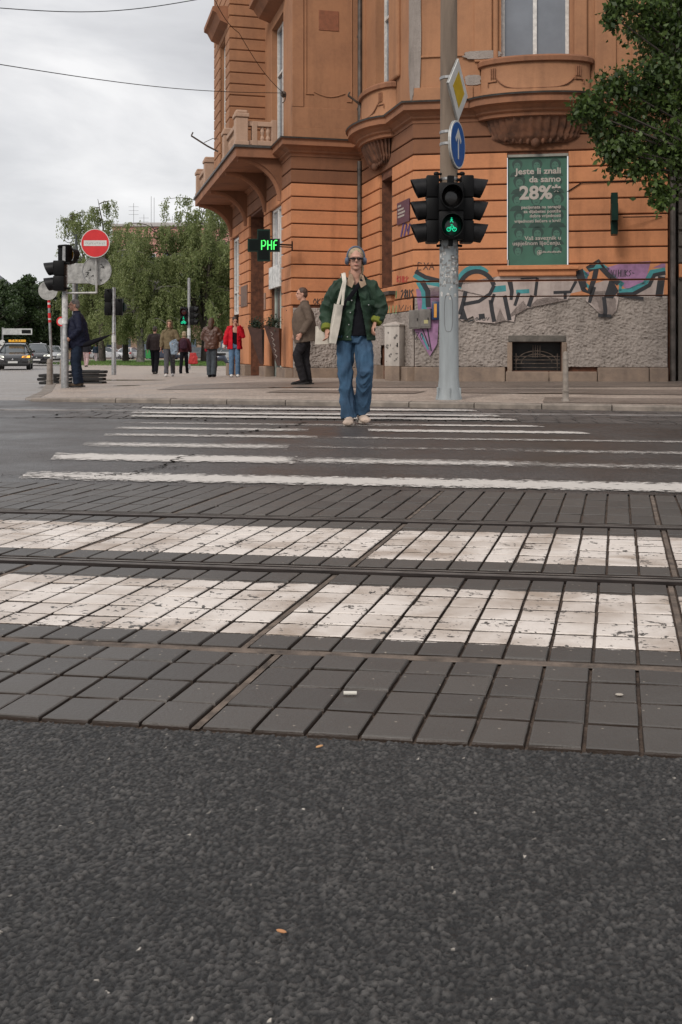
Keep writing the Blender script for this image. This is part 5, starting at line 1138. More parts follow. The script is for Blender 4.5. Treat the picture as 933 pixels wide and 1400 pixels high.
# middle and far signal posts
for px, py, top, rr, lab, cat in ((156, 512.5, 393, .068, 'grey signal post with a black signal on each side before the birches', 'post'), (258.5, 505, 380, .075, 'tall far signal post between the walkers and the woman in the brown coat', 'post')):
    b = solve(px, py); Y = b.y; t = thing('signal_post', lab, cat, b, 0, 'distant signal posts'); hh = H + (HZ - top) * Y / F - b.z
    mb = MB(); mb.lathe([(rr * 1.25, 0), (rr * 1.2, hh * .35), (rr, hh * .36), (rr * .9, hh)], n=14); mb.build('shaft', M_gal, t, 40)
    mb = MB(); mb.lathe([(rr * 1.15, hh * .37), (rr * 1.15, hh * .45)], n=14); mb.build('notice', M_sw, t)
    z = lambda v: H + (HZ - v) * Y / F
    if px < 200:
        signal('black signal seen from behind on the left of the post before the birches', (X_(148.5, Y), Y, z(395)), R(180), ['red', 'green'], sec=.47, wdt=.24, dep=.2, group='distant traffic lights'); signal('black signal box on the right of the post before the birches', (X_(162.5, Y), Y + .1, z(408)), R(180), ['green'], sec=.60, wdt=.26, dep=.2, group='distant traffic lights')
    else:
        s_ = signal('far black signal with a lit green cyclist, left of the tall far post', (X_(252, Y), Y - .05, z(420)), 0, ['red', 'green'], sec=.47, wdt=.36, dep=.22, group='distant traffic lights'); cyclist_symbol(s_, -.70, .21, -.16)
        signal('far black signal with visors pointing right on the tall far post', (X_(264, Y), Y, z(419)), R(80), ['red', 'amber', 'green'], sec=.32, wdt=.3, dep=.2, group='distant traffic lights')
# far overhead sign and small signs at the left edge
gs = thing('gantry_sign', 'far white direction sign on a grey post above the taxi', 'road sign', (X_(4, 105), 105, -.3)); mb = MB(); mb.tube([(0, 0, 0), (0, 0, 3.4)], .09, 8); mb.build('post', M_gal, gs); z0 = H + (HZ - 453.5) * 105 / F + .3
mb = MB(); mb.rbox((1.5, -.12, z0), (2.95, .08, .62), .02); mb.build('panel', material('white direction panel', (.45, .46, .45), .5, .2, 3), gs); mb = MB(); mb.rbox((2.4, -.17, z0), (.9, .02, .36), .01); mb.build('dark_field', M_blk, gs)
mb = MB(); 
for zz in (1.9, 1.3): mb.extr([(.28 * math.cos(k * .5236), -.14, zz + .28 * math.sin(k * .5236)) for k in range(12)], (0, .02, 0))
mb.build('small_round_sign', M_sw, gs)
rr_ = thing('ring_sign', 'small white round sign with a red ring behind the paper-wrapped pole', 'road sign', (X_(84, 35), 35, -.08)); mb = MB(); mb.tube([(0, .03, 0), (0, .03, 1.9)], .03, 8); mb.build('post', M_gal, rr_); z0 = H + (HZ - 439.5) * 35 / F + .08
plate(rr_, 'panel', [(x, z + z0) for x, z in circ(.16, 24)], .01, M_redf); plate(rr_, 'white_field', [(x, z + z0) for x, z in circ(.11, 24)], .004, M_sw, -.005)

# overhead wires and wall hooks
anc = facade_pt(388, 130, P3, dC, .05)
hk = thing('wire_anchor', 'rusty iron anchor holding the span wires on the upper corner wall', 'wire anchor', anc); mb = MB(); mb.ell((0, -.08, 0), (.07, .07, .08), 10); mb.tube([(0, 0, 0), (0, -.2, 0)], .03, 8); mb.tube([(.03, 0, 0), (.06, -.1, -.02), (.03, -.1, -.16), (-.02, -.08, -.2)], .012, 6); mb.build('hook', material('rusty iron', (.09, .065, .05)), hk)
def wire(label, pts, r_=.007):
    P_ = []; 
    for a, b in zip(pts, pts[1:]):
        for k in range(16): f = k / 16; q = Vector(a).lerp(Vector(b), f); q.z -= .0 + .12 * math.sin(math.pi * f); P_.append(q)
    P_.append(Vector(pts[-1])); mb = MB(); mb.tube(P_, r_, 5); tag(mb.build('overhead_wire', M_blk), label, 'wire', 'overhead wires')
wire('span wire running left from the corner anchor across the middle of the sky', [anc + Vector((0, -.2, 0)), W(0, 88, 15.5), W(-500, 20, 12)])
wire('wire rising steeply from the corner anchor past the upper windows', [anc + Vector((0, -.2, 0)), W(327, 45, 22), W(288, -12, 20), W(100, -260, 15)])
wire('highest wire crossing the top left corner of the sky', [W(-200, 24, 14), W(0, 11, 15), W(272, -1, 17), W(600, -40, 20)])
for q, lab in ((facade_pt(497, 140, P2, dB, .3), 'rusty iron flag hook beside the left curved bay'), (W(284, 195, 30.0), 'iron flag holder sticking out left of the balcony')):
    t = thing('flag_hook', lab, 'hook', q); mb = MB(); s_ = .5 if 'balcony' in lab else .38
    mb.tube([(-s_ * .9, -.1, s_ * .35), (0, 0, -.1), (s_ * .8, .05, -s_ * .6)], .025, 6); mb.tube([(-s_ * .9, -.1, s_ * .35), (-s_ * .8, -.1, s_ * .55)], .02, 6); mb.tube([(-.1, 0, 0), (s_ * .3, .0, .12), (s_ * .8, .05, .1)], .010, 6); mb.build('hook', material('rusty iron', (.09, .065, .05)), t)

# ------------------------------------------------------------------ trees
def leafmat(name, c0, c1, tl=.25):
    m = bpy.data.materials.new(name); m.use_nodes = True; t = m.node_tree; b = t.nodes['Principled BSDF']; l = t.links.new
    g = NN(t, 'ShaderNodeNewGeometry'); tc = NN(t, 'ShaderNodeTexCoord'); n = NN(t, 'ShaderNodeTexNoise'); n.inputs['Scale'].default_value = .9; n.inputs['Detail'].default_value = 4; l(tc.outputs['Object'], n.inputs['Vector'])
    ad = NN(t, 'ShaderNodeMath', operation='MULTIPLY_ADD'); ad.inputs[1].default_value = .5; l(g.outputs['Random Per Island'], ad.inputs[0]); mu = NN(t, 'ShaderNodeMath', operation='MULTIPLY'); mu.inputs[1].default_value = .5; l(n.outputs['Fac'], mu.inputs[0]); l(mu.outputs[0], ad.inputs[2])
    r = NN(t, 'ShaderNodeValToRGB'); r.color_ramp.elements[0].position = .2; r.color_ramp.elements[1].position = .8; r.color_ramp.elements[0].color = (*c0, 1); r.color_ramp.elements[1].color = (*c1, 1); l(ad.outputs[0], r.inputs[0]); l(r.outputs[0], b.inputs['Base Color'])
    b.inputs['Roughness'].default_value = .5; tr = NN(t, 'ShaderNodeBsdfTranslucent'); l(r.outputs[0], tr.inputs['Color']); ms = NN(t, 'ShaderNodeMixShader'); ms.inputs[0].default_value = tl; l(b.outputs[0], ms.inputs[1]); l(tr.outputs[0], ms.inputs[2]); l(ms.outputs[0], t.nodes['Material Output'].inputs[0]); return m
M_bark = material('dark bark', (.06, .048, .04), .85, .35, 6, bump=.01, bscale=20); M_birch = material('mottled birch bark', (.25, .23, .21), .8, .1, 5, col2=(.03, .026, .024), bump=.01)
M_l1 = leafmat('linden leaves', (.018, .040, .010), (.105, .165, .036), .35)
# near tree at the right
ntree = thing('linden_tree', 'large leafy tree reaching in from the upper right corner in front of the facade', 'tree', (7.0, 16.6, sz(7, 16.6)))
rn = np.random.default_rng(21); base = Vector((7.0, 16.6, 0)); tz = ntree.location.z
cl = [(935, 40, 16.2, .85), (885, 20, 16.0, .45), (852, 4, 15.8, .30), (838, 22, 15.8, .16), (940, 120, 16.4, .85), (885, 110, 16.1, .45), (848, 120, 15.9, .42), (812, 138, 15.7, .30), (795, 150, 15.7, .15), (852, 165, 16.2, .45), (815, 168, 15.9, .25), (905, 185, 16.4, .60), (860, 205, 16.0, .35), (830, 205, 15.9, .16), (840, 222, 16.0, .16), (880, 232, 16.2, .32), (903, 258, 16.2, .22), (900, 275, 16.2, .12), (935, 225, 16.3, .4), (990, 60, 16.5, 1.0), (1010, 160, 16.6, 1.0), (980, 240, 16.4, .6), (1060, -40, 17, 1.2), (960, -60, 16.5, 1.1), (900, -80, 16.2, .9), (1100, 120, 17, 1.2), (1120, 0, 17.6, 1.4), (1010, -180, 17, 1.4), (1150, 200, 17, .9), (930, 50, 17.6, 1.1), (1000, 120, 18, 1.2)]
mbt = MB(); mbt.tube([(0, 0, -.1), (.03, .02, 1.2), (-.02, .05, 2.6), (.05, .0, 4.2), (.1, .05, 6.2), (.2, .1, 8)], [.26, .20, .18, .16, .11, .05], 14); mbt.build('trunk', M_bark, ntree, 60)
limbs = MB(); leaves = []
for (px, py, Y, r_) in cl:
    c = W(px, py, Y) - Vector((7.0, 16.6, tz)); h0 = min(max(c.z * .55, 2.4), 6.5); s0 = Vector((.02, .02, h0)); mid = s0.lerp(c, .55) + Vector((0, 0, .35)); 
    limbs.tube([s0, s0.lerp(mid, .5) + Vector((0, 0, .12)), mid, c], [.045, .032, .020, .008], 7)
    nt_ = int(26 * r_ * r_ + 10 * r_ + 3)
    for k in range(nt_):
        e_ = rn.normal(size=3); e_ /= np.linalg.norm(e_); e_ *= r_ * rn.uniform(.5, 1.12); e_[2] *= .85; tip = Vector(c) + Vector(e_) + Vector((0, 0, -.1 * r_)); m_ = Vector(c).lerp(tip, .5) + Vector((0, 0, .08 * r_))
        limbs.tube([Vector(c), m_, tip], [.009, .006, .003], 5)
        nl = int(34 + 56 * r_); f = rn.random(nl) ** .6; P_ = np.outer(1 - f, np.array(c)) + np.outer(f, np.array(tip)); P_ += rn.normal(size=(nl, 3)) * (.055 + .05 * r_); leaves.append(P_)
limbs.build('limb', M_bark, ntree, 60)
co, fq = leafcloud(np.concatenate(leaves), .096, rn, droop=.9, asp=.62); np_mesh('crown', co, fq, M_l1, ntree)

# weeping birches in the park
M_bl = leafmat('birch leaves', (.15, .20, .07), (.35, .385, .17), .55)
def birch(seed, Ht, Wd, dens=1.0, low=.15):
    rn = np.random.default_rng(seed); rr = random.Random(seed); tr = MB(); lv = []
    fork = Ht * rr.uniform(.16, .22); tr.tube([(0, 0, -.2), (.05, 0, fork * .6), (.0, 0, fork)], [.36, .29, .26], 10)
    ends = []
    for k in range(rr.choice((3, 4))):
        a = k * 6.28 / 3.5 + rr.uniform(-.4, .4) + .3; ln = Ht * rr.uniform(.55, .8); sp = rr.uniform(.25, .5)
        pts = [Vector((0, 0, fork - .1))]; d = Vector((math.cos(a) * sp, math.sin(a) * sp, 1)).normalized()
        for s in range(6): d = (d + Vector((rr.uniform(-.15, .15), rr.uniform(-.15, .15), .08))).normalized(); pts.append(pts[-1] + d * ln / 6)
        tr.tube(pts, [.20, .17, .13, .10, .07, .05, .02], 8); ends.append(pts)
    for pts in ends:
        for k in range(26):
            f = rr.uniform(.18, 1); i = min(5, int(f * 6)); p = pts[i].lerp(pts[i + 1], f * 6 - i); a = rr.uniform(0, 6.28); ln = Wd * rr.uniform(.18, .5) * (1.15 - .6 * f); d = Vector((math.cos(a), math.sin(a), rr.uniform(.3, .9))).normalized(); q = [p]
            for s in range(5): d = (d + Vector((0, 0, -.20))).normalized(); q.append(q[-1] + d * ln / 5)
            tr.tube(q, [.045, .035, .028, .02, .012, .008], 5)
            for s in range(int(17 * dens)):
                f2 = rr.uniform(.25, 1); j = min(4, int(f2 * 5)); st = q[j].lerp(q[j + 1], f2 * 5 - j) + Vector((rr.uniform(-.25, .25), rr.uniform(-.25, .25), rr.uniform(-.1, .25)))
                L3 = rr.uniform(.5, 2.4) * (.5 + .5 * f2); L3 = min(L3, max(.3, st.z - low * Ht)); m_ = int(15 + 16 * L3); tt = rn.random(m_)
                lv.append(np.array(st) + np.stack([rn.normal(size=m_) * .07 + tt * rr.uniform(-.25, .25), rn.normal(size=m_) * .07 + tt * rr.uniform(-.25, .25), -tt * L3], 1))
    return tr, np.concatenate(lv), rn
def place_birch(proto, px, py, Y, s, lab, rz):
    o = copy_tree(proto); o.location = (X_(px, Y), Y, gz(Y) + .06 - .0); o.scale = (s, s, s); o.rotation_euler.z = rz; o['label'] = lab
protos = []
labs_b = ['forked weeping birch with a mottled trunk standing behind the walking group', 'full weeping birch behind the tall far signal post', 'tall narrow weeping birch behind the no entry sign']
for i, (sd, Ht, Wd, px, Y, low) in enumerate(((5, 9.6, 9.5, 192, 84, .16), (8, 12.6, 12.5, 281, 88, .12), (13, 13.2, 8.0, 140, 92, .09))):
    tr, P_, rn = birch(sd, Ht, Wd, 1.0, low); t = thing('birch_tree', labs_b[i], 'tree', (X_(px, Y), Y, gz(Y) + .06), rz=i * 1.3, group='birches in the park')
    t.scale = [(1, 1, 1), (1.22, 1.22, 1.22), (1.0, 1.0, 1.16)][i]; tr.build('trunk', M_birch if i == 0 else M_bark, t, 60); co, fq = leafcloud(P_, .17, rn, droop=1.5, asp=.5); np_mesh('crown', co, fq, M_bl, t); protos.append(t)
place_birch(protos[1], 172, 0, 95, .90, 'small weeping birch left of the forked birch', 2.0); place_birch(protos[0], 232, 0, 98, 1.04, 'weeping birch filling the gap behind the hooded walker', 4.0); place_birch(protos[1], 325, 0, 100, .90, 'weeping birch half hidden by the corner building', 1.0); place_birch(protos[2], 112, 0, 99, .66, 'weeping birch just right of the ornate lamp post', 3.0)
# dense dark trees down the side street
M_dk = leafmat('dark street tree leaves', (.018, .038, .010), (.060, .098, .030), .25)
def bushy(seed, Ht, Wd):
    rn = np.random.default_rng(seed); rr = random.Random(seed); tr = MB(); tr.tube([(0, 0, -.2), (0, 0, Ht * .3), (.2, 0, Ht * .7)], [.28, .22, .08], 8); lv = []
    for k in range(46):
        a = rr.uniform(0, 6.28); zz = rr.uniform(.24, .98); rad = Wd / 2 * math.sqrt(max(.05, 1 - ((zz - .55) / .5) ** 2)) * rr.uniform(.35, 1); c = Vector((math.cos(a) * rad, math.sin(a) * rad, zz * Ht)); tr.tube([(0, 0, Ht * rr.uniform(.25, .6)), c * .6 + Vector((0, 0, Ht * .15)), c], [.07, .04, .015], 5)
        m_ = 520; r_ = rr.uniform(.6, 1.25); q = rn.normal(size=(m_, 3)); q /= np.linalg.norm(q, axis=1)[:, None]; lv.append(np.array(c) + q * (r_ * rn.uniform(.5, 1.05, m_))[:, None] * [1, 1, .75])
    return tr, np.concatenate(lv), rn
tps = []
for i, (sd, Ht, Wd, px, Y) in enumerate(((31, 9.3, 9, 12, 118), (32, 8.8, 9, 52, 122))):
    tr, P_, rn = bushy(sd, Ht, Wd); t = thing('street_tree', ['dark round street tree nearest the left edge, behind the taxi', 'dark street tree behind the leaning striped post'][i], 'tree', (X_(px, Y), Y, -.3), group='dark trees lining the side street'); tr.build('trunk', M_bark, t, 60); co, fq = leafcloud(P_, .30, rn, droop=.3, asp=.7); np_mesh('crown', co, fq, M_dk, t); tps.append(t)
for j, (k, px, Y, s, lab) in enumerate(((0, 80, 128, .80, 'lower dark street tree just left of the paper-wrapped pole'), (1, -25, 112, 1.0, 'dark street tree cut by the left edge of the picture'), (1, 32, 150, 1.15, 'far dark street tree in the gap between the two nearest ones'), (0, 100, 150, .85, 'far dark street tree behind the man in the navy jacket'), (1, 120, 135, .70, 'low dark street tree between the navy jacket man and the birches'))):
    o = copy_tree(tps[k]); o.location = (X_(px, Y), Y, -.3); o.scale = (s, s, s); o.rotation_euler.z = j * 1.7 + .5; o['label'] = lab
# grass and hedge
M_gr = material('park grass', (.085, .145, .030), .9, .35, .8, col2=(.05, .09, .02))
mb = MB(); gl = [(X_(118, 112), 112), (X_(140, 78), 78), (X_(180, 68), 68), (X_(330, 66), 66), (25, 66), (25, 112)]; mb.add([(x, y, gz(y) + .10) for x, y in gl], [tuple(range(6))]); structure('lawn', mb, M_gr)
rn = np.random.default_rng(2); n_ = 14000; gy = rn.uniform(66.5, 90, n_) ** 1.0; gx = rn.uniform(-22, -4, n_); ok = gx > -17.3 - (gy - 68) * .62; cs = np.stack([gx, gy, np.full(n_, -.18)], 1)[ok]; co, fq = leafcloud(cs, .12, rn, droop=-2.5, asp=.35); o = np_mesh('grass_blades', co, fq, M_gr); o['kind'] = 'stuff'; tag(o, 'short green grass on the park lawn under the birches', 'grass')

# distant buildings
M_pink = plaster('faded pink plaster', (.46, .235, .20), (.38, .20, .175), .7, .3, .3, .0)
pb = thing('pink_building', 'long pink building with roof antennas rising behind the birches', 'building', (X_(245, 150), 152, -.3)); Wp = 170 * 150 / F
mb = MB(); mb.box((0, 0, 9.2), (Wp, 10, 18.4)); mb.box((0, -.1, 2.2), (Wp + .1, 10, 4.4)); mb.build('wall', M_pink, pb); mb = MB(); mb.box((.0, 0, 18.6), (Wp + .6, 10.6, .35)); mb.box((0, 1, 19.0), (Wp * .8, 7, .6)); mb.build('roof', material('pale parapet', (.40, .38, .37), .7), pb)
for fl in range(4):
    for k in range(8): mb = MB(); mb.box((-Wp / 2 + 1.4 + k * 2.1, -5.02, 5.8 + fl * 2.7), (1.0, .1, 1.5)); w_ = mb.build('window', M_white, pb); mb = MB(); mb.box((-Wp / 2 + 1.4 + k * 2.1, -5.08, 5.8 + fl * 2.7), (.82, .04, 1.32)); mb.build('pane', M_glass, w_)
M_ant = material('grey aerial', (.16, .16, .16), .5)
for k, (px, ht) in enumerate(((183, 3.4), (197, 1.8), (207, 4.4), (211, 4.2), (225, 3.3), (236, 1.6))):
    mb = MB(); mb.tube([(0, 0, 0), (0, 0, ht)], .03, 5)
    for j in range(3 if k not in (2, 3) else 0): mb.tube([(-.7, 0, ht - .5 - j * .55), (.7, 0, ht - .5 - j * .55)], .018, 4)
    tag(mb.build('roof_aerial', M_ant, loc=(X_(px, 150), 150, 18.4)), ['thin comb aerial at the left end of the pink roof', 'low aerial second from the left on the pink roof', 'tall bare mast, left of the close pair on the pink roof', 'tall bare mast, right of the close pair on the pink roof', 'comb aerial right of the two bare masts', 'short aerial farthest right on the pink roof'][k], 'aerial', 'aerials on the pink building')
tn = thing('tan_building', 'low tan building with white windows seen under the birches', 'building', (X_(200, 140), 141, -.3)); mb = MB(); mb.box((0, 0, 2.0), (24, 6, 4.0)); mb.build('wall', plaster('tan plaster', (.30, .21, .15), (.22, .15, .11), .7, .3, .4, 0), tn); mb = MB(); mb.add([(-12.3, -3.3, 4.0), (12.3, -3.3, 4.0), (12.3, 3.3, 4.0), (-12.3, 3.3, 4.0), (-12, 0, 4.9), (12, 0, 4.9)], [(0, 1, 5, 4), (2, 3, 4, 5), (0, 4, 3), (1, 2, 5), (0, 3, 2, 1)]); mb.build('roof', material('red brown tiles', (.15, .07, .05), .8), tn)
for k in range(11): mb = MB(); mb.box((-10.8 + k * 2.15, -3.02, 1.9), (1.1, .1, 1.5)); mb.build('window', M_glass, tn)
gb = thing('grey_house', 'sliver of a grey building with a pitched roof above the trees at the left edge', 'building', (X_(-14, 170), 170, -.3)); mb = MB(); mb.box((0, 0, 5.5), (7, 8, 11)); mb.build('wall', M_back, gb); mb = MB(); mb.add([(-3.9, -4.2, 10.9), (3.9, -4.2, 10.9), (3.9, 4.2, 10.9), (-3.9, 4.2, 10.9), (-1, 0, 13.8), (1, 0, 13.8)], [(0, 1, 5, 4), (2, 3, 4, 5), (0, 4, 3), (1, 2, 5), (0, 3, 2, 1)]); mb.build('roof', material('slate', (.12, .13, .14), .6), gb)
for k in range(3): mb = MB(); mb.box((-2 + k * 2, -4.02, 9), (.9, .1, 1.5)); mb.build('window', M_glass, gb)

# ------------------------------------------------------------------ vehicles
def car(label, cat, loc, rz, paint, group=None, taxi=False, Ht=1.46, L_=4.4, Wd=1.80, ind=False, est=False):
    """car with its nose towards local -Y"""
    t = thing('parked_car' if 'parked' in label else 'moving_car', label, cat, loc, rz, group); hw = Wd / 2
    mp_ = material('car paint ' + paint[0], paint[1], .28, .06, 3, coat=.6, metal=.2); tyre = material('tyre rubber', (.02, .02, .02), .8); rim = material('alloy rim', (.3, .3, .31), .35, metal=.8); tr_ = material('black car trim', (.015, .015, .016), .45); gl = material('car glass', (.035, .045, .05), .06, .1, 2, spec=.9)
    y0, y1 = -L_ / 2, L_ / 2
    st = [(y0, .58, .34, .62), (y0 + .10, .88, .24, .72), (y0 + .45, .97, .20, .84), (y0 + 1.1, 1.0, .20, .94), (y0 + 1.7, 1.0, .20, .99), (0, 1.0, .20, 1.0), (y1 - 1.0, 1.0, .20, 1.02), (y1 - .35, .97, .22, 1.0), (y1 - .08, .90, .28, .92), (y1, .70, .36, .80)]
    rows = []
    for y, w_, zb, zt_ in st:
        x = hw * w_; rows.append([(-x * .86, y, zb), (-x * .98, y, zb + .12), (-x, y, zb + (zt_ - zb) * .55), (-x * .965, y, zt_ - .10), (-x * .86, y, zt_ - .015), (-x * .4, y, zt_ + .015), (x * .4, y, zt_ + .015), (x * .86, y, zt_ - .015), (x * .965, y, zt_ - .10), (x, y, zb + (zt_ - zb) * .55), (x * .98, y, zb + .12), (x * .86, y, zb)])
    mb = MB(); mb.grid(rows); n = 12
    for i in range(len(rows) - 1): mb.add([rows[i][0], rows[i][-1], rows[i + 1][-1], rows[i + 1][0]], [(0, 1, 2, 3)])
    mb.add(rows[0], [tuple(range(n))]); mb.add(rows[-1], [tuple(range(n))]); bd = mb.build('body', mp_, t, 35)
    zr = Ht; cab = [(y0 + 1.25, .80, .96, .97), (y0 + 1.95, .70, .96, zr - .06), (y0 + 2.3, .69, .96, zr), (y1 - 1.2, .69, .96, zr - .02), (y1 - (.35 if est else .75), .70, .96, zr - .12), (y1 - .12, .80, .96, .99)]
    rows = []
    for y, w_, zb, zt_ in cab:
        xb, xt = hw * .93, hw * w_; rows.append([(-xb, y, zb), (-(xb * .35 + xt * .65), y, zb + (zt_ - zb) * .7), (-xt * .92, y, zt_ - .02 * (zt_ > 1.1)), (-xt * .5, y, zt_), (xt * .5, y, zt_), (xt * .92, y, zt_ - .02 * (zt_ > 1.1)), (xb * .35 + xt * .65, y, zb + (zt_ - zb) * .7), (xb, y, zb)])
    mb = MB(); mb.grid(rows); mb.add(rows[0], [tuple(range(8))]); mb.add(rows[-1], [tuple(range(8))]); mb.build('cabin_glass', gl, t, 35)
    mb = MB(); rr = [[(p[0] * 1.004, p[1], p[2] + .012) for p in r_[2:6]] for r_ in rows[1:5]]; mb.grid(rr); r2 = [[(p[0] * .98, p[1], p[2] - .02) for p in r_[2:6]] for r_ in rows[1:5]]; mb.grid(r2)
    for sgn in (0, -1):
        for i in range(5): a, b = rows[i][1 if sgn == 0 else 6], rows[i + 1][1 if sgn == 0 else 6]
        mb.tube([Vector(rows[i][0 if sgn == 0 else 7]) * 1.0 for i in (0,)] + [rows[1][2 if sgn == 0 else 5]], .035, 6); mb.tube([rows[4][2 if sgn == 0 else 5], rows[5][0 if sgn == 0 else 7]], .06, 6); mb.tube([rows[2][2 if sgn == 0 else 5], (rows[2][0 if sgn == 0 else 7][0], y0 + 2.6, .96)], .03, 6)
    mb.build('roof', mp_, t, 40)
    for sx in (-1, 1):
        for y in (y0 + .85, y1 - .80):
            Mr = Matrix.Rotation(R(90), 3, 'Y'); mb = MB(); mb.lathe([(.2, -.10), (.30, -.11), (.32, -.08), (.32, .08), (.30, .11), (.2, .10)], (sx * (hw - .12), y, .32), 22, Mr); w_ = mb.build('wheel', tyre, t, 40); mb = MB(); mb.lathe([(.21, -.085), (.20, .105), (.08, .09), (.05, .10)], (sx * (hw - .12), y, .32), 18, Mr if sx > 0 else Matrix.Rotation(R(-90), 3, 'Y')); mb.build('rim', rim, w_, 30)
        mb = MB(); x = sx * hw; mb.extr([(x * .98, y0 + .13, .66), (x * .97, y0 + .40, .78), (x * .55, y0 + .16, .755), (x * .50, y0 + .045, .67)], (0, -.03, .0)); hl = mb.build('headlight', material('lit headlamp', (.7, .7, .62), .2, emis=(1, .97, .85), estr=.9) if not (ind and sx > 0) else material('amber indicator', (.8, .35, .02), .3, emis=(1, .42, .03), estr=.9), t)
        mb = MB(); mb.rbox((x * .86, y1 - .06, .80), (.26, .12, .16), .02); mb.build('tail_light', material('tail lamp', (.35, .012, .012), .3), t)
        mb = MB(); mb.ell((sx * (hw + .10), y0 + 1.55, 1.02), (.11, .06, .075), 10); mb.build('mirror', mp_, t, 60)
    mb = MB(); mb.add([(-.46, y0 + .012, .62), (.46, y0 + .012, .62), (.34, y0 - .03, .46), (-.34, y0 - .03, .46), (-.46, y0 + .06, .62), (.46, y0 + .06, .62), (.34, y0 + .05, .46), (-.34, y0 + .05, .46)], [(0, 1, 2, 3), (4, 5, 6, 7), (0, 1, 5, 4), (1, 2, 6, 5), (2, 3, 7, 6), (3, 0, 4, 7)]); mb.rbox((0, y0 + .06, .30), (Wd * .82, .16, .14), .03); mb.build('grille', tr_, t)
    mb = MB(); mb.ell((0, y0 - .03, .56), (.055, .02, .055), 10); mb.build('badge', rim, t)
    for y in (y0 - .05, y1 + .01): mb = MB(); mb.rbox((0, y, .42), (.50, .02, .11), .004); mb.build('number_plate', M_sw, t)
    if taxi:
        mb = MB(); 
        for sx in (-1, 1): mb.rbox((sx * .58, .1, Ht + .04), (.05, 1.6, .04), .015)
        mb.rbox((0, -.15, Ht + .05), (1.2, .06, .03), .01); mb.build('roof_rail', tr_, t)
        mb = MB(); mb.rbox((.12, -.15, Ht + .13), (.92, .20, .14), .02); ts = mb.build('taxi_sign', material('lit yellow taxi sign', (.60, .30, .02), .4, emis=(1, .50, .03), estr=.22), t)
        vs, fs = text_mesh('TAXI', .15, space=1.5); mb = MB(); mb.add([(v.x * 1.2 + .05, -.262 - v.z, Ht + .14 + v.y) for v in vs], fs); mb.build('sign_lettering', tr_, ts, fixn=False)
    return t
hd = math.atan2(.243, .970)
car('black taxi with a yellow roof sign and one amber indicator lit', 'taxi', (X_(21, 59), 59, gz(59)), hd, ('anthracite', (.022, .022, .025)), 'cars on the side street', taxi=True, ind=True)
car('black car following right behind the taxi', 'car', (X_(52, 75), 75, gz(75)), hd, ('black', (.012, .012, .014)), 'cars on the side street', Ht=1.56)
car('silver car third in the queue behind the taxi', 'car', (X_(72, 95), 95, gz(95)), hd, ('silver', (.42, .43, .45)), 'cars on the side street', Ht=1.5)
car('pale car farthest back in the queue, left of the paper-wrapped pole', 'car', (X_(80, 118), 118, gz(118)), hd, ('white', (.62, .62, .62)), 'cars on the side street')
car('white car parked with its tail to the street between the birch trunks', 'car', (X_(179, 122), 122, gz(122)), R(170), ('white', (.62, .62, .62)), 'cars parked beyond the lawn')
car('silver car parked left of the white parked car', 'car', (X_(151, 120), 120, gz(120)), R(80), ('silver', (.42, .43, .45)), 'cars parked beyond the lawn')
car('dark blue car parked behind the birch trunk near the far post', 'car', (X_(222, 121), 121, gz(121)), R(85), ('navy', (.02, .03, .06)), 'cars parked beyond the lawn')
car('grey car parked behind the woman in the brown coat', 'car', (X_(278, 119), 119, gz(119)), R(95), ('grey', (.14, .15, .16)), 'cars parked beyond the lawn')
car('silver car parked nearest the corner building beyond the lawn', 'car', (X_(308, 117), 117, gz(117)), R(88), ('silver', (.42, .43, .45)), 'cars parked beyond the lawn')
bn = thing('waste_bin', 'green wheeled bin on the lawn edge right of the forked birch', 'bin', (X_(206, 116), 116, gz(116) + .1)); mb = MB(); mb.rbox((0, 0, .55), (.95, .7, .9), .05); mb.build('tub', material('green plastic', (.02, .22, .05), .5), bn); mb = MB(); mb.rbox((0, 0, 1.04), (1.02, .76, .1), .04); mb.build('lid', material('green plastic', (.02, .22, .05), .5), bn)
# scooter by the wall
bk = solve(307, 506.5); mt = thing('motor_scooter', 'dark scooter parked by the building behind the woman in the red jacket', 'scooter', bk, R(-8))
tyre = material('tyre rubber', (.02, .02, .02), .8)
for x in (-.60, .62):
    mb = MB(); mb.tube([(x + .22 * math.cos(k * .3142), 0, .25 + .22 * math.sin(k * .3142)) for k in range(21)], .045, 8); w_ = mb.build('wheel', tyre, mt, 60); mb = MB(); mb.lathe([(.12, -.03), (.16, 0), (.12, .03)], (x, 0, .25), 14, Matrix.Rotation(R(90), 3, 'X')); mb.build('rim', M_gal, w_)
mb = MB(); mb.tube([(-.55, 0, .35), (-.45, 0, .62), (0, 0, .60), (.12, 0, .42), (.30, 0, .40), (.42, 0, .80), (.40, 0, .98)], [.10, .17, .15, .10, .09, .12, .05], 10); mb.build('body', material('dark blue scooter paint', (.02, .03, .05), .3, coat=.5), mt, 60)
mb = MB(); mb.rbox((-.28, 0, .80), (.68, .26, .10), .04); mb.build('seat', M_rub, mt); mb = MB(); mb.tube([(.42, -.30, 1.02), (.42, 0, .98), (.42, .30, 1.02)], .02, 6); mb.tube([(.40, 0, .95), (.60, 0, .3)], .03, 6); mb.build('handlebar', M_blk, mt); mb = MB(); mb.ell((.50, 0, .90), (.07, .09, .08), 10); mb.build('headlight', M_sw, mt)
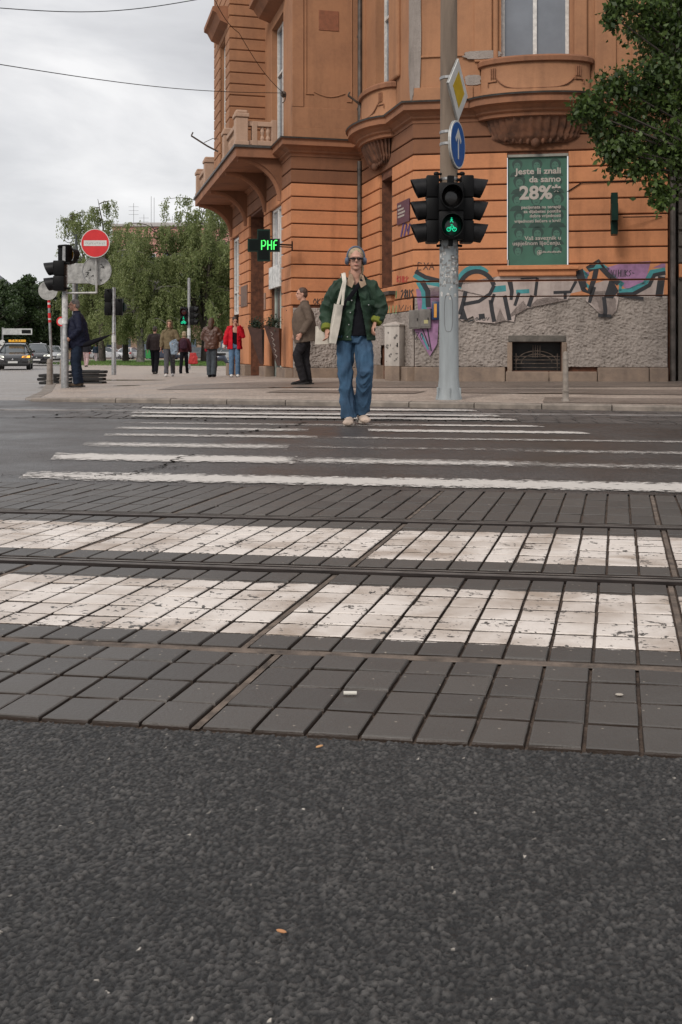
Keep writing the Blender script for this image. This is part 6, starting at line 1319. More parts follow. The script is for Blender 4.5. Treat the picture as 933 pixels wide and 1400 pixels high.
# litter
for i, (px, py, c, s, lab) in enumerate(((479, 950, (.6, .58, .52), (.028, .008, .007), 'white cigarette butt lying on the slabs'), (437, 1021, (.50, .27, .12), (.009, .0035, .002), 'tiny orange scrap at the asphalt edge by the slabs'), (385, 1274, (.42, .20, .09), (.0075, .0028, .002), 'tiny orange scrap on the near asphalt'), (847, 950, (.36, .32, .27), (.009, .007, .002), 'pale flattened blob on the right slabs'))):
    q = G(px, py, .014); mb = MB(); 
    if i == 0: mb.tube([(-.014, 0, .004), (.014, 0, .004)], .004, 8)
    else: mb.ell((0, 0, .001), s, 8)
    o = mb.build('litter', material('litter %d' % i, c, .8), loc=q); tag(o, lab, 'litter', 'litter on the roadway'); o.rotation_euler.z = [0, .7, -.4, 0][i]
# ------------------------------------------------------------------ people
V = Vector
def fuse(mb, name, mat, parent, voxel=.01, smooth=6, fold=None, seed=0, cut=None, thick=0, remesh=True):
    me = bpy.data.meshes.new('tmp'); me.from_pydata(mb.v, [], mb.f)
    bm = bmesh.new(); bm.from_mesh(me); bmesh.ops.recalc_face_normals(bm, faces=bm.faces[:]); bm.to_mesh(me); bm.free()
    o = bpy.data.objects.new('tmp', me); C.objects.link(o)
    r = o.modifiers.new('r', 'REMESH'); r.mode = 'VOXEL'; r.voxel_size = voxel; r.adaptivity = 0
    s = o.modifiers.new('s', 'SMOOTH'); s.iterations = smooth; s.factor = .5
    m2 = bpy.data.meshes.new_from_object(o.evaluated_get(bpy.context.evaluated_depsgraph_get())); bpy.data.objects.remove(o); bpy.data.meshes.remove(me)
    if fold:
        amp, fs, zs = fold; nor = [v.normal.copy() for v in m2.vertices]
        for v, n in zip(m2.vertices, nor):
            p = v.co; q = V((p.x * fs + seed, p.y * fs, p.z * zs)); w_ = noise.noise(q * .5) * 1.5
            k = noise.noise(V((q.x + w_, q.y - w_, q.z + w_))); k = (1 - abs(k) * 2.2) * .6 + .4 * noise.noise(q * 2.3); v.co = p + n * amp * (k - .35)
    if cut or thick:
        bm = bmesh.new(); bm.from_mesh(m2)
        if cut: bmesh.ops.delete(bm, geom=[f for f in bm.faces if cut(f.calc_center_median())], context='FACES')
        bm.to_mesh(m2); bm.free()
    m2.materials.clear(); m2.materials.append(mat); m2.name = name
    m2.polygons.foreach_set('use_smooth', [True] * len(m2.polygons))
    o = bpy.data.objects.new(name, m2); C.objects.link(o); o.parent = parent
    if thick: sd = o.modifiers.new('thickness', 'SOLIDIFY'); sd.thickness = thick; sd.offset = -1
    return o
def fab(name, c, rough=.85, var=.15, bump=.0015): return material('cloth ' + name, c, rough, var, 9, bump=bump, bscale=180, spec=.12)
M_skin = material('skin', (.46, .25, .18), .55, .08, 12, spec=.4); M_hairb = material('dark hair', (.035, .022, .016), .6, .3, 60, bump=.004); M_hairg = material('grey hair', (.20, .18, .165), .7, .3, 60, bump=.004); M_blond = material('blond hair', (.34, .25, .15), .5, .3, 60, bump=.002); M_hairbr = material('brown hair', (.075, .035, .02), .6, .3, 60, bump=.004)
M_eye = material('dark eyes', (.02, .015, .012), .3); M_lip = material('lips', (.36, .13, .11), .5)
def elb(a, b, f, off): p = V(a).lerp(V(b), f); return p + V(off)
def person(label, loc, rz, ht, P, hair=M_hairb, skin=M_skin, vox=.010, group=None, headturn=0.0, headtilt=0.0, hairf='short'):
    t = thing('person', label, 'person', loc, rz, group); s = ht / 1.75; t.scale = (s, s, s); mb = MB(); hc = V(P['head']); nb = V(P.get('neck', (hc.x * .5, hc.y * .4 + .01, 1.47)))
    Mh = Matrix.Rotation(headturn, 3, 'Z') @ Matrix.Rotation(headtilt, 3, 'X'); hp = lambda x, y, z: hc + Mh @ V((x, y, z))
    ch = V(P.get('chest', (nb.x, nb.y + .01, 1.30))); pv = V(P.get('pelvis', (0, 0, .93)))
    mb.tube([pv + V((0, 0, -.06)), pv, pv.lerp(ch, .45), ch, ch.lerp(nb, .55), nb + V((0, 0, -.01))], [(.10, .075), (.125, .085), (.115, .08), (.155, .11), (.13, .085), (.06, .055)], 18, up=(0, 1, 0))
    mb.tube([nb + V((0, .0, -.06)), nb.lerp(hc, .5), hc + V((0, .015, -.03))], [.06, .052, .052], 14)
    mb.ell(hp(0, .012, .03), (.073, .092, .088), 20, Mh); mb.ell(hp(0, -.012, -.035), (.058, .07, .080), 18, Mh); mb.ell(hp(0, -.050, -.088), (.030, .028, .022), 12, Mh)
    mb.tube([hp(0, -.078, .012), hp(0, -.100, -.022), hp(0, -.088, -.032)], [.010, .014, .012], 8); mb.ell(hp(0, -.080, -.058), (.024, .012, .010), 10, Mh); mb.tube([hp(-.04, -.076, .022), hp(0, -.084, .026), hp(.04, -.076, .022)], .011, 8)
    for sx in (-1, 1): mb.ell(hp(sx * .076, .012, -.01), (.010, .020, .032), 10, Mh)
    for sd in 'LR':
        sx = 1 if sd == 'L' else -1; hip = pv + V((sx * .085, 0, -.02)); kn = V(P['kn' + sd]); an = V(P['an' + sd]); sh = V(P.get('sh' + sd, (nb.x + sx * .175, nb.y + .01, 1.41))); el = V(P['el' + sd]); wr = V(P['wr' + sd])
        mb.tube([hip + V((0, 0, .02)), hip.lerp(kn, .5), kn, kn.lerp(an, .35), an], [.066, .056, .044, .042, .032], 14); ft = V(P.get('ft' + sd, (0, -1, 0))).normalized(); mb.tube([an + V((0, 0, -.02)) - ft * .03, an + ft * .08 + V((0, 0, -.05)), an + ft * .16 + V((0, 0, -.06))], [.035, .035, .02], 10)
        mb.tube([nb.lerp(sh, .5) + V((0, 0, -.025)), sh + V((0, 0, -.02)), sh.lerp(el, .5), el, el.lerp(wr, .4), wr], [.05, .05, .045, .038, .038, .026], 12)
        hd_ = (wr - el).normalized(); sid = V(P.get('pd' + sd, (0, -1, 0))); sid = (sid - hd_ * sid.dot(hd_)).normalized(); nrm_ = hd_.cross(sid)   # sid = thumb side
        curl = P.get('curl', .5); palm = wr + hd_ * .045
        mb.tube([wr, wr + hd_ * .02, wr + hd_ * .05, wr + hd_ * .088], [(.022, .026), (.019, .034), (.017, .041), (.013, .039)], 12, up=tuple(sid))
        bend = nrm_ * (-sx)
        for i, (o_, l_) in enumerate(((.028, .070), (.009, .080), (-.010, .074), (-.028, .058))):
            b0 = wr + hd_ * .082 + sid * o_; d1 = (hd_ + bend * curl * .5).normalized(); d2 = (hd_ + bend * curl * 1.6).normalized(); d3 = (hd_ * .6 + bend * curl * 2.6).normalized(); p1 = b0 + d1 * l_ * .42; p2 = p1 + d2 * l_ * .33; p3 = p2 + d3 * l_ * .25
            mb.tube([b0 - hd_ * .015, b0, p1, p2, p3], [.0095, .0095, .0088, .008, .006], 8)
        tb = wr + hd_ * .025 + sid * .026; mb.tube([wr + hd_ * .01 + sid * .012, tb, tb + (sid * .6 + hd_ * .7) * .035, tb + (sid * .35 + hd_ * .9 + bend * .3) * .062], [.014, .012, .010, .007], 8)
    fuse(mb, 'body', skin, t, min(vox, .0065), 2)
    for sx in (-1, 1): m_ = MB(); m_.ell(hp(sx * .030, -.078, .006), (.013, .008, .006), 8); m_.build('eye', M_eye, t, 60)
    m_ = MB(); m_.ell(hp(0, -.0905, -.058), (.021, .006, .006), 8); m_.build('mouth', M_lip, t, 60)
    mh = MB()
    if hairf == 'short': mh.ell(hp(0, .022, .045), (.080, .092, .085), 18, Mh); mh.ell(hp(0, .055, .0), (.070, .058, .075), 14, Mh)
    elif hairf == 'long': mh.ell(hp(0, .022, .045), (.086, .096, .088), 18, Mh); mh.tube([hp(0, .06, .04), hp(0, .085, -.05), hp(0, .11, -.16), hp(0, .10, -.27)], [.085, .088, .075, .04], 14)
    elif hairf == 'back': mh.ell(hp(0, .020, .040), (.079, .095, .084), 20, Mh); mh.ell(hp(0, .06, .0), (.066, .056, .08), 14, Mh); mh.tube([hp(.055, .03, -.02), hp(.068, .03, -.10), hp(.066, .015, -.17)], [.022, .016, .006], 8)
    elif hairf == 'bob': mh.ell(hp(0, .022, .045), (.088, .096, .090), 18, Mh); mh.ell(hp(0, .045, -.03), (.090, .07, .085), 14, Mh)
    # hair line
    def hcut(c): q = Mh.transposed() @ (c - hc); return (q.y < -.045 and q.z < (.076 if hairf == 'back' else .058) - .45 * abs(q.x)) or (q.y < -.02 and q.z < .015)
    if mh.v: fuse(mh, 'hair', hair, t, .008, 2, fold=((.006, 30, 12) if hairf != 'back' else (.0025, 40, 8)), cut=hcut, thick=.008)
    return t
def trousers(t, P, col, th=.095, kn=.08, hem=.075, zh=.06, waist=.98, fold=(.012, 9, 5), vox=.010, seed=1, rise=0):
    mb = MB(); pv = V(P.get('pelvis', (0, 0, .93))); mb.tube([V((pv.x, pv.y, waist)), pv + V((0, 0, -.03)), pv + V((0, 0, -.10))], [(.15, .11), (.165, .125), (.13, .115)], 18, up=(0, 1, 0))
    for sd in 'LR':
        sx = 1 if sd == 'L' else -1; hip = pv + V((sx * .08, 0, -.04)); k = V(P['kn' + sd]); a = V(P['an' + sd]); a = a + V((0, 0, (zh if isinstance(zh, float) else zh[sd]) - a.z)) if True else a
        mb.tube([hip, hip.lerp(k, .5), k, k.lerp(a, .5), a], [th, th * .97, kn, (kn + hem) / 2, hem], 16, cap=True)
    return fuse(mb, 'trousers', col, t, vox, 3, fold, seed)
def top(t, P, col, secs, sl=(.075, .07, .06, .055), name='jacket', fold=(.012, 8, 7), vox=.010, seed=2, cut=None, thick=0, stop=1.0, sh_in=.0):
    """secs = [(z, x, y, rx, ry)] from the hem up"""
    mb = MB(); mb.tube([V((x, y, z)) for z, x, y, rx, ry in secs], [(rx, ry) for *_, rx, ry in secs], 22, up=(0, 1, 0)); nb = V(P.get('neck', (P['head'][0] * .5, P['head'][1] * .4 + .01, 1.47)))
    for sd in 'LR':
        sx = 1 if sd == 'L' else -1; sh = V(P.get('sh' + sd, (nb.x + sx * .175, nb.y + .01, 1.41))); el = V(P['el' + sd]); wr = V(P['wr' + sd]); e_ = el.lerp(wr, stop)
        mb.tube([nb.lerp(sh, .45) + V((0, 0, -.03)), sh + V((sx * -.01, 0, -.015)), sh.lerp(el, .5), el, el.lerp(e_, .5), e_], [sl[0] * .95, sl[0], sl[1], sl[2], (sl[2] + sl[3]) / 2, sl[3]], 14)
    return fuse(mb, name, col, t, vox, 3, fold, seed, cut, thick)
def shoes(t, P, col, sole=None, L_=.27, w_=.048, h_=.10):
    for sd in 'LR':
        a = V(P['an' + sd]); f = V(P.get('ft' + sd, (0, -1, 0))).normalized(); r_ = P.get('rise' + sd, 0.0); ang = math.atan2(f.x, -f.y); Mz = Matrix.Rotation(ang, 3, 'Z') @ Matrix.Rotation(r_, 3, 'X'); o = V((a.x, a.y, 0)) ; zb = a.z - .09
        pt = lambda x, y, z: o + V((0, 0, zb)) + Mz @ V((x, y, z))
        mb = MB(); mb.tube([pt(0, .075, .045), pt(0, .03, .052), pt(0, -.06, .045), pt(0, -L_ + .10, .034), pt(0, -L_ + .065, .026)], [(.034, .040), (.042, .048), (.046, .040), (w_, .030), (.030, .018)], 14, up=(0, 0, 1)); mb.tube([pt(0, .02, .05), pt(0, .02, h_)], [.042, .038], 12)
        s_ = fuse(mb, 'shoe', col, t, .008, 3)
        mb = MB(); n = 20; ol = [(w_ * 1.02 * math.cos(2 * math.pi * k / n) * (1 if math.sin(2 * math.pi * k / n) > 0 else .92), .10 * 0 - L_ / 2 + .11 - .0 + L_ / 2 * -math.sin(2 * math.pi * k / n)) for k in range(n)]
        mb.add([pt(x, y, 0) for x, y in ol] + [pt(x, y, .026) for x, y in ol], [tuple(range(n))[::-1], tuple(range(n, 2 * n))] + [(i, (i + 1) % n, n + (i + 1) % n, n + i) for i in range(n)]); mb.build('sole', sole or M_rub, s_, 40)
# --- the woman on the crossing
Pw = dict(head=(.005, -.03, 1.655), neck=(.005, 0, 1.49), pelvis=(-.005, 0, .93), knR=(-.095, -.04, .50), anR=(-.06, -.05, .09), knL=(.085, -.13, .52), anL=(.07, .08, .11), ftR=(-.12, -1, 0), ftL=(.15, -1, 0),
          shL=(.165, .01, 1.405), shR=(-.165, .01, 1.405), elL=(.258, .0, 1.15), wrL=(.200, -.068, 1.025), elR=(-.285, .05, 1.13), wrR=(-.285, -.045, .955), pdR=(.4, -1, 0), curl=.75)
q = G(486, 580.5, .016); wm = person('woman walking over the crossing in a baggy green jacket, wide blue jeans, sunglasses and headphones', (q.x, q.y + .05, .012), R(2), 1.735, Pw, hair=M_blond, hairf='back', vox=.006)
M_jean = material('cloth blue denim', (.036, .090, .160), .85, .1, 5, col2=(.014, .036, .072), bump=.001, bscale=200)
def jeans():
    mb = MB(); mb.tube([V((-.005, 0, 1.0)), V((-.005, 0, .90)), V((-.005, 0, .82))], [(.150, .11), (.175, .125), (.15, .12)], 20, up=(0, 1, 0))
    mb.tube([V((-.09, 0, .88)), V((-.105, -.02, .70)), V((-.10, -.05, .50)), V((-.085, -.03, .28)), V((-.065, -.01, .075))], [.098, .090, .076, .076, (.080, .095)], 18, up=(0, 1, 0))
    mb.tube([V((.075, 0, .88)), V((.088, -.07, .70)), V((.092, -.125, .54)), V((.080, -.03, .32)), V((.070, .06, .13))], [.096, .090, .078, .076, (.076, .090)], 18, up=(0, 1, 0))
    return fuse(mb, 'jeans', M_jean, wm, .007, 1, (.028, 11, 4.5), 4.4)
jeans()
M_grn = material('cloth dark green waxed cotton', (.017, .040, .022), .62, .15, 4, col2=(.008, .019, .012), bump=.0012, bscale=150, spec=.25); M_blackc = fab('black', (.008, .008, .011)); M_cord = fab('beige corduroy', (.30, .215, .15)); M_lime = fab('lime rib', (.15, .17, .03)); M_cream = fab('cream canvas', (.55, .50, .43), .9, .12)
top(wm, Pw, M_blackc, [(.89, .0, 0, .180, .138), (1.0, 0, 0, .172, .135), (1.2, 0, .005, .158, .122), (1.36, .0, .01, .15, .10), (1.44, .005, .01, .08, .065), (1.47, .005, .01, .06, .06)], (.06, .05, .045, .04), 'dark_top', fold=(.012, 7, 6), vox=.009)
def jcut(c):
    cx_ = .008 + (1.38 - c.z) * .03; hw_ = .006 + max(0, 1.35 - c.z) * .16
    return c.y < -.05 and c.z < 1.44 and (abs(c.x - cx_ - .008) < min(hw_, .078)) or (c.y < -.02 and c.z > 1.40 and abs(c.x - .005) < .035 + (c.z - 1.40) * .5) or c.z > 1.49 and (c.x - .005) ** 2 + c.y ** 2 < .0035 or c.z < .845 and abs(c.x) < .2
top(wm, Pw, M_grn, [(.83, .005, .0, .200, .155), (.87, .0, 0, .200, .155), (1.0, -.0, 0, .192, .158), (1.15, -.005, .0, .190, .158), (1.28, 0, .005, .192, .150), (1.39, .0, .01, .185, .12), (1.445, .005, .01, .10, .08), (1.50, .005, .008, .062, .062)], (.082, .084, .078, .058), 'jacket', fold=(.028, 7.5, 7), vox=.007, seed=7.3, cut=jcut, thick=.006, stop=.93)
for sx in (-1, 1):      # collar, pocket flaps, cuffs
    mb = MB(); b = V((.005, 0, 0)); pts = [(sx * .055, -.015, 1.525), (sx * .075, -.075, 1.49), (sx * .10, -.118, 1.40), (sx * .045, -.150, 1.365), (sx * .02, -.135, 1.43), (sx * .035, -.095, 1.50)]; mb.extr([b + V(p) for p in pts], (0, -.012, 0)); mb.build('collar', M_cord, wm)
    mb = MB(); mb.tube([b + V((sx * .060, -.01, 1.52)), b + V((sx * .045, .055, 1.53)), b + V((0, .075, 1.53))], [(.012, .03), (.014, .03), (.014, .03)], 8); mb.build('collar', M_cord, wm)
    for z in (1.215,): mb = MB(); mb.rbox((sx * .125, -.172 + .01, z), (.13, .016, .050), .007, M=Matrix.Rotation(sx * .35, 3, 'Z') @ Matrix.Rotation(-sx * .08, 3, 'Y')); mb.build('pocket_flap', M_grn, wm, 40)
    mb = MB(); mb.ell((sx * .125, -.178, 1.195), (.007, .004, .007), 8); mb.build('button', M_gal, wm)
for z in (.88, 1.0, 1.12, 1.24, 1.34): mb = MB(); mb.ell((-.035 - .16 * max(0, 1.30 - z) * .75, -.168 + .02 * (z > 1.3), z), (.007, .005, .007), 8); mb.build('button', M_gal, wm)
for sd, sx in (('R', -1), ('L', 1)):
    w_, e_ = V(Pw['wr' + sd]), V(Pw['el' + sd]); d_ = (w_ - e_).normalized(); mb = MB(); n = 26; rings = []
    mb.tube([w_ - d_ * .055, w_ - d_ * .045, w_ - d_ * .02, w_ + d_ * .004, w_ + d_ * .010], [.050, .057, .060, .056, .042], n); mb.v = [tuple(V(p) + (V(p) - (w_ - d_ * .02)).normalized() * .003 * (i % 2)) for i, p in enumerate(mb.v)]; mb.build('cuff', M_lime, wm, 50)
mb = MB(); mb.tube([V((.085, -.05, 1.50)), V((.06, -.125, 1.44)), V((-.02, -.178, 1.33)), V((-.12, -.180, 1.19)), V((-.17, -.13, 1.09)), V((-.215, 0, .98))], [(.022, .004)] * 6, 8, up=(.6, 0, .8)); mb.build('crossbody_strap', M_blackc, wm, 40)
# headphones and glasses
M_hpb = material('slate blue headphone shell', (.065, .085, .125), .4, .1, 9); hc = V(Pw['head']); hph = MB()
hph.tube([hc + V((.088 * math.cos(a), .012, .02 + .112 * math.sin(a))) for a in [math.pi * k / 20 for k in range(21)]], [(.010, .005)] * 21, 8, up=(0, 1, 0)); hph = hph.build('headphones', M_hpb, wm, 50); tag(hph, 'slate blue over-ear headphones')
for sx in (-1, 1): mb = MB(); mb.tube([hc + V((sx * .070, .012, -.012)), hc + V((sx * .085, .012, -.012)), hc + V((sx * .108, .012, -.012))], [(.036, .046), (.042, .056), (.028, .042)], 16, up=(0, 1, 0)); mb.build('ear_cup', M_hpb, hph, 50)
M_sun = material('dark sunglasses', (.006, .003, .003), .25, spec=.3)
for sx in (-1, 1): mb = MB(); mb.tube([hc + V((sx * .034 + x, -.094 + abs(x) * .25 * (1 if x * sx > 0 else 0), .004)) for x in (-.026, -.012, .012, .028)], [(.008, .013), (.011, .023), (.011, .023), (.009, .016)], 10, up=(0, 1, 0)); s_ = mb.build('sunglass_lens', M_sun, wm, 50)
mb = MB(); mb.tube([hc + V((-.075, .0, .008)), hc + V((-.064, -.078, .008)), hc + V((0, -.100, .010)), hc + V((.064, -.078, .008)), hc + V((.075, .0, .008))], .004, 6); mb.build('glasses_frame', M_sun, wm)
shoes(wm, Pw, fab('beige suede', (.48, .38, .31)), material('cream rubber sole', (.50, .44, .38), .7), .29, .056, .11)
# tote bag hanging from her shoulder
tb = thing('tote_bag', 'cream canvas tote bag hanging from the shoulder of the woman in the green jacket', 'bag', wm.location.copy(), R(2)); s_ = 1.735 / 1.75
mb = MB(); ou = [(-.125, -.19, 1.185), (-.185, -.205, 1.195), (-.215, -.20, 1.0), (-.255, -.19, .82), (-.20, -.195, .80), (-.175, -.195, .90)]; mb = MB(); n = 14
rows = []
for k, (z, xl_, xr_) in enumerate(((1.185, -.200, -.128), (1.14, -.207, -.135), (1.05, -.222, -.150), (.95, -.240, -.168), (.86, -.255, -.185), (.805, -.262, -.200))):
    rows.append([(xr_, -.195, z), (xl_ + .01, -.212, z + .004), (xl_ - .0, -.19, z + .006), (xl_ - .012 - .0 * k, -.05, z + .02), (xl_ - .005, .10, z + .02), (xr_, .10, z), (xr_ + .008, -.05, z)])
vs = [V(p) + V((noise.noise(V(p) * 9) * .008, noise.noise(V(p) * 7 + V((3, 0, 0))) * .008, 0)) for r_ in rows for p in r_]; m = 7
mb.add(vs, [(i * m + j, i * m + (j + 1) % m, (i + 1) * m + (j + 1) % m, (i + 1) * m + j) for i in range(5) for j in range(m)] + [tuple(range(m)), tuple(range(5 * m, 6 * m))]); bg_ = mb.build('bag_body', M_cream, tb, 70)
mb = MB(); rows = [[(-.40, -.06, .875 + k * 0), (-.385, -.06, .90)], [(-.33, -.12, .80), (-.33, -.12, .885)], [(-.24, -.18, .80), (-.24, -.18, .875)]]; mb.extr([(-.395, .04, .98), (-.375, .04, .985), (-.355, .03, .945), (-.31, .02, .925), (-.24, .0, .93), (-.24, .0, .805), (-.33, .02, .802), (-.40, .04, .80)], (.006, .02, 0)); mb.build('bag_side', M_cream, tb)
mb = MB()
for pts in ([(-.135, -.195, 1.18), (-.125, -.19, 1.30), (-.105, -.16, 1.42), (-.112, -.08, 1.505), (-.125, .03, 1.50)], [(-.180, -.205, 1.19), (-.150, -.19, 1.30), (-.120, -.165, 1.41), (-.128, -.08, 1.50), (-.140, .03, 1.495)], [(-.125, .03, 1.50), (-.15, .12, 1.38), (-.18, .10, 1.18)]): mb.tube(pts, [(.013, .004)] * len(pts), 8, up=(0, 1, 0))
mb.build('bag_strap', M_cream, tb, 50)
for i in range(9): pass
# --- helper poses
def walk(st=.16, sw=.06, side=1, bend=.0):
    return dict(head=(0, -.02, 1.635), knL=(.085, -st * .9 * side, .50), anL=(.08, -st * 1.2 * side + (.12 if side < 0 else 0), .09), knR=(-.085, st * .3 * side - .03, .50), anR=(-.08, st * 1.3 * side, .10 if side > 0 else .09), elL=(.24, .03 + sw, 1.14), wrL=(.25, .0 + sw, .90), elR=(-.24, .03 - sw, 1.14), wrR=(-.25, -.06 - sw, .90))
tors = lambda z0, w_=.185, d_=.125, hemw=None: [(z0, 0, 0, hemw or w_, d_), (z0 + .05, 0, 0, hemw or w_, d_), (1.05, 0, 0, w_ * .95, d_), (1.25, 0, .005, w_, d_), (1.37, 0, .01, w_ * .95, d_ * .85), (1.44, 0, .01, .10, .075), (1.49, 0, .005, .068, .065)]
# man in the brown-grey coat, profile facing left
Pg = dict(head=(0, -.045, 1.635), neck=(0, .0, 1.475), pelvis=(0, .03, .93), knL=(.075, -.14, .53), anL=(.07, -.02, .10), knR=(-.075, .03, .49), anR=(-.07, .08, .09), elL=(.25, .08, 1.14), wrL=(.235, -.08, .91), elR=(-.26, .06, 1.13), wrR=(-.25, -.10, .92), curl=1.1, riseL=.15)
gp = solve(416, 525.5); gm = person('stout man in a brown-grey coat and dark trousers standing side-on by the corner wall', gp, R(-82), 1.80, Pg, hair=M_hairbr, vox=.008)
Mcoat = fab('brown grey wool', (.115, .085, .066)); trousers(gm, Pg, fab('charcoal trousers', (.022, .020, .022)), .098, .080, .072, .07, fold=(.016, 8, 6))
top(gm, Pg, Mcoat, [(.77, 0, .04, .215, .215), (.85, 0, .03, .215, .215), (1.0, 0, .01, .215, .222), (1.15, 0, -.01, .215, .215), (1.3, 0, -.005, .205, .185), (1.40, 0, .01, .175, .115), (1.46, 0, .01, .10, .085), (1.52, 0, .01, .072, .07)], (.09, .08, .07, .062), 'coat', fold=(.010, 6, 5), seed=3.3, stop=.95)
shoes(gm, Pg, fab('black leather', (.015, .013, .013), .5), M_rub, .29, .050, .11)
# man in the navy jacket, from behind and the side, looking left
Pn = dict(head=(0, -.05, 1.625), neck=(0, .0, 1.47), pelvis=(0, .02, .93), knL=(.085, -.03, .50), anL=(.085, .01, .09), knR=(-.085, .0, .50), anR=(-.085, .06, .09), elL=(.27, .06, 1.13), wrL=(.21, -.13, .97), elR=(-.27, .08, 1.13), wrR=(-.22, -.02, .95), curl=1.0)
npn = solve(105, 529.0); nm = person('grey-haired man in a navy jacket waiting side-on at the signal pole with a folded umbrella', npn, R(-76), 1.76, Pn, hair=M_hairg, vox=.008)
trousers(nm, Pn, fab('dark blue trousers', (.016, .024, .042)), .110, .092, .080, .06, fold=(.014, 8, 6))
top(nm, Pn, fab('navy jacket', (.012, .014, .030), .6), [(.80, 0, .05, .20, .225), (.88, 0, .03, .21, .24), (1.0, 0, .0, .21, .25), (1.15, 0, -.01, .21, .235), (1.3, 0, .01, .20, .195), (1.40, 0, .02, .175, .12), (1.46, 0, .01, .10, .085), (1.52, 0, .005, .075, .075)], (.088, .08, .07, .06), fold=(.018, 7, 8), seed=5.1)
shoes(nm, Pn, fab('brown suede shoes', (.095, .07, .05)), M_rub, .29, .050, .11)
um = thing('folded_umbrella', 'black folded umbrella sticking out behind the man in the navy jacket', 'umbrella', npn + V((.20, -.12, .86))); mb = MB(); mb.tube([(-.10, 0, -.05), (.05, 0, .0), (.25, -.01, .075), (.42, -.01, .145), (.52, -.01, .19)], [.022, .055, .045, .024, .008], 10); mb.build('canopy', M_blackc, um, 60); mb = MB(); mb.tube([(.5, -.01, .18), (.60, -.01, .225)], .006, 6); mb.tube([(-.10, 0, -.05), (-.26, 0, -.11), (-.32, 0, -.09), (-.33, 0, -.04)], .012, 8); mb.build('handle', M_bfr, um)
# woman in red, hand to her face
Pr = walk(.04, 0, 1); Pr.update(head=(.02, -.05, 1.62), elR=(-.24, -.04, 1.16), wrR=(-.27, -.07, .92), elL=(.24, -.14, 1.17), wrL=(.10, -.20, 1.46), knL=(.09, -.04, .50), anL=(.09, .0, .09), knR=(-.09, -.04, .5), anR=(-.09, .0, .09), curl=.9)
rp = solve(321, 515.4); rw = person('woman in a bright red jacket and blue jeans holding a hand to her face', rp, R(8), 1.66, Pr, hair=M_hairb, headtilt=.3, group='people on the pavement', hairf='bob')
trousers(rw, Pr, fab('mid blue denim', (.10, .17, .27)), .088, .075, .072, .07); top(rw, Pr, M_blackc, tors(.92, .15, .115), (.05, .045, .04, .04), 'dark_top'); top(rw, Pr, fab('bright red', (.50, .012, .025), .7), tors(.80, .215, .155, .225), (.085, .08, .075, .07), fold=(.016, 8, 7), cut=lambda c: c.y < -.06 and abs(c.x) < .065 and c.z < 1.5, thick=.008, seed=2.2); shoes(rw, Pr, fab('white trainers', (.60, .58, .56)), None, .26)
mb = MB(); mb.tube([(-.28, -.10, .80), (-.27, -.10, .91)], [.045, .05], 10); cp = mb.build('paper_cup', M_sw); cp.location = rp; tag(cp, 'white cup in the lowered hand of the woman in the red jacket', 'cup')
# woman in brown leather, from behind
Pb = walk(.06, 0, 1); Pb.update(elL=(.27, -.08, 1.16), wrL=(.10, -.22, 1.12), elR=(-.27, -.08, 1.16), wrR=(-.10, -.22, 1.10))
bp_ = solve(289.5, 515.8); bw = person('woman seen from behind in a wide brown leather jacket and grey jeans near the wall', bp_, R(172), 1.71, Pb, hair=M_hairbr, group='people on the pavement', hairf='long')
trousers(bw, Pb, fab('dark grey denim', (.06, .07, .08)), .092, .088, .085, .07); top(bw, Pb, material('cloth brown leather', (.095, .042, .028), .45, .2, 4, bump=.002, bscale=60), [(.86, 0, 0, .215, .16), (.92, 0, .01, .225, .165), (1.05, 0, .02, .23, .17), (1.25, 0, .01, .235, .16), (1.38, 0, .01, .21, .12), (1.45, 0, .01, .11, .08), (1.49, 0, .005, .07, .065)], (.11, .11, .10, .07), fold=(.030, 6, 6), seed=8.8); shoes(bw, Pb, M_blackc, None, .27)
tl = MB(); tl.rbox((.20, -.06, .82), (.14, .10, .16), .04); 
rsc = tl.build('red_scarf', fab('dull red cloth', (.28, .02, .03))); rsc.location = bp_ + V((-.33, .05, 0)); tag(rsc, 'red cloth hanging at the left side of the woman in brown leather', 'scarf')
# three walkers in the middle distance
Pk = walk(.19, .05, 1); wp = solve(212, 511.5); k1 = person('man seen from behind in a dark jacket, leftmost of the walking group', wp, R(178), 1.76, Pk, hair=M_hairb, group='people on the pavement'); trousers(k1, Pk, M_blackc, .10, .085, .08); top(k1, Pk, fab('dark brown', (.035, .026, .026), .6), tors(.88, .215, .16), (.09, .085, .075, .06), seed=1.1); shoes(k1, Pk, fab('grey shoes', (.10, .09, .085)))
Ph = walk(.17, .05, -1); Ph.update(elL=(.27, -.05, 1.15), wrL=(.16, -.20, 1.08)); hp_ = solve(232, 514.5); k2 = person('young man in a khaki hooded top with the hood up, carrying a pale denim jacket', hp_, R(4), 1.80, Ph, hair=M_hairb, group='people on the pavement'); trousers(k2, Ph, fab('grey jeans', (.085, .085, .095)), .092, .078, .070, .09); Mk = fab('khaki', (.16, .125, .075)); top(k2, Ph, Mk, tors(.86, .195, .14), (.085, .08, .07, .055), 'hoodie', seed=6.1); shoes(k2, Ph, fab('white trainers', (.60, .58, .56)), M_sw, .29)
mb = MB(); hc = V(Ph['head']); mb.ell(hc + V((0, .02, .03)), (.105, .115, .125), 16); mb.ell(hc + V((0, .03, -.09)), (.12, .10, .08), 14); fuse(mb, 'hood', Mk, k2, .01, 2, (.008, 9, 9), cut=lambda c: (c - hc).y < -.035 and abs((c - hc).x) < .066 and -.10 < (c - hc).z < .085, thick=.012)
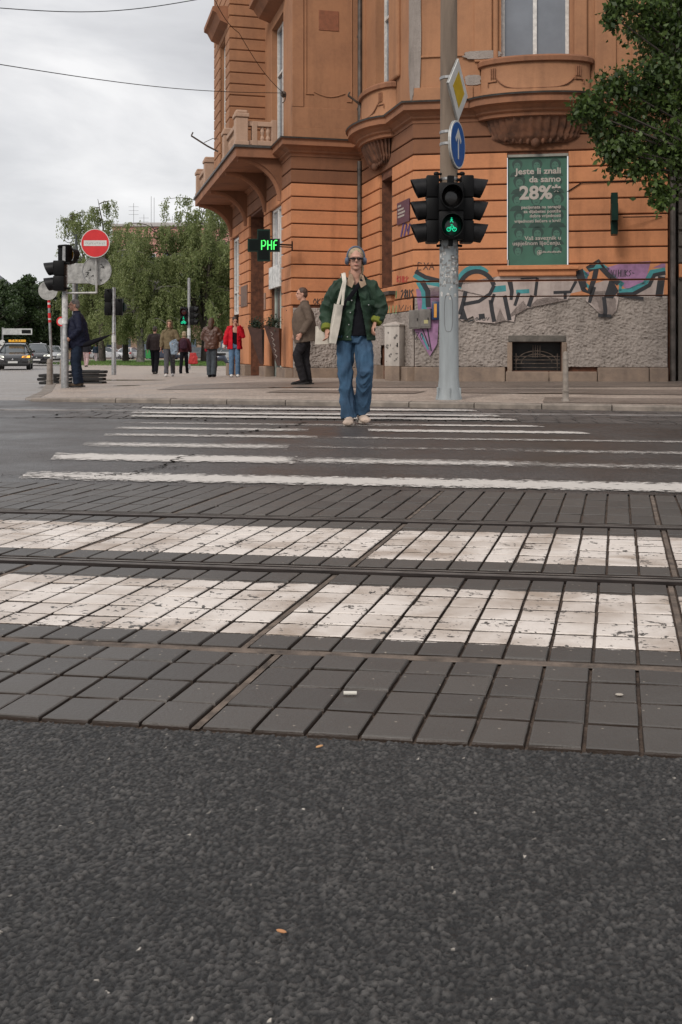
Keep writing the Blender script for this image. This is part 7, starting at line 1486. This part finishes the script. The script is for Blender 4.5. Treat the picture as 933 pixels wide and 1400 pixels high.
mb = MB(); mb.tube([(.14, -.24, 1.16), (.19, -.25, 1.05), (.20, -.23, .85), (.18, -.22, .70)], [(.11, .05), (.15, .08), (.13, .07), (.10, .05)], 14, up=(0, 1, 0)); dj = fuse(mb, 'denim_jacket', fab('pale denim', (.23, .29, .36)), None, .012, 2, (.03, 10, 9), 3.1); dj.location = hp_; tag(dj, 'pale blue denim jacket carried over the arm of the hooded young man', 'jacket')
Pc = walk(.17, .04, -1); cp_ = solve(252, 510.5); k3 = person('blond walker seen from behind in a maroon jacket with a small backpack', cp_, R(176), 1.62, Pc, hair=M_blond, group='people on the pavement', hairf='bob'); trousers(k3, Pc, M_blackc, .090, .075, .065); top(k3, Pc, fab('maroon', (.060, .018, .022), .7), tors(.90, .20, .15), (.085, .08, .07, .06), seed=9.1); shoes(k3, Pc, M_blackc)
bkp = MB(); bkp.tube([(0, 0, -.20), (0, 0, -.15), (0, 0, .05), (0, 0, .17), (0, 0, .21)], [(.10, .05), (.14, .08), (.14, .08), (.11, .06), (.05, .03)], 14, up=(0, 1, 0)); bkp = fuse(bkp, 'backpack', fab('plum nylon', (.045, .018, .030), .6), None, .01, 2, (.008, 10, 9)); bkp.location = cp_ + V((0, -.20, 1.13)); tag(bkp, 'small plum backpack on the back of the blond walker', 'backpack')
rb_ = MB(); rb_.tube([(0, 0, -.26), (0, 0, -.22), (0, 0, 0), (0, 0, .18)], [(.15, .07), (.19, .09), (.17, .08), (.12, .05)], 12, up=(0, 1, 0)); rb_ = fuse(rb_, 'shopping_bag', fab('coral plastic', (.45, .05, .05), .5), None, .012, 1, (.02, 9, 9)); rb_.location = cp_ + V((.36, -.05, .62)); tag(rb_, 'coral red carrier bag in the right hand of the blond walker', 'bag')
# far people
for px, py, dz, lab, c1, c2 in ((118, 501.5, 62, 'distant walker in a dark top and pinkish trousers just right of the navy jacket man', (.02, .02, .025), (.42, .30, .30)), (131.5, 495.5, 96, 'distant walker with pale trousers beyond the leaning umbrella tip', (.03, .045, .07), (.40, .34, .36)), (138, 495, 97, 'distant walker all in dark clothes left of the grey signal post', (.018, .018, .02), (.02, .02, .022))):
    Pf = walk(.12, .03, 1); f_ = person(lab, (X_(px, dz), dz, H - (py - HZ) * dz / F), R(175), 1.72, Pf, hair=M_hairb, vox=.014, group='distant people by the park'); trousers(f_, Pf, fab('far %d a' % px, c2), .11, .095, .085, vox=.016); top(f_, Pf, fab('far %d b' % px, c1), tors(.88, .21, .16), (.09, .085, .075, .06), vox=.016); shoes(f_, Pf, M_blackc)
